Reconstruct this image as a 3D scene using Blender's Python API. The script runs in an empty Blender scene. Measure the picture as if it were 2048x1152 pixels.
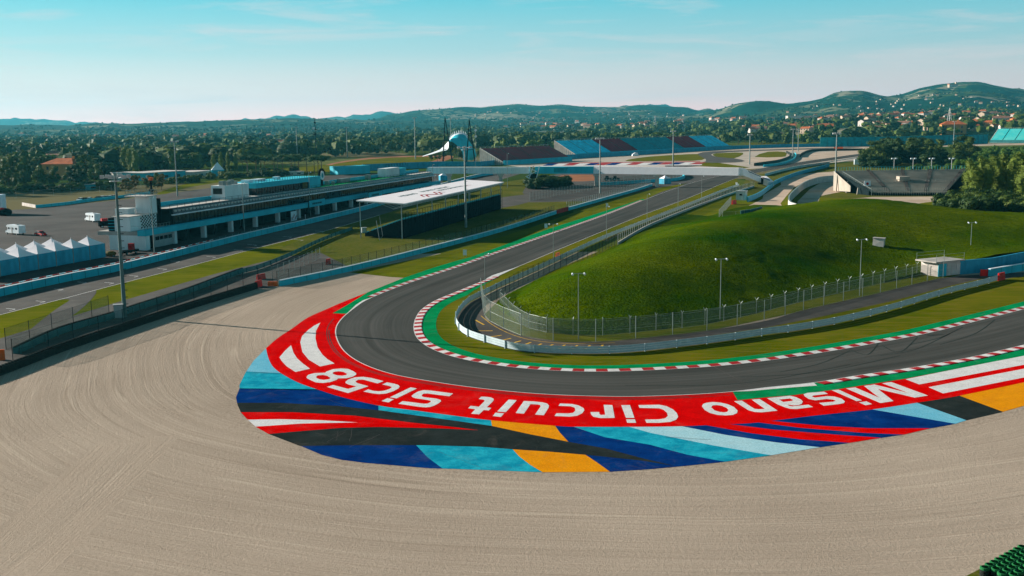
import bpy, math, random
import numpy as np
from mathutils import Vector, Matrix, noise
from mathutils.geometry import tessellate_polygon

random.seed(7); rnd = random.Random(11)
SC = bpy.context.scene; COL = SC.collection
# ------------------------------------------------------------------ camera
F_PX, PITCH, ROLL, CAM_H = 2121.0, math.radians(8.87), 0.012, 32.0
cam_d = bpy.data.cameras.new('camera'); cam = bpy.data.objects.new('camera', cam_d); COL.objects.link(cam)
cam_d.sensor_width = 36.0; cam_d.lens = F_PX/2048*36.0; cam_d.clip_start = 0.5; cam_d.clip_end = 60000
cam.matrix_world = Matrix.Translation((0, 0, CAM_H)) @ Matrix.Rotation(math.pi/2-PITCH, 4, 'X') @ Matrix.Rotation(-ROLL, 4, 'Z')
SC.camera = cam
# ------------------------------------------------------------------ sky and sun
SUN_EL = math.radians(17); SUN_XY = Vector((-.905, .425)).normalized()
w = bpy.data.worlds.new("World"); SC.world = w; w.use_nodes = True
nt = w.node_tree; N, L = nt.nodes, nt.links
bg = N['Background']; bg.inputs['Strength'].default_value = 0.105
sky = N.new('ShaderNodeTexSky'); sky.sky_type = 'NISHITA'; sky.sun_disc = False
sky.sun_elevation = SUN_EL; sky.sun_rotation = math.atan2(SUN_XY.x, SUN_XY.y); sky.air_density = 1.0; sky.dust_density = 1.2; sky.ozone_density = 1.5
tc = N.new('ShaderNodeTexCoord'); sp = N.new('ShaderNodeSeparateXYZ'); L.new(tc.outputs['Generated'], sp.inputs[0])
def ramp(stops):
    r = N.new('ShaderNodeValToRGB'); L.new(sp.outputs['Z'], r.inputs[0]); e_ = r.color_ramp.elements
    e_[0].position, e_[0].color = stops[0][0], (*stops[0][1], 1); e_[1].position, e_[1].color = stops[-1][0], (*stops[-1][1], 1)
    for p_, c_ in stops[1:-1]: e = e_.new(p_); e.color = (*c_, 1)
    return r.outputs[0]
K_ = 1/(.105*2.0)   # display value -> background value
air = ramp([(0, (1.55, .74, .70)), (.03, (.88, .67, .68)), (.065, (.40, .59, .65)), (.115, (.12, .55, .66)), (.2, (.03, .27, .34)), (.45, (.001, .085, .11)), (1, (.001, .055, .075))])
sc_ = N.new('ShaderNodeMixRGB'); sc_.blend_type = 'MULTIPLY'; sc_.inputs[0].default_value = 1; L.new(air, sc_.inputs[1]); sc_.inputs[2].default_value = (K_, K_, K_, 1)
# warm, brighter glow towards the sun's side of the horizon
dt = N.new('ShaderNodeVectorMath'); dt.operation = 'DOT_PRODUCT'; L.new(tc.outputs['Generated'], dt.inputs[0]); dt.inputs[1].default_value = (SUN_XY.x, SUN_XY.y, 0)
mr = N.new('ShaderNodeMapRange'); mr.inputs['From Min'].default_value = -.1; mr.inputs['From Max'].default_value = 1.0; L.new(dt.outputs['Value'], mr.inputs[0])
glow = ramp([(0, (.42, .27, .24)), (.05, (.24, .16, .13)), (.12, (.03, .03, .03)), (1, (0, 0, 0))])
gm = N.new('ShaderNodeMixRGB'); gm.blend_type = 'MULTIPLY'; gm.inputs[0].default_value = 1; L.new(glow, gm.inputs[1]); L.new(mr.outputs[0], gm.inputs[2])
gk = N.new('ShaderNodeMixRGB'); gk.blend_type = 'MULTIPLY'; gk.inputs[0].default_value = 1; L.new(gm.outputs[0], gk.inputs[1]); gk.inputs[2].default_value = (K_, K_, K_, 1)
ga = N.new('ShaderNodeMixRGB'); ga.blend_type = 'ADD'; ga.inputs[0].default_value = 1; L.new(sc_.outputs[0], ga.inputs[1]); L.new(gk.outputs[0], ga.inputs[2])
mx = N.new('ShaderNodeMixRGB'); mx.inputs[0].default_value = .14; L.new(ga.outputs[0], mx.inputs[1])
nsm = N.new('ShaderNodeMixRGB'); nsm.blend_type = 'MULTIPLY'; nsm.inputs[0].default_value = 1; L.new(sky.outputs[0], nsm.inputs[1]); nsm.inputs[2].default_value = (.25, .8, .9, 1); L.new(nsm.outputs[0], mx.inputs[2])
# thin streaky cirrus
mp = N.new('ShaderNodeMapping'); mp.inputs['Scale'].default_value = (2.2, 2.2, 26); mp.inputs['Rotation'].default_value = (0.0, .05, .3)
L.new(tc.outputs['Generated'], mp.inputs[0])
nz = N.new('ShaderNodeTexNoise'); nz.inputs['Scale'].default_value = 2.3; nz.inputs['Detail'].default_value = 7; nz.inputs['Roughness'].default_value = .62
nz.inputs['Distortion'].default_value = .6
L.new(mp.outputs[0], nz.inputs[0])
cr2 = N.new('ShaderNodeValToRGB'); cr2.color_ramp.elements[0].position = .50; cr2.color_ramp.elements[1].position = .80
L.new(nz.outputs[0], cr2.inputs[0])
ml = N.new('ShaderNodeMath'); ml.operation = 'MULTIPLY'; ml.inputs[1].default_value = .62; L.new(cr2.outputs[0], ml.inputs[0])
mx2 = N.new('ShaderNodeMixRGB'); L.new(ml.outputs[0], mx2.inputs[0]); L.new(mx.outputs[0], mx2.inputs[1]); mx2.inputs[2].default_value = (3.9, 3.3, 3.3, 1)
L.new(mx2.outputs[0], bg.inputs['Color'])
sd = bpy.data.lights.new('sun', 'SUN'); sd.energy = 5.0; sd.angle = math.radians(.5); sd.color = (1, .91, .81)
sun = bpy.data.objects.new('sun', sd); COL.objects.link(sun)
sdir = Vector((SUN_XY.x*math.cos(SUN_EL), SUN_XY.y*math.cos(SUN_EL), math.sin(SUN_EL)))
sun.rotation_euler = sdir.to_track_quat('Z', 'Y').to_euler()
SC.view_settings.view_transform = 'Standard'; SC.view_settings.look = 'None'; SC.view_settings.exposure = 1.06; SC.view_settings.gamma = 1
SC.render.engine = 'CYCLES'
cy = SC.cycles; cy.max_bounces = 6; cy.transparent_max_bounces = 24; cy.volume_bounces = 0; cy.diffuse_bounces = 3; cy.glossy_bounces = 2
try: cy.use_denoising = True
except Exception: pass

# ------------------------------------------------------------------ measuring helpers (pixel of the photograph -> point of the place)
def ray(x, y):
    u = (x-1024)/F_PX; v = (576-y)/F_PX; c, s = math.cos(ROLL), math.sin(ROLL)
    u2, v2 = u*c+v*s, v*c-u*s
    return (u2, math.cos(PITCH)+v2*math.sin(PITCH), -math.sin(PITCH)+v2*math.cos(PITCH))
def G(x, y, z=0.0):
    d = ray(x, y); t = (CAM_H-z)/-d[2]; return Vector((d[0]*t, d[1]*t, z))
def PD(x, y, D):
    d = ray(x, y); t = D/d[1]; return Vector((d[0]*t, D, CAM_H+d[2]*t))
def HT(x, y, yt):
    b = G(x, y); return PD(x, yt, b.y).z
def catmull(P, n=8, closed=False):
    P = [Vector(p) for p in P]; out = []; m = len(P)
    rng = range(m) if closed else range(m-1)
    for i in rng:
        if closed: a, b, c, d = P[i-1], P[i], P[(i+1) % m], P[(i+2) % m]
        else: a, b, c, d = P[max(i-1, 0)], P[i], P[i+1], P[min(i+2, m-1)]
        for k in range(n):
            t = k/n
            out.append(.5*((2*b)+(c-a)*t+(2*a-5*b+4*c-d)*t*t+(3*b-a-3*c+d)*t**3))
    if not closed: out.append(P[-1].copy())
    return out
def GL(px, z=0., n=8): return catmull([G(x, y, z) for x, y in px], n)
def resample(P, step=None, count=None):
    L_ = [0]
    for a, b in zip(P, P[1:]): L_.append(L_[-1]+(b-a).length)
    n = count if count else max(1, round(L_[-1]/step)); out = []; j = 0
    for k in range(n+1):
        s = L_[-1]*k/n
        while j < len(P)-2 and L_[j+1] < s: j += 1
        t = (s-L_[j])/max(1e-9, L_[j+1]-L_[j]); out.append(P[j].lerp(P[j+1], min(1, t)))
    return out
def offs(P, d):
    out = []
    for i, p in enumerate(P):
        t = (P[min(i+1, len(P)-1)]-P[max(i-1, 0)]); t.z = 0; t.normalize()
        dd = d(i/(len(P)-1)) if callable(d) else d
        out.append(p+Vector((-t.y, t.x, 0))*dd)
    return out

# ------------------------------------------------------------------ materials
def mat(name, col, rough=.8, var=.15, scale=1.0, col2=None, bump=0., bscale=None, metal=0., coord='Object', detail=5, spec=.12, thr=(.35, .65), stretch=None):
    m = bpy.data.materials.new(name); m.use_nodes = True; nt = m.node_tree; N, L = nt.nodes, nt.links
    b = N['Principled BSDF']; b.inputs['Roughness'].default_value = rough; b.inputs['Metallic'].default_value = metal
    b.inputs['Specular IOR Level'].default_value = spec
    tc = N.new('ShaderNodeTexCoord'); src = tc.outputs[coord]
    if stretch:
        mp = N.new('ShaderNodeMapping'); mp.inputs['Scale'].default_value = stretch; L.new(src, mp.inputs[0]); src = mp.outputs[0]
    nz = N.new('ShaderNodeTexNoise'); nz.inputs['Scale'].default_value = scale; nz.inputs['Detail'].default_value = detail; nz.inputs['Roughness'].default_value = .65
    L.new(src, nz.inputs[0])
    rp = N.new('ShaderNodeValToRGB'); L.new(nz.outputs[0], rp.inputs[0])
    c2 = col2 or tuple(min(1, c*(1+var)) for c in col); c1 = col if col2 else tuple(c*(1-var) for c in col)
    rp.color_ramp.elements[0].position = thr[0]; rp.color_ramp.elements[0].color = (*c1, 1)
    rp.color_ramp.elements[1].position = thr[1]; rp.color_ramp.elements[1].color = (*c2, 1)
    L.new(rp.outputs[0], b.inputs['Base Color'])
    if bump:
        n2 = N.new('ShaderNodeTexNoise'); n2.inputs['Scale'].default_value = bscale or scale*6; n2.inputs['Detail'].default_value = 6; L.new(src, n2.inputs[0])
        bp = N.new('ShaderNodeBump'); bp.inputs['Strength'].default_value = min(1, bump); bp.inputs['Distance'].default_value = max(.02, bump*.1)
        L.new(n2.outputs[0], bp.inputs['Height']); L.new(bp.outputs[0], b.inputs['Normal'])
    m['b'] = 1
    return m
def nodes(m): return m.node_tree.nodes, m.node_tree.links, m.node_tree.nodes['Principled BSDF']

M = {}
M['white'] = mat('white_paint', (.72, .78, .82), .55, .07, .6)
M['whitewall'] = mat('white_wall', (.72, .76, .76), .7, .12, .25, stretch=(1, 1, .3))
M['grey'] = mat('grey_metal', (.42, .43, .43), .5, .1, .8, metal=.2)
M['galv'] = mat('galvanised_steel', (.24, .28, .27), .5, .15, 1.2, metal=.3)
M['rail'] = mat('pale_rail', (.46, .56, .60), .5, .1, 1., metal=.1)
M['bright'] = mat('bright_white_sheet', (.90, .84, .86), .8, .04, .4, spec=0)
M['darkmetal'] = mat('dark_metal', (.012, .020, .022), .8, .2, 1, spec=0)
M['mast'] = mat('mast_grey', (.10, .17, .17), .6, .1, 1)
M['black'] = mat('black', (.006, .007, .008), .9, .2, 1, spec=0)
M['concrete'] = mat('concrete', (.40, .37, .34), .9, .2, .35, bump=.2)
M['terrace'] = mat('weathered_terrace', (.20, .20, .17), .95, 0, .05, col2=(.46, .39, .32), bump=.2, bscale=2)
M['pale_concrete'] = mat('pale_concrete', (.55, .50, .46), .9, .16, .4)
M['blueshade_wall'] = mat('blue_shade_white_panel', (.03, .46, .58), .6, .12, .25, stretch=(1, 1, .4))  # teal shade of white walls put into the colour; blue panels share it
M['bluecloth'] = mat('blue_sheeting', (.03, .30, .44), .6, .22, .5, stretch=(1, 1, .4))
M['glass'] = mat('dark_glass', (.012, .022, .026), .12, .5, .4, spec=.5)
M['glassblue'] = mat('blue_glass', (.10, .22, .27), .15, .3, .4, spec=.5)
M['red'] = mat('red_plastic', (.60, .02, .015), .5, .15, 1)
M['orange'] = mat('orange_plastic', (.8, .13, .02), .5, .15, 1)
M['rubber'] = mat('rubber', (.018, .024, .02), .8, .3, 2, bump=.2)
M['greentyre'] = mat('green_painted_rubber', (.015, .15, .045), .6, .4, 1.5)
M['teal'] = mat('teal_cover', (.03, .16, .17), .6, .2, .4)
M['paddock'] = mat('asphalt_paddock', (.034, .030, .028), .9, .3, .05, col2=(.072, .062, .056), bump=.3, bscale=6)
M['lane'] = mat('asphalt_lane', (.058, .052, .047), .9, .3, .12, col2=(.105, .094, .084), bump=.2, bscale=5)
M['sand'] = mat('sandy_gravel', (.40, .29, .21), .95, .2, .06, col2=(.56, .43, .33), bump=.3, bscale=3)
M['fargravel'] = mat('far_gravel', (.38, .31, .25), .95, .2, .05, col2=(.48, .40, .33), bump=.3, bscale=3)
M['soil'] = mat('orange_soil', (.28, .10, .035), .95, .2, .1)
M['redpaint'] = mat('red_runoff_paint', (.60, .0005, .0005), .9, .0, .35, col2=(.78, .001, .0008), bump=.1, bscale=8, spec=0)
M['navy'] = mat('navy_paint', (.002, .022, .13), .9, .0, .3, col2=(.003, .045, .21), spec=0)
M['cyan'] = mat('cyan_paint', (.006, .27, .40), .9, .0, .45, col2=(.02, .42, .54), thr=(.4, .6), spec=0)
M['lightblue'] = mat('light_blue_paint', (.13, .46, .62), .9, .0, .5, col2=(.19, .52, .66), spec=0)
M['paleblue'] = mat('pale_blue_paint', (.34, .60, .68), .9, .0, .5, col2=(.42, .66, .72), spec=0)
M['amber'] = mat('amber_paint', (.76, .26, .004), .9, .0, .5, col2=(.86, .33, .006), spec=0)
M['charcoal'] = mat('charcoal_paint', (.014, .020, .020), .7, .0, .35, col2=(.034, .042, .04), thr=(.3, .75), spec=0)
M['whitepaint'] = mat('white_runoff_paint', (.66, .64, .63), .9, .0, .6, col2=(.78, .76, .75), spec=0)
M['greenpaint'] = mat('green_runoff_paint', (.002, .20, .06), .9, .0, .3, col2=(.003, .30, .10), spec=0)
M['kerbred'] = mat('kerb_red', (.42, .006, .008), .6, .2, .8)
M['kerbwhite'] = mat('kerb_white', (.72, .69, .67), .6, .1, .8)
M['linewhite'] = mat('line_white', (.7, .68, .66), .6, .12, .8)
M['yellowline'] = mat('line_yellow', (.62, .35, .03), .7, .25, .8)
M['roof_tile'] = mat('terracotta_roof', (.42, .11, .035), .85, .3, .3)
M['roof_brown'] = mat('brown_roof', (.24, .12, .08), .85, .3, .3)
M['wall_cream'] = mat('cream_wall', (.50, .38, .28), .85, .12, .3)
M['wall_white'] = mat('house_white_wall', (.56, .50, .45), .85, .1, .3)
M['wall_ochre'] = mat('ochre_wall', (.60, .26, .08), .85, .12, .3)
M['bark'] = mat('bark', (.10, .07, .05), .9, .3, 2)
M['bark_pale'] = mat('pale_bark', (.28, .25, .20), .9, .3, 2)
M['seat_blue'] = mat('light_blue_seats', (.05, .68, .88), .6, .2, .3)
M['seat_teal'] = mat('teal_seats', (.01, .30, .36), .6, .25, .3)
M['seat_red'] = mat('dark_red_seats', (.30, .015, .04), .6, .3, .3)
M['seat_brown'] = mat('faded_red_seats', (.36, .05, .07), .7, .35, .15, col2=(.20, .08, .09))
M['seat_green'] = mat('green_blue_seats', (.02, .42, .44), .7, .3, .1, col2=(.10, .48, .45))

def grass(name, a, b, c, scale=.05, bump=.6, bscale=4, streak=None):
    m = mat(name, a, .95, 0, scale, col2=b, bump=bump, bscale=bscale, detail=8, spec=0); N_, L_, B = nodes(m)
    tc = N_.new('ShaderNodeTexCoord'); src = tc.outputs['Object']
    if streak:
        mp = N_.new('ShaderNodeMapping'); mp.inputs['Rotation'].default_value = (0, 0, streak); mp.inputs['Scale'].default_value = (.12, 1, 1); L_.new(src, mp.inputs[0]); src = mp.outputs[0]
    n2 = N_.new('ShaderNodeTexNoise'); n2.inputs['Scale'].default_value = 1.1 if streak else .9; n2.inputs['Detail'].default_value = 8; n2.inputs['Roughness'].default_value = .7
    L_.new(src, n2.inputs[0])
    r = N_.new('ShaderNodeValToRGB'); r.color_ramp.elements[0].position = .45; r.color_ramp.elements[1].position = .68; L_.new(n2.outputs[0], r.inputs[0])
    mxx = N_.new('ShaderNodeMixRGB'); old = B.inputs['Base Color'].links[0].from_socket
    ml = N_.new('ShaderNodeMath'); ml.operation = 'MULTIPLY'; ml.inputs[1].default_value = .75; L_.new(r.outputs[0], ml.inputs[0])
    L_.new(ml.outputs[0], mxx.inputs[0]); L_.new(old, mxx.inputs[1]); mxx.inputs[2].default_value = (*c, 1); L_.new(mxx.outputs[0], B.inputs['Base Color'])
    return m
M['grass'] = grass('verge_grass', (.055, .088, .001), (.135, .145, .004), (.19, .155, .022), streak=math.radians(-70))
M['grass_in'] = grass('infield_grass', (.058, .088, .001), (.130, .126, .004), (.19, .135, .022), streak=math.radians(-20))
M['mound'] = grass('mound_grass', (.017, .062, .0), (.088, .110, .001), (.011, .035, .0), scale=.028, bump=2.6, bscale=2.2)
M['rough'] = grass('rough_grass', (.045, .075, .004), (.115, .115, .015), (.17, .13, .05))
M['plain'] = grass('plain_ground', (.018, .035, .010), (.06, .065, .02), (.09, .075, .035), scale=.006)

N_, L_, B = nodes(M['plain']); tcn = N_.new('ShaderNodeTexCoord'); mpn = N_.new('ShaderNodeMapping'); mpn.inputs['Scale'].default_value = (1, .55, 0); mpn.inputs['Rotation'].default_value = (0, 0, .4); L_.new(tcn.outputs['Object'], mpn.inputs[0])
vo = N_.new('ShaderNodeTexVoronoi'); vo.inputs['Scale'].default_value = .009; L_.new(mpn.outputs[0], vo.inputs[0]); fr = N_.new('ShaderNodeValToRGB'); fr.color_ramp.interpolation = 'CONSTANT'; L_.new(vo.outputs['Color'], fr.inputs[0])
e_ = fr.color_ramp.elements; e_[0].position, e_[0].color = 0, (.035, .070, .012, 1); e_[1].position, e_[1].color = .4, (.10, .13, .02, 1)
for p_, c_ in ((.55, (.20, .17, .09)), (.65, (.05, .10, .015)), (.8, (.15, .16, .05))): e = e_.new(p_); e.color = (*c_, 1)
q = N_.new('ShaderNodeMixRGB'); q.inputs[0].default_value = .75; L_.new(B.inputs['Base Color'].links[0].from_socket, q.inputs[1]); L_.new(fr.outputs[0], q.inputs[2]); L_.new(q.outputs[0], B.inputs['Base Color'])
def fence_mat(name, col, dens):
    m = bpy.data.materials.new(name); m.use_nodes = True; N_, L_ = m.node_tree.nodes, m.node_tree.links
    B = N_['Principled BSDF']; B.inputs['Base Color'].default_value = (*col, 1); B.inputs['Roughness'].default_value = .6
    t = N_.new('ShaderNodeBsdfTransparent'); mi = N_.new('ShaderNodeMixShader'); o = N_['Material Output']
    tc = N_.new('ShaderNodeTexCoord'); nz = N_.new('ShaderNodeTexNoise'); nz.inputs['Scale'].default_value = 1.2; L_.new(tc.outputs['Object'], nz.inputs[0])
    mr = N_.new('ShaderNodeMapRange'); mr.inputs['To Min'].default_value = dens*.7; mr.inputs['To Max'].default_value = dens*1.3; L_.new(nz.outputs[0], mr.inputs[0])
    L_.new(mr.outputs[0], mi.inputs[0]); L_.new(t.outputs[0], mi.inputs[1]); L_.new(B.outputs[0], mi.inputs[2]); L_.new(mi.outputs[0], o.inputs[0])
    return m
M['mesh'] = fence_mat('wire_mesh', (.07, .11, .09), .30)
M['meshgreen'] = fence_mat('green_wire_mesh', (.05, .13, .11), .24)
M['meshtight'] = fence_mat('green_windscreen_mesh', (.03, .12, .12), .62)

def leafmat(name, a, b):
    m = mat(name, a, .7, 0, .35, col2=b, detail=3, spec=.2); N_, L_, B = nodes(m)
    # leaves let some light through
    tr = N_.new('ShaderNodeBsdfTranslucent'); mi = N_.new('ShaderNodeMixShader'); mi.inputs[0].default_value = .25
    L_.new(B.inputs['Base Color'].links[0].from_socket, tr.inputs[0]); o = N_['Material Output']
    L_.new(B.outputs[0], mi.inputs[1]); L_.new(tr.outputs[0], mi.inputs[2]); L_.new(mi.outputs[0], o.inputs[0])
    return m
M['leaf'] = leafmat('broad_leaves', (.035, .075, .010), (.125, .165, .020))
M['leafdark'] = leafmat('dark_leaves', (.012, .042, .010), (.045, .085, .014))
M['leafpine'] = leafmat('pine_needles', (.018, .060, .008), (.060, .115, .014))
M['leafpop'] = leafmat('poplar_leaves', (.075, .125, .010), (.19, .235, .028))
M['leafaut'] = leafmat('turning_leaves', (.09, .08, .012), (.17, .11, .018))
M['leafbright'] = leafmat('bright_leaves', (.045, .11, .010), (.12, .21, .02))

# ------------------------------------------------------------------ object helpers
def tag(o, label=None, cat=None, group=None, kind=None):
    if label: o['label'] = label
    if cat: o['category'] = cat
    if group: o['group'] = group
    if kind: o['kind'] = kind
    return o
def empty(name, loc=(0, 0, 0), rz=0, label=None, cat=None, group=None):
    o = bpy.data.objects.new(name, None); COL.objects.link(o); o.location = loc; o.rotation_euler = (0, 0, rz)
    return tag(o, label, cat, group)
def clone(root, loc=None, rz=None, label=None, group=None, scale=None):
    def cp(o, parent):
        c = o.copy(); COL.objects.link(c); c.parent = parent
        for ch in o.children: cp(ch, c)
        return c
    r = cp(root, None)
    if loc is not None: r.location = loc
    if rz is not None: r.rotation_euler = (0, 0, rz)
    if label: r['label'] = label
    if group: r['group'] = group
    if scale is not None: r.scale = scale if hasattr(scale, '__len__') else (scale,)*3
    return r
class MB:
    def __init__(s): s.v, s.f, s.m = [], [], []
    def face(s, pts, mi=0):
        i = len(s.v); s.v += [tuple(p) for p in pts]; s.f.append(tuple(range(i, i+len(pts)))); s.m.append(mi); return s
    def box(s, x0, x1, y0, y1, z0, z1, mi=0, sh=0.):
        i = len(s.v)
        s.v += [(x, y, z-sh*x) for z in (z0, z1) for (x, y) in ((x0, y0), (x1, y0), (x1, y1), (x0, y1))]
        for q in ((0, 3, 2, 1), (4, 5, 6, 7), (0, 1, 5, 4), (1, 2, 6, 5), (2, 3, 7, 6), (3, 0, 4, 7)): s.f.append(tuple(i+k for k in q)); s.m.append(mi)
        return s
    def cyl(s, a, b, r0, r1=None, n=8, mi=0, caps=True):
        a, b = Vector(a), Vector(b); r1 = r0 if r1 is None else r1; ax = (b-a).normalized()
        u = ax.orthogonal().normalized(); w_ = ax.cross(u); i = len(s.v)
        for c, r in ((a, r0), (b, r1)):
            for k in range(n):
                t = 2*math.pi*k/n; s.v.append(tuple(c+u*(r*math.cos(t))+w_*(r*math.sin(t))))
        for k in range(n): s.f.append((i+k, i+(k+1) % n, i+n+(k+1) % n, i+n+k)); s.m.append(mi)
        if caps: s.f.append(tuple(i+k for k in reversed(range(n)))); s.m.append(mi); s.f.append(tuple(i+n+k for k in range(n))); s.m.append(mi)
        return s
    def bar(s, a, b, w_=.1, mi=0): return s.cyl(a, b, w_/2*1.2, n=4, mi=mi)
    def ball(s, c, r, mi=0, n=8, sq=1.0):
        c = Vector(c); i = len(s.v); R_ = n//2
        for a in range(R_+1):
            ph = math.pi*a/R_
            for k in range(n):
                t = 2*math.pi*k/n; s.v.append((c.x+r*math.sin(ph)*math.cos(t), c.y+r*math.sin(ph)*math.sin(t), c.z+r*sq*math.cos(ph)))
        for a in range(R_):
            for k in range(n): s.f.append((i+a*n+k, i+(a+1)*n+k, i+(a+1)*n+(k+1) % n, i+a*n+(k+1) % n)); s.m.append(mi)
        return s
    def strip(s, A, B, mi=0):
        i = len(s.v); n = min(len(A), len(B)); s.v += [tuple(p) for p in A[:n]]+[tuple(p) for p in B[:n]]
        for k in range(n-1): s.f.append((i+k, i+k+1, i+n+k+1, i+n+k)); s.m.append(mi)
        return s
    def sweep(s, P, prof, mi=0, closed=True):
        """prof: list of (side offset, z) swept along P"""
        rows = [[p+Vector((0, 0, 0)) for p in offs(P, a)] for a, z in prof]
        for r, (a, z) in zip(rows, prof):
            for p in r: p.z += z
        m_ = len(rows)
        for k in range(m_ if closed else m_-1): s.strip(rows[k], rows[(k+1) % m_], mi)
        if closed:
            s.face([r[0] for r in rows], mi); s.face([r[-1] for r in reversed(rows)], mi)
        return s
    def poly(s, loops, z=0., mi=0):
        """loops of (x,y) world points, first outer, rest holes"""
        L3 = [[Vector((p[0], p[1], 0)) for p in lp] for lp in loops]; tri = tessellate_polygon(L3)
        flat = [p for lp in L3 for p in lp]; i = len(s.v); s.v += [(p.x, p.y, z) for p in flat]
        for t in tri:
            a, b, c = (flat[k] for k in t)
            if (b-a).cross(c-a).z < 0: t = (t[0], t[2], t[1])
            s.f.append(tuple(i+k for k in t)); s.m.append(mi)
        return s
    def build(s, name, mats, parent=None, kind=None, smooth=False):
        me = bpy.data.meshes.new(name); me.from_pydata(s.v, [], s.f)
        mats = mats if isinstance(mats, (list, tuple)) else [mats]
        for m_ in mats: me.materials.append(m_)
        if len(mats) > 1: me.polygons.foreach_set('material_index', s.m)
        if smooth: me.polygons.foreach_set('use_smooth', [True]*len(s.f))
        me.update(); o = bpy.data.objects.new(name, me); COL.objects.link(o)
        if parent: o.parent = parent
        if kind: o['kind'] = kind
        return o
def flat(name, px, m, z, smooth_n=0):
    P = [G(x, y) for x, y in px]
    if smooth_n: P = catmull(P, smooth_n, True)
    return MB().poly([P], z).build(name, m, kind='structure')
def zz_l(P, z): return [Vector((p.x, p.y, z)) for p in P]
def rotd(P0, P1): return math.atan2(P1.y-P0.y, P1.x-P0.x)
def frame(a, b):
    """empty-friendly frame from a to b: location, rotation, length"""
    return (a.x, a.y, a.z), rotd(a, b), (b-a).length
# ================================================================== GROUND
MB().face([(-9000, -400, 0), (9000, -400, 0), (9000, 4200, 0), (-9000, 4200, 0)]).build('ground', M['plain'], kind='structure')

A_out = [(1723, 307), (1587, 326), (1505, 340), (1428, 355), (1384, 366), (1335, 383), (1289, 400), (1210, 431), (1110, 466), (1022, 497), (967, 516), (912, 537), (860, 552), (800, 572), (732, 600)]
A_in = [(1723, 312), (1634, 325), (1538, 341), (1474, 356), (1372, 398), (1285, 430), (1195, 467), (1110, 502), (1030, 536), (980, 556), (910, 585)]
B_out = [(732, 600), (697, 626), (677, 647), (672, 666), (680, 690), (697, 710), (730, 730), (785, 749), (850, 761), (935, 774), (1060, 787), (1160, 792), (1260, 794)]
B_in = [(910, 585), (880, 597), (860, 607), (842, 620), (832, 634), (827, 650), (828, 665), (836, 680), (856, 695), (886, 708), (920, 718), (972, 728), (1020, 735), (1090, 741), (1160, 744), (1235, 744)]
C_out = [(1260, 794), (1372, 790), (1465, 784), (1536, 775), (1628, 766), (1711, 752), (1796, 740), (1876, 727), (1946, 714), (2011, 699), (2048, 690), (2160, 662)]
C_in = [(1235, 744), (1310, 741), (1372, 737.5), (1450, 732), (1550, 720), (1650, 705), (1725, 692), (1812, 676), (1861, 666), (1961, 641), (2048, 619), (2160, 590)]
OUT = GL(A_out+B_out[1:]+C_out[1:], 0, 6); INN = GL(A_in+B_in[1:]+C_in[1:], 0, 6)
def near_i(P, px): g = G(*px); return min(range(len(P)), key=lambda i: (P[i]-g).length)

# --- gravel trap with raked grooves following the bend
gx0, gx1, gy0, gy1, st = -135, 150, 40, 262, 1.5
nx, ny = int((gx1-gx0)/st)+1, int((gy1-gy0)/st)+1
X, Y = np.meshgrid(np.linspace(gx0, gx1, nx), np.linspace(gy0, gy1, ny))
rk = np.full(X.shape, 1e9)
bend = resample([Vector((p.x, p.y, 0)) for p in OUT if p.y < 235], step=4)
for a, b in zip(bend, bend[1:]):
    ab = np.array([b.x-a.x, b.y-a.y]); l2 = (ab**2).sum(); t = np.clip(((X-a.x)*ab[0]+(Y-a.y)*ab[1])/l2, 0, 1)
    rk = np.minimum(rk, np.hypot(X-(a.x+ab[0]*t), Y-(a.y+ab[1]*t)))
me = bpy.data.meshes.new('gravel_trap')
V = np.stack([X.ravel(), Y.ravel(), np.full(X.size, .01)], 1)
idx = np.arange(nx*ny).reshape(ny, nx)
Q = np.stack([idx[:-1, :-1].ravel(), idx[:-1, 1:].ravel(), idx[1:, 1:].ravel(), idx[1:, :-1].ravel()], 1)
me.from_pydata(V.tolist(), [], Q.tolist()); at = me.attributes.new('rake', 'FLOAT', 'POINT'); at.data.foreach_set('value', rk.ravel().astype(np.float32))
EDGE_PX = [(532, 697), (507, 722), (492, 745), (479, 770), (472, 795), (475, 810), (482, 826), (495, 840), (511, 854), (537, 868.5), (600, 892), (643, 910), (682, 920), (729, 926), (800, 932), (885, 937), (985, 941), (1085, 945), (1220, 944), (1297, 939), (1372, 932), (1450, 924), (1540, 911), (1640, 895), (1700, 886), (1760, 877), (1812, 869), (1933, 841), (2006, 824), (2048, 812), (2170, 780)]
ek = np.full(X.shape, 1e9); EP = [G(*p) for p in EDGE_PX]
for a, b in zip(EP, EP[1:]):
    ab = np.array([b.x-a.x, b.y-a.y]); l2 = (ab**2).sum(); t = np.clip(((X-a.x)*ab[0]+(Y-a.y)*ab[1])/l2, 0, 1); ek = np.minimum(ek, np.hypot(X-(a.x+ab[0]*t), Y-(a.y+ab[1]*t)))
at = me.attributes.new('edge', 'FLOAT', 'POINT'); at.data.foreach_set('value', ek.ravel().astype(np.float32))
gt = bpy.data.objects.new('gravel_trap', me); COL.objects.link(gt); gt['kind'] = 'structure'
m = bpy.data.materials.new('raked_gravel'); m.use_nodes = True; N_, L_ = m.node_tree.nodes, m.node_tree.links; B = N_['Principled BSDF']
B.inputs['Roughness'].default_value = .95; B.inputs['Specular IOR Level'].default_value = 0
tcn = N_.new('ShaderNodeTexCoord'); atn = N_.new('ShaderNodeAttribute'); atn.attribute_name = 'rake'
sx = N_.new('ShaderNodeSeparateXYZ'); L_.new(tcn.outputs['Object'], sx.inputs[0])
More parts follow.
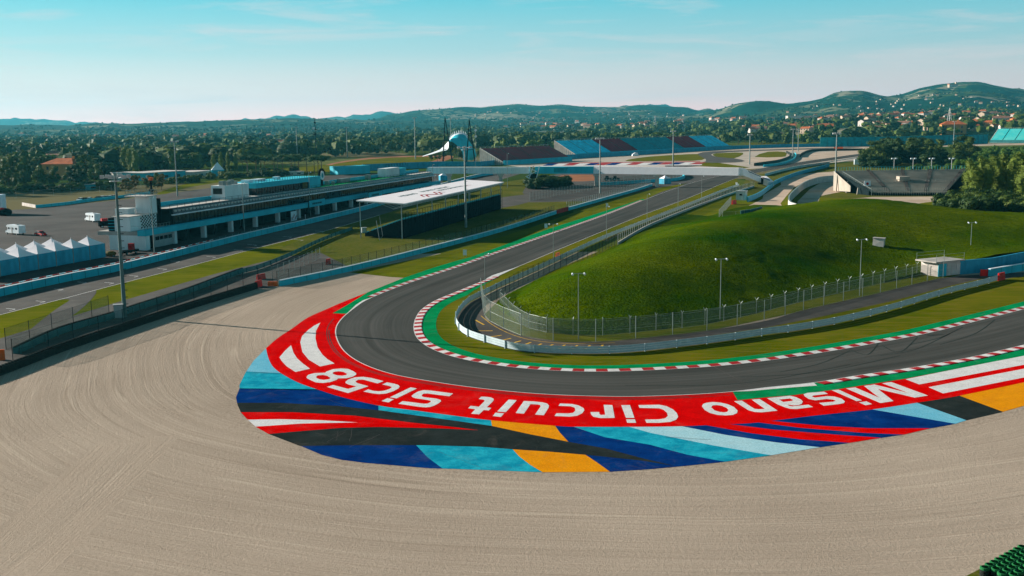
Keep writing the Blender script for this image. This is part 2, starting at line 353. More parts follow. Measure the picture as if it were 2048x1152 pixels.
def math_(op, a, b=None, v=None):
    n = N_.new('ShaderNodeMath'); n.operation = op; L_.new(a, n.inputs[0])
    if b is not None: L_.new(b, n.inputs[1])
    if v is not None: n.inputs[1].default_value = v
    return n.outputs[0]
# second family: straight tractor marks in the near left corner
msk = N_.new('ShaderNodeMapRange'); msk.inputs['From Min'].default_value = 0; msk.inputs['From Max'].default_value = 2.5
q0, q1 = G(0, 1055), G(200, 882); tq = (q1-q0).normalized(); nq = Vector((tq.y, -tq.x, 0))
def plane_(v, off): return math_('ADD', math_('ADD', math_('MULTIPLY', sx.outputs['X'], v=v.x), math_('MULTIPLY', sx.outputs['Y'], v=v.y)), v=off)
dq = plane_(nq, -(q0.dot(nq))); wq = (G(278, 962)-q0).dot(nq); tt = plane_(tq, -(q0.dot(tq)))
near_ = math_('MINIMUM', dq, math_('MINIMUM', math_('MULTIPLY', math_('ADD', dq, v=-wq), v=-1.), math_('MULTIPLY', math_('ADD', math_('ADD', tt, math_('MULTIPLY', dq, v=-.2)), v=-(q1-q0).length), v=-1.)))
L_.new(near_, msk.inputs[0])
mixr = N_.new('ShaderNodeMix'); mixr.data_type = 'FLOAT'; L_.new(msk.outputs[0], mixr.inputs[0]); L_.new(atn.outputs['Fac'], mixr.inputs[2]); L_.new(dq, mixr.inputs[3])
wob = N_.new('ShaderNodeTexNoise'); wob.inputs['Scale'].default_value = .018; wob.inputs['Detail'].default_value = 1; L_.new(tcn.outputs['Object'], wob.inputs[0])
rr = math_('ADD', mixr.outputs[0], math_('MULTIPLY', wob.outputs[0], v=7))
def line_noise(scale, detail, along=.012):
    cb = N_.new('ShaderNodeCombineXYZ'); L_.new(rr, cb.inputs[0]); L_.new(math_('MULTIPLY', sx.outputs['Y'], v=along), cb.inputs[1]); L_.new(math_('MULTIPLY', sx.outputs['X'], v=along), cb.inputs[2])
    n = N_.new('ShaderNodeTexNoise'); n.inputs['Scale'].default_value = scale; n.inputs['Detail'].default_value = detail; n.inputs['Roughness'].default_value = .75
    L_.new(cb.outputs[0], n.inputs[0]); return n.outputs[0]
ln = line_noise(1.5, 5); ln2 = line_noise(.42, 2, .03)
# sparse deep ruts
rut = N_.new('ShaderNodeValToRGB'); rut.color_ramp.elements[0].position = .66; rut.color_ramp.elements[1].position = .70; L_.new(line_noise(.33, 0, .01), rut.inputs[0])
fg = N_.new('ShaderNodeTexNoise'); fg.inputs['Scale'].default_value = 3.6; fg.inputs['Detail'].default_value = 9; fg.inputs['Roughness'].default_value = .8; L_.new(tcn.outputs['Object'], fg.inputs[0])
big = N_.new('ShaderNodeTexNoise'); big.inputs['Scale'].default_value = .035; big.inputs['Detail'].default_value = 4; L_.new(tcn.outputs['Object'], big.inputs[0])
fv = math_('ADD', math_('ADD', math_('MULTIPLY', ln, v=.26), math_('MULTIPLY', fg.outputs[0], v=.58)), math_('MULTIPLY', big.outputs[0], v=.30))
rp = N_.new('ShaderNodeValToRGB'); rp.color_ramp.elements[0].position = .36; rp.color_ramp.elements[0].color = (.26, .20, .152, 1)
rp.color_ramp.elements[1].position = .76; rp.color_ramp.elements[1].color = (.54, .435, .345, 1); L_.new(fv, rp.inputs[0])
# thin rake lines, lit ridge and shaded groove put into the colour, and coarse disturbed stones along the paint
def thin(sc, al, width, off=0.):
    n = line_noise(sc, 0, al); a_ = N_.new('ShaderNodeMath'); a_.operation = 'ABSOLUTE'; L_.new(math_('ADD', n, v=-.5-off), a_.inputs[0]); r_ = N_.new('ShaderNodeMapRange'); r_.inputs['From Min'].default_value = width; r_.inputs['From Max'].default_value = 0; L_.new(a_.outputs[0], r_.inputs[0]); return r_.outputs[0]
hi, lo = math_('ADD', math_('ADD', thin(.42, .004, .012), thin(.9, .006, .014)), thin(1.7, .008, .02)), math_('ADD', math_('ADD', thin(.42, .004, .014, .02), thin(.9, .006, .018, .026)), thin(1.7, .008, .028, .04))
def mixc(fac, a, col):
    q = N_.new('ShaderNodeMixRGB'); L_.new(fac, q.inputs[0]); L_.new(a, q.inputs[1]); q.inputs[2].default_value = (*col, 1); return q.outputs[0]
ea = N_.new('ShaderNodeAttribute'); ea.attribute_name = 'edge'; er = N_.new('ShaderNodeMapRange'); er.inputs['From Min'].default_value = 3.2; er.inputs['From Max'].default_value = .6; L_.new(ea.outputs['Fac'], er.inputs[0])
st_ = N_.new('ShaderNodeTexNoise'); st_.inputs['Scale'].default_value = 1.9; st_.inputs['Detail'].default_value = 9; st_.inputs['Roughness'].default_value = .8; L_.new(tcn.outputs['Object'], st_.inputs[0])
sr_ = N_.new('ShaderNodeMapRange'); sr_.inputs['From Min'].default_value = .50; sr_.inputs['From Max'].default_value = .60; L_.new(st_.outputs[0], sr_.inputs[0])
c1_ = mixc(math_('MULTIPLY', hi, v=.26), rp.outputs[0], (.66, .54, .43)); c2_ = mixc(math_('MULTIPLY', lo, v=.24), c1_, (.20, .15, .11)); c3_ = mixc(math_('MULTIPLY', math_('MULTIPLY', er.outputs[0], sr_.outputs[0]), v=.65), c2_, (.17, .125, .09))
sp2 = N_.new('ShaderNodeTexNoise'); sp2.inputs['Scale'].default_value = 7; sp2.inputs['Detail'].default_value = 4; sp2.inputs['Roughness'].default_value = .9; L_.new(tcn.outputs['Object'], sp2.inputs[0])
sp3 = N_.new('ShaderNodeMapRange'); sp3.inputs['From Min'].default_value = .56; sp3.inputs['From Max'].default_value = .68; L_.new(sp2.outputs[0], sp3.inputs[0])
c4_ = mixc(math_('MULTIPLY', sp3.outputs[0], v=.5), c3_, (.19, .145, .105)); L_.new(c4_, B.inputs['Base Color'])
bp = N_.new('ShaderNodeBump'); bp.inputs['Strength'].default_value = .8; bp.inputs['Distance'].default_value = .12
hh = math_('ADD', math_('ADD', math_('MULTIPLY', ln, v=.65), math_('MULTIPLY', fg.outputs[0], v=1.5)), math_('MULTIPLY', ln2, v=.7)); L_.new(hh, bp.inputs['Height']); L_.new(bp.outputs[0], B.inputs['Normal'])
me.materials.append(m)

# --- grass, lanes, paddock (each a sheet a few millimetres above the one below)
flat('verge', [(-260, 760), (60, 688), (250, 632), (420, 578), (512, 552), (620, 512), (700, 480), (800, 440), (830, 405), (640, 405), (300, 500), (-260, 620)], M['grass'], .02)
flat('pit_straight', [(-300, 690), (-100, 652), (0, 630), (125, 598), (250, 565), (380, 532), (512, 497), (650, 462), (760, 430), (870, 398), (960, 372), (1010, 357), (1060, 342), (1035, 340), (960, 352), (880, 375), (797, 404), (742, 417), (643, 442), (500, 476), (400, 502), (250, 540), (125, 566), (0, 594), (-300, 640)], M['lane'], .03)
flat('escape_path', [(120, 598), (192, 580), (170, 612), (120, 648), (62, 685), (33, 712), (28, 690), (60, 660), (110, 620), (140, 600)], M['lane'], .035, 3)
flat('paddock', [(-700, 560), (-300, 640), (0, 592), (250, 538), (400, 500), (643, 440), (742, 415), (880, 372), (900, 340), (640, 352), (450, 372), (240, 400), (60, 418), (-700, 460)], M['paddock'], .024)
flat('service_lane', [(-300, 850), (-40, 765), (125, 704), (250, 662), (375, 620), (512, 579), (560, 572), (700, 542), (690, 530), (640, 505), (560, 515), (430, 548), (250, 600), (30, 668), (-300, 770)], M['lane'], .028)
flat('infield_grass', [(1062, 455), (1000, 475), (880, 508), (700, 545), (735, 549), (780, 554), (812, 556), (900, 545), (1100, 470), (1300, 397), (1400, 365), (1330, 372), (1150, 424)], M['grass'], .022)
flat('stand_bank_ground', [(560, 572), (700, 542), (860, 502), (1000, 464), (1115, 428), (1300, 378), (1400, 360), (1100, 350), (960, 372), (870, 398), (760, 430), (650, 462), (560, 495)], M['rough'], .026)
flat('back_lot', [(1060, 405), (1190, 402), (1310, 377), (1400, 362), (1480, 350), (1475, 338), (1130, 345), (1060, 360), (1045, 385)], M['lane'], .034)
flat('dry_grass_patch', [(1122, 351), (1188, 350), (1190, 361), (1120, 362)], M['soil'], .038, 3)
flat('bank_path', [(870, 428), (960, 402), (1060, 388), (1180, 378), (1170, 392), (1080, 400), (1010, 415)], M['lane'], .031, 3)
flat('merging_asphalt', [(1289, 400), (1335, 383), (1384, 366), (1428, 355), (1412, 350), (1385, 353), (1386, 362), (1360, 372), (1320, 385)], M['lane'], .040)
# beyond the footbridge
flat('far_infield', [(1040, 334), (1500, 338), (1760, 318), (1760, 292), (1440, 299), (1150, 316), (1010, 330)], M['fargravel'], .012)
flat('far_grass_strip', [(1250, 322), (1300, 313), (1405, 308), (1404, 320), (1330, 322)], M['grass_in'], .018, 3)
flat('far_gravel_band', [(1150, 318), (1290, 306), (1400, 299), (1560, 292), (1740, 291), (1740, 300), (1600, 302), (1480, 304), (1400, 306)], M['sand'], .020)
flat('far_track', [(1350, 336), (1412, 330), (1430, 326), (1470, 325), (1490, 322), (1470, 317), (1435, 314), (1422, 309), (1440, 306), (1500, 302.5), (1700, 296.5), (1700, 294.5), (1480, 300.5), (1405, 304.5), (1398, 311), (1412, 319), (1400, 326), (1330, 331)], M['lane'], .044, 2)
flat('far_grass_island', [(1431, 307), (1486, 305.5), (1467, 317), (1431, 313)], M['grass_in'], .040, 3)
flat('far_grass_wedge', [(1509, 314), (1536, 303.5), (1570, 304), (1572, 311), (1564, 314)], M['grass_in'], .040, 2)
flat('far_sand_wedge', [(1500, 315), (1565, 313), (1569, 317), (1533, 325), (1494, 324)], M['sand'], .036)
flat('far_sand_field', [(1600, 307), (1720, 301), (1740, 307), (1640, 318), (1608, 321), (1610, 312)], M['sand'], .036)
flat('far_run_off_green', [(1405, 325), (1440, 326), (1500, 335), (1480, 337), (1400, 332)], M['grass_in'], .048)
# painted far run-off, bands of red, white and blue
mb = MB(); mats4 = [M['kerbred'], M['whitepaint'], M['navy'], M['amber'], M['grass_in']]
for k, (a, b) in enumerate(zip(range(1085, 1400, 21), range(1106, 1421, 21))):
    h0, h1 = 331.5-(k*.20), 326.5-(k*.13)
    mb.poly([[G(a, h0), G(b-3, h0), G(b+12, h1), G(a+14, h1)]], .052, (2, 1, 0, 1, 2, 0)[k % 6])
mb.poly([[G(1085, 327.5), G(1400, 323.8), G(1400, 322.6), G(1085, 326.2)]], .056, 0)
mb.poly([[G(1060, 333.6), G(1404, 330.2), G(1404, 328.6), G(1085, 332)]], .056, 1)
mb.build('far_painted_runoff', mats4, kind='structure')
# sandy service tracks on the right
flat('sandy_path', [(1561, 361), (1603, 348), (1669, 343), (1690, 345), (1669, 351), (1609, 364), (1587, 376), (1573, 392), (1561, 407), (1572, 425), (1525, 440), (1480, 420), (1525, 398), (1527, 390), (1548, 378), (1562, 370)], M['sand'], .042)
flat('inner_sandy_path', [(1595, 403), (1619, 379), (1644, 364), (1669, 359), (1700, 362), (1700, 380), (1641, 392), (1634, 410), (1598, 425)], M['sand'], .042)
flat('stand_front_path', [(1700, 398), (1745, 394), (1900, 393), (1900, 400), (1860, 404), (1800, 412), (1720, 412)], M['sand'], .042)
flat('field_beyond_stand', [(1860, 294), (2080, 289), (2080, 282), (1960, 285)], M['sand'], .036)
flat('right_grassland', [(1495, 352), (1640, 332), (1760, 318), (2300, 330), (2300, 470), (1600, 460), (1440, 440), (1470, 400)], M['rough'], .016)

# --- the track
def strip_uv(name, A, Bp, m, z, count):
    A, Bp = resample(A, count=count), resample(Bp, count=count); me = bpy.data.meshes.new(name); K = 8
    V, F, UV = [], [], []; u = 0
    for i in range(count+1):
        if i: u += ((A[i]+Bp[i])/2-(A[i-1]+Bp[i-1])/2).length
        for k in range(K+1): p = A[i].lerp(Bp[i], k/K); V.append((p.x, p.y, z)); UV.append((u, k/K))
    for i in range(count):
        for k in range(K): a = i*(K+1)+k; F.append((a, a+1, a+K+2, a+K+1))
    me.from_pydata(V, [], F); uv = me.uv_layers.new(name='UVMap')
    for lp in me.loops: uv.data[lp.index].uv = UV[lp.vertex_index]
    me.materials.append(m); me.update()
    if me.polygons[0].normal.z < 0: me.flip_normals()
    o = bpy.data.objects.new(name, me); COL.objects.link(o); o['kind'] = 'structure'; return o
m = bpy.data.materials.new('track_asphalt'); m.use_nodes = True; N_, L_ = m.node_tree.nodes, m.node_tree.links; B = N_['Principled BSDF']; B.inputs['Roughness'].default_value = .9; B.inputs['Specular IOR Level'].default_value = .03
uvn = N_.new('ShaderNodeUVMap'); uvn.uv_map = 'UVMap'; tcn = N_.new('ShaderNodeTexCoord')
def mapped(sc, out=None):
    mpn = N_.new('ShaderNodeMapping'); mpn.inputs['Scale'].default_value = sc; L_.new(out or uvn.outputs[0], mpn.inputs[0]); return mpn.outputs[0]
def nz_(vec, s, d, r=.6):
    n = N_.new('ShaderNodeTexNoise'); n.inputs['Scale'].default_value = s; n.inputs['Detail'].default_value = d; n.inputs['Roughness'].default_value = r; L_.new(vec, n.inputs[0]); return n.outputs[0]
s1 = nz_(mapped((.012, 9, 1)), 1.6, 5, .7); s2 = nz_(mapped((.004, 2.2, 1)), 1.5, 2); s3 = nz_(tcn.outputs['Object'], 4, 8, .8); s4 = nz_(tcn.outputs['Object'], .03, 3)
fv = math_('ADD', math_('ADD', math_('MULTIPLY', s1, v=.42), math_('MULTIPLY', s2, v=.42)), math_('ADD', math_('MULTIPLY', s3, v=.18), math_('MULTIPLY', s4, v=.22)))
rp = N_.new('ShaderNodeValToRGB'); rp.color_ramp.elements[0].position = .40; rp.color_ramp.elements[0].color = (.014, .018, .016, 1); rp.color_ramp.elements[1].position = .78; rp.color_ramp.elements[1].color = (.098, .094, .086, 1)
L_.new(fv, rp.inputs[0]); L_.new(rp.outputs[0], B.inputs['Base Color'])
bp = N_.new('ShaderNodeBump'); bp.inputs['Strength'].default_value = .3; bp.inputs['Distance'].default_value = .02; L_.new(s3, bp.inputs['Height']); L_.new(bp.outputs[0], B.inputs['Normal'])
M['track'] = m
A0, B0, C0 = (GL(p, 0, 6) for p in (A_out, B_out, C_out)); A1, B1, C1 = (GL(p, 0, 6) for p in (A_in, B_in, C_in))
def join3(a, b, c, na, nb, nc): return resample(a, count=na)+resample(b, count=nb)[1:]+resample(c, count=nc)[1:]
TO = join3(A0, B0, C0, 110, 60, 60); TI = join3(A1, B1, C1, 110, 60, 60)
def smooth(P, k=3):
    for _ in range(k): P = [P[0]]+[(a+b*2+c)/4 for a, b, c in zip(P, P[1:], P[2:])]+[P[-1]]
    return P
TO, TI = smooth(TO), smooth(TI)
me = None
def strip_pair(name, A, Bp, m, z):
    me = bpy.data.meshes.new(name); K = 8; V, F, UV = [], [], []; u = 0; n = len(A)
    for i in range(n):
        if i: u += ((A[i]+Bp[i])/2-(A[i-1]+Bp[i-1])/2).length
        for k in range(K+1): p = A[i].lerp(Bp[i], k/K); V.append((p.x, p.y, z)); UV.append((u, k/K))
    for i in range(n-1):
        for k in range(K): a = i*(K+1)+k; F.append((a, a+1, a+K+2, a+K+1))
    me.from_pydata(V, [], F); uv = me.uv_layers.new(name='UVMap')
    for lp in me.loops: uv.data[lp.index].uv = UV[lp.vertex_index]
    me.materials.append(m); me.update()
    if me.polygons[0].normal.z < 0: me.flip_normals()
    o = bpy.data.objects.new(name, me); COL.objects.link(o); o['kind'] = 'structure'; return o
strip_pair('race_track', TO, TI, M['track'], .058)
SO_ = -1 if (offs(TO, 1.)[140]-G(900, 660)).length < (TO[140]-G(900, 660)).length else 1
# dark rubber arcs left by braking tyres
mb = MB()
for (x0, y0), (x1, y1), (x2, y2) in [((1700, 700), (1735, 710), (1758, 686)), ((1765, 692), (1800, 705), (1835, 675)), ((1560, 745), (1640, 728), (1700, 702)), ((1820, 690), (1880, 676), (1925, 655)), ((1760, 712), (1830, 700), (1900, 668)), ((1880, 690), (1950, 668), (1990, 640)), ((1250, 772), (1480, 768), (1700, 730)), ((1480, 755), (1640, 745), (1800, 712))]:
    P = resample(GL([(x0, y0), (x1, y1), (x2, y2)], 0, 8), count=16); mb.strip([Vector((p.x, p.y, .064)) for p in offs(P, .10)], [Vector((p.x, p.y, .064)) for p in offs(P, -.10)])
for off, i0_, i1_, w_ in [(1.1, 128, 176, .07), (1.45, 122, 182, .06), (.7, 150, 200, .05)]:
    P = offs(TO, SO_*off)[i0_:i1_]; mb.strip([Vector((p.x, p.y, .0495)) for p in offs(P, w_)], [Vector((p.x, p.y, .0495)) for p in offs(P, -w_)])
mb.build('tyre_marks', M['rubber'], kind='structure')
flat('inner_field', [(1000, 598), (1107, 541), (1235, 487), (1372, 425), (1470, 385), (1700, 398), (2300, 420), (2300, 520), (2048, 530), (1930, 548), (1886, 557), (1756, 588), (1603, 623), (1420, 662), (1230, 683), (1127, 685), (1040, 672), (985, 646), (968, 630)], M['grass'], .0255)
mb = MB()
for (x, y) in [(22, 618), (82, 603), (118, 579), (165, 565), (219, 566), (268, 552), (325, 538), (351, 523), (423, 514), (478, 500), (505, 490), (575, 474), (640, 463), (598, 480)]:
    p, q = G(x-10, y-1), G(x+8, y+.5); t = (q-p).normalized(); n = Vector((-t.y, t.x, 0))*.11; mb.face([(v.x, v.y, .036) for v in (p-n, q-n, q+n, p+n)]); d_ = Vector((.23, .97, 0)); mb.face([(v.x, v.y, .0365) for v in (q, q+t*.2, q+t*.2-d_*1.6, q-d_*1.6)])
P = resample(GL([(-60, 646), (0, 630), (125, 598), (250, 565), (380, 532), (512, 497), (650, 462), (760, 430)], 0, 6), step=3); mb.strip(zz_l(offs(P, .1), .037), zz_l(offs(P, -.1), .037))
mb.build('start_straight_lines', M['linewhite'], kind='structure')
mb = MB(); sc_r = random.Random(4)
for (x, y), (u_, v_) in [((655, 884), (692, 864)), ((662, 872), (700, 858)), ((672, 882), (676, 862)), ((700, 884), (705, 858)), ((668, 810), (720, 822)), ((655, 800), (690, 812)), ((1030, 893), (1040, 889)), ((700, 895), (760, 870)), ((880, 905), (960, 935)), ((1330, 875), (1420, 880)), ((600, 738), (640, 745))]:
    a, b = G(x, y), G(u_, v_); P = [a.lerp(b, k/6)+Vector((sc_r.uniform(-.08, .08), sc_r.uniform(-.08, .08), 0)) for k in range(7)]; w_ = sc_r.uniform(.012, .03); mb.strip(zz_l(offs(P, w_), .0545), zz_l(offs(P, -w_), .0545))
mb.build('paint_scuffs', M['lane'], kind='structure')
# thin pale seam across the track
a, b = G(1425, 733), G(1512, 779); MB().strip([Vector((a.x-.06, a.y, .064)), Vector((b.x-.06, b.y, .064))], [Vector((a.x+.08, a.y, .064)), Vector((b.x+.08, b.y, .064))]).build('asphalt_seam', M['lane'], kind='structure')

def zz(P, z): return [Vector((p.x, p.y, z)) for p in P]
def sub(P, p0, p1):
    i, j = near_i(P, p0), near_i(P, p1); i, j = min(i, j), max(i, j); return P[i:j+1]
# inner and outer white edge lines
mb = MB(); mb.strip(zz(offs(TI, .0), .066), zz(offs(TI, .16), .066)); mb.strip(zz(offs(TO, -.16), .066), zz(TO, .066)); mb.build('edge_lines', M['linewhite'], kind='structure')

def side(P, toward):  # +1 if the point lies to the left of P
    q = G(*toward); i = min(range(1, len(P)-1), key=lambda i: (P[i]-q).length); t = P[i+1]-P[i-1]; d = q-P[i]
    return 1 if t.x*d.y-t.y*d.x > 0 else -1
SI = side(TI, (900, 660)); SO = side(TO, (600, 800))
def kerb(name, P, sgn, w_=1.25, L0=1.55):
    P = resample(P, step=L0/3); mb = MB(); a, b = offs(P, sgn*.02), offs(P, sgn*w_); c = offs(P, sgn*(w_+.12))
    for i in range(len(P)-1):
        mi = (i//3) % 2
        q = [Vector((a[i].x, a[i].y, .062)), Vector((a[i+1].x, a[i+1].y, .062)), Vector((b[i+1].x, b[i+1].y, .13)), Vector((b[i].x, b[i].y, .13))]
        q2 = [q[3], q[2], Vector((c[i+1].x, c[i+1].y, .05)), Vector((c[i].x, c[i].y, .05))]
        mb.face(q if sgn < 0 else q[::-1], mi); mb.face(q2 if sgn < 0 else q2[::-1], mi)
    return mb.build(name, [M['kerbred'], M['kerbwhite']], kind='structure')
kin = sub(TI, (978, 557), (2160, 590)); kerb('inner_kerb', kin, SI)
MB().strip(zz(offs(kin, SI*1.2), .046), zz(offs(kin, lambda t: SI*(1.3+min(2.3, t*60))), .046)).build('inner_green_strip', M['greenpaint'], kind='structure')
MB().poly([[G(1036, 534), G(985, 551), G(972, 558), G(984, 561), G(1000, 551)]], .068).build('kerb_lead_in_paint', M['linewhite'], kind='structure')
kout = sub(TO, (738, 598), (1289, 400)); kerb('entry_kerb', kout, SO, 1.15)
kex = sub(TO, (1630, 766), (2160, 662)); kerb('exit_kerb', kex, SO, 1.35)
# inner grass between the green strip and the guardrail
gin = [p for p in offs(TI, SI*2.0) if True]
gi = sub(TI, (1474, 356), (2160, 590)); gi = offs(gi, SI*.3)
rail_px = [(1478, 372), (1445, 384), (1372, 414), (1285, 448), (1210, 478), (1135, 513), (1072, 543), (1030, 562), (1000, 575), (970, 590), (940, 605), (922, 622), (913, 638), (913, 650), (923, 665), (945, 677), (980, 688), (1020, 699), (1060, 705), (1135, 708), (1210, 708), (1285, 703), (1372, 693), (1450, 683), (1536, 670), (1600, 661), (1686, 645), (1786, 620), (1886, 590), (1950, 574), (1998, 561)]
RAIL = resample(GL(rail_px, 0, 8), step=2.0)
gpoly = [p for p in gi] + [G(2200, 520)] + list(reversed(RAIL))
MB().poly([[(p.x, p.y) for p in gpoly]], .030).build('bend_grass', M['grass_in'], kind='structure')
f2px = [(962, 593), (970, 635), (985, 645), (1007, 657), (1040, 671), (1080, 679), (1127, 684), (1177, 685), (1230, 682), (1320, 673), (1420, 661), (1536, 641), (1603, 622), (1698, 600), (1756, 587), (1836, 567), (1886, 556)]
F2 = resample(GL(f2px, 0, 8), step=1.5)
lane = list(F2)+[G(1920, 552), G(1985, 548), G(2048, 545), G(2048, 553), G(1990, 560)]+list(reversed([p for p in RAIL if p.y < G(1000, 592).y and (p-G(1000, 592)).length < 400 and p.y < 190]))
MB().poly([[(p.x, p.y) for p in lane]], .036).build('perimeter_lane', M['lane'], kind='structure')
mb = MB()
for i, (a, b) in enumerate([((968, 650), (950, 640)), ((985, 662), (955, 662)), ((1003, 671), (967, 676)), ((1022, 677), (990, 684)), ((1042, 682), (1012, 690)), ((1062, 685), (1035, 695)), ((1083, 688), (1060, 698)), ((1106, 689), (1086, 700)), ((1130, 690), (1113, 701)), ((1155, 691), (1140, 701)), ((1180, 691), (1168, 701)), ((1206, 690), (1196, 700))]):
    p, q = G(*a), G(*b); t = (q-p).normalized(); n = Vector((-t.y, t.x, 0))*.16
    mb.face([Vector(((p+n).x, (p+n).y, .040)), Vector(((p-n).x, (p-n).y, .040)), Vector(((q-n).x, (q-n).y, .040)), Vector(((q+n).x, (q+n).y, .040))])
pp = resample(GL([(962, 632), (985, 650), (1020, 668), (1060, 680), (1110, 686), (1160, 688), (1230, 686)], 0, 6), step=1.5); mb.strip(zz(offs(pp, .07), .044), zz(offs(pp, -.07), .044))
mb.build('yellow_lane_marks', M['yellowline'], kind='structure')
flat('behind_rail_strip', [(1330, 686), (1420, 672), (1536, 655), (1650, 632), (1786, 602), (1900, 572), (1985, 553), (1998, 561), (1886, 590), (1786, 620), (1686, 645), (1536, 670), (1430, 684)], M['grass_in'], .041)

def wear(m):
    N_, L_, B = nodes(m); tc_ = N_.new('ShaderNodeTexCoord'); old = B.inputs['Base Color'].links[0].from_socket
    f = N_.new('ShaderNodeTexNoise'); f.inputs['Scale'].default_value = 5; f.inputs['Detail'].default_value = 8; f.inputs['Roughness'].default_value = .85; L_.new(tc_.outputs['Object'], f.inputs[0])
    r_ = N_.new('ShaderNodeValToRGB'); r_.color_ramp.elements[0].position = .38; r_.color_ramp.elements[0].color = (.62, .62, .62, 1); r_.color_ramp.elements[1].position = .6; r_.color_ramp.elements[1].color = (1.05, 1.05, 1.05, 1); L_.new(f.outputs[0], r_.inputs[0])
    mu = N_.new('ShaderNodeMixRGB'); mu.blend_type = 'MULTIPLY'; mu.inputs[0].default_value = .8; L_.new(old, mu.inputs[1]); L_.new(r_.outputs[0], mu.inputs[2])
    g = N_.new('ShaderNodeTexNoise'); g.inputs['Scale'].default_value = .22; g.inputs['Detail'].default_value = 9; g.inputs['Roughness'].default_value = .75; g.inputs['Distortion'].default_value = 1.2; L_.new(tc_.outputs['Object'], g.inputs[0])
    mr_ = N_.new('ShaderNodeMapRange'); mr_.inputs['From Min'].default_value = .55; mr_.inputs['From Max'].default_value = .8; mr_.inputs['To Max'].default_value = .30; L_.new(g.outputs[0], mr_.inputs[0])
    du = N_.new('ShaderNodeMixRGB'); L_.new(mr_.outputs[0], du.inputs[0]); L_.new(mu.outputs[0], du.inputs[1]); du.inputs[2].default_value = (.20, .16, .13, 1); L_.new(du.outputs[0], B.inputs['Base Color'])
for n_ in ('navy', 'cyan', 'lightblue', 'paleblue', 'amber', 'charcoal', 'whitepaint', 'greenpaint', 'redpaint', 'kerbred', 'kerbwhite', 'linewhite', 'lane', 'paddock'): wear(M[n_])
# --- painted run-off apron
RED = [(735, 585), (687, 604), (650, 620), (615, 636), (585, 657), (555, 677), (532, 697)]
RB = [(532, 697), (537, 717), (547, 735), (567, 750), (600, 767), (640, 781), (685, 795), (760, 812), (835, 822), (910, 832), (982, 841), (1110, 852), (1160, 854), (1285, 854), (1362, 853), (1410, 851), (1457, 849), (1515, 845.5), (1625, 832), (1743, 819.5), (1833, 806), (1918, 792), (2048, 765), (2170, 738)]
EDGE = [(532, 697), (507, 722), (492, 745), (479, 770), (472, 795), (475, 810), (482, 826), (495, 840), (511, 854), (537, 868.5), (600, 892), (643, 910), (682, 920), (729, 926), (800, 932), (860, 937), (885, 937), (985, 941), (1085, 945), (1220, 944), (1297, 939), (1372, 932), (1450, 924), (1540, 911), (1640, 895), (1700, 886), (1760, 877), (1812, 869), (1861, 857), (1933, 841), (2006, 824), (2048, 812), (2170, 780)]
def bet(C, p0, p1):
    i = min(range(len(C)), key=lambda k: math.dist(C[k], p0)); j = min(range(len(C)), key=lambda k: math.dist(C[k], p1))
    return C[i:j+1] if i <= j else C[j:i+1][::-1]
def arc(*pts): return pts
pm = MB(); PM = ['redpaint', 'lightblue', 'cyan', 'navy', 'charcoal', 'paleblue', 'amber', 'whitepaint', 'greenpaint']
PI_ = {n: i for i, n in enumerate(PM)}
def dense(px, k=4):
    return [G(*p) for p in px]
def paint(px, col, z, holes=()): pm.poly([[G(*p) for p in px]]+[[G(*p) for p in h] for h in holes], z, PI_[col])
EDc = [(x, y) for x, y in EDGE]
# smooth the two long curves in world space, then rebuild pixel-free polygons
def smoothcurve(C): return [(p.x, p.y) for p in GL(C, 0, 5)]
pm.poly([[(p.x, p.y) for p in TO if G(735, 586).y >= p.y]+[(q[0], q[1]) for q in reversed(smoothcurve(RB))]+[(q[0], q[1]) for q in reversed(smoothcurve(RED))]], .034, 0)
Z1, Z2, Z3, Z4 = .024, .0275, .031, .0375
paint([(532, 697), (537, 717), (547, 735), (566, 748), (492, 744), (507, 722)], 'lightblue', Z2)
paint([(566, 747), (600, 767), (640, 781), (479, 778), (479, 770), (492, 743.5)], 'cyan', Z2)
paint([(479, 777), (636, 779), (685, 795), (757, 812), (757, 821), (672, 812), (560, 806), (474, 806.5), (472, 795)], 'navy', Z2)
paint([(757, 811), (835, 822), (910, 832), (982, 841), (984, 853), (860, 836), (757, 820.5)], 'cyan', Z2)
paint([(474, 806), (560, 806), (672, 812), (757, 821), (860, 835), (982, 852), (1060, 869), (1137, 884), (1210, 897), (1285, 917), (1352, 933), (1285, 922), (1170, 910), (1100, 904), (1025, 899), (960, 894), (860, 891), (706, 891), (600, 892.5), (537, 868.5), (511, 854), (495, 840), (482, 826), (475, 810)], 'charcoal', Z3)
paint([(482, 825), (585, 825), (710, 832), (835, 847), (910, 855), (957, 861), (885, 857.5), (760, 854.5), (685, 856), (610, 862), (537, 868.5), (511, 854), (495, 840)], 'redpaint', Z4)
paint([(495, 840), (560, 839), (640, 841), (715, 845.5), (660, 846.5), (600, 848), (511, 854)], 'whitepaint', Z4+.004)
paint([(598, 891), (706, 890.5), (832, 890.5), (855, 915), (885, 937.5)]+bet(EDGE, (885, 937), (600, 892))[1:], 'navy', Z2)
paint([(832, 890.5), (960, 893.5), (1025, 898.5), (1038, 913), (1060, 930), (1085, 945), (985, 941), (885, 937.5), (855, 915)], 'cyan', Z2)
paint([(1025, 898.5), (1100, 903), (1170, 909.5), (1195, 926), (1220, 944), (1085, 945), (1060, 930), (1038, 913)], 'amber', Z2)
paint([(982, 840.5), (1110, 852), (1120, 866), (1137, 884.5), (1060, 869.5), (984, 853)], 'amber', Z2)
paint([(1110, 851.5), (1147, 854), (1210, 875), (1300, 890), (1375, 910), (1450, 924), (1372, 932), (1297, 939), (1220, 944), (1195, 926), (1170, 909.5), (1137, 884), (1120, 866)], 'navy', Z2)
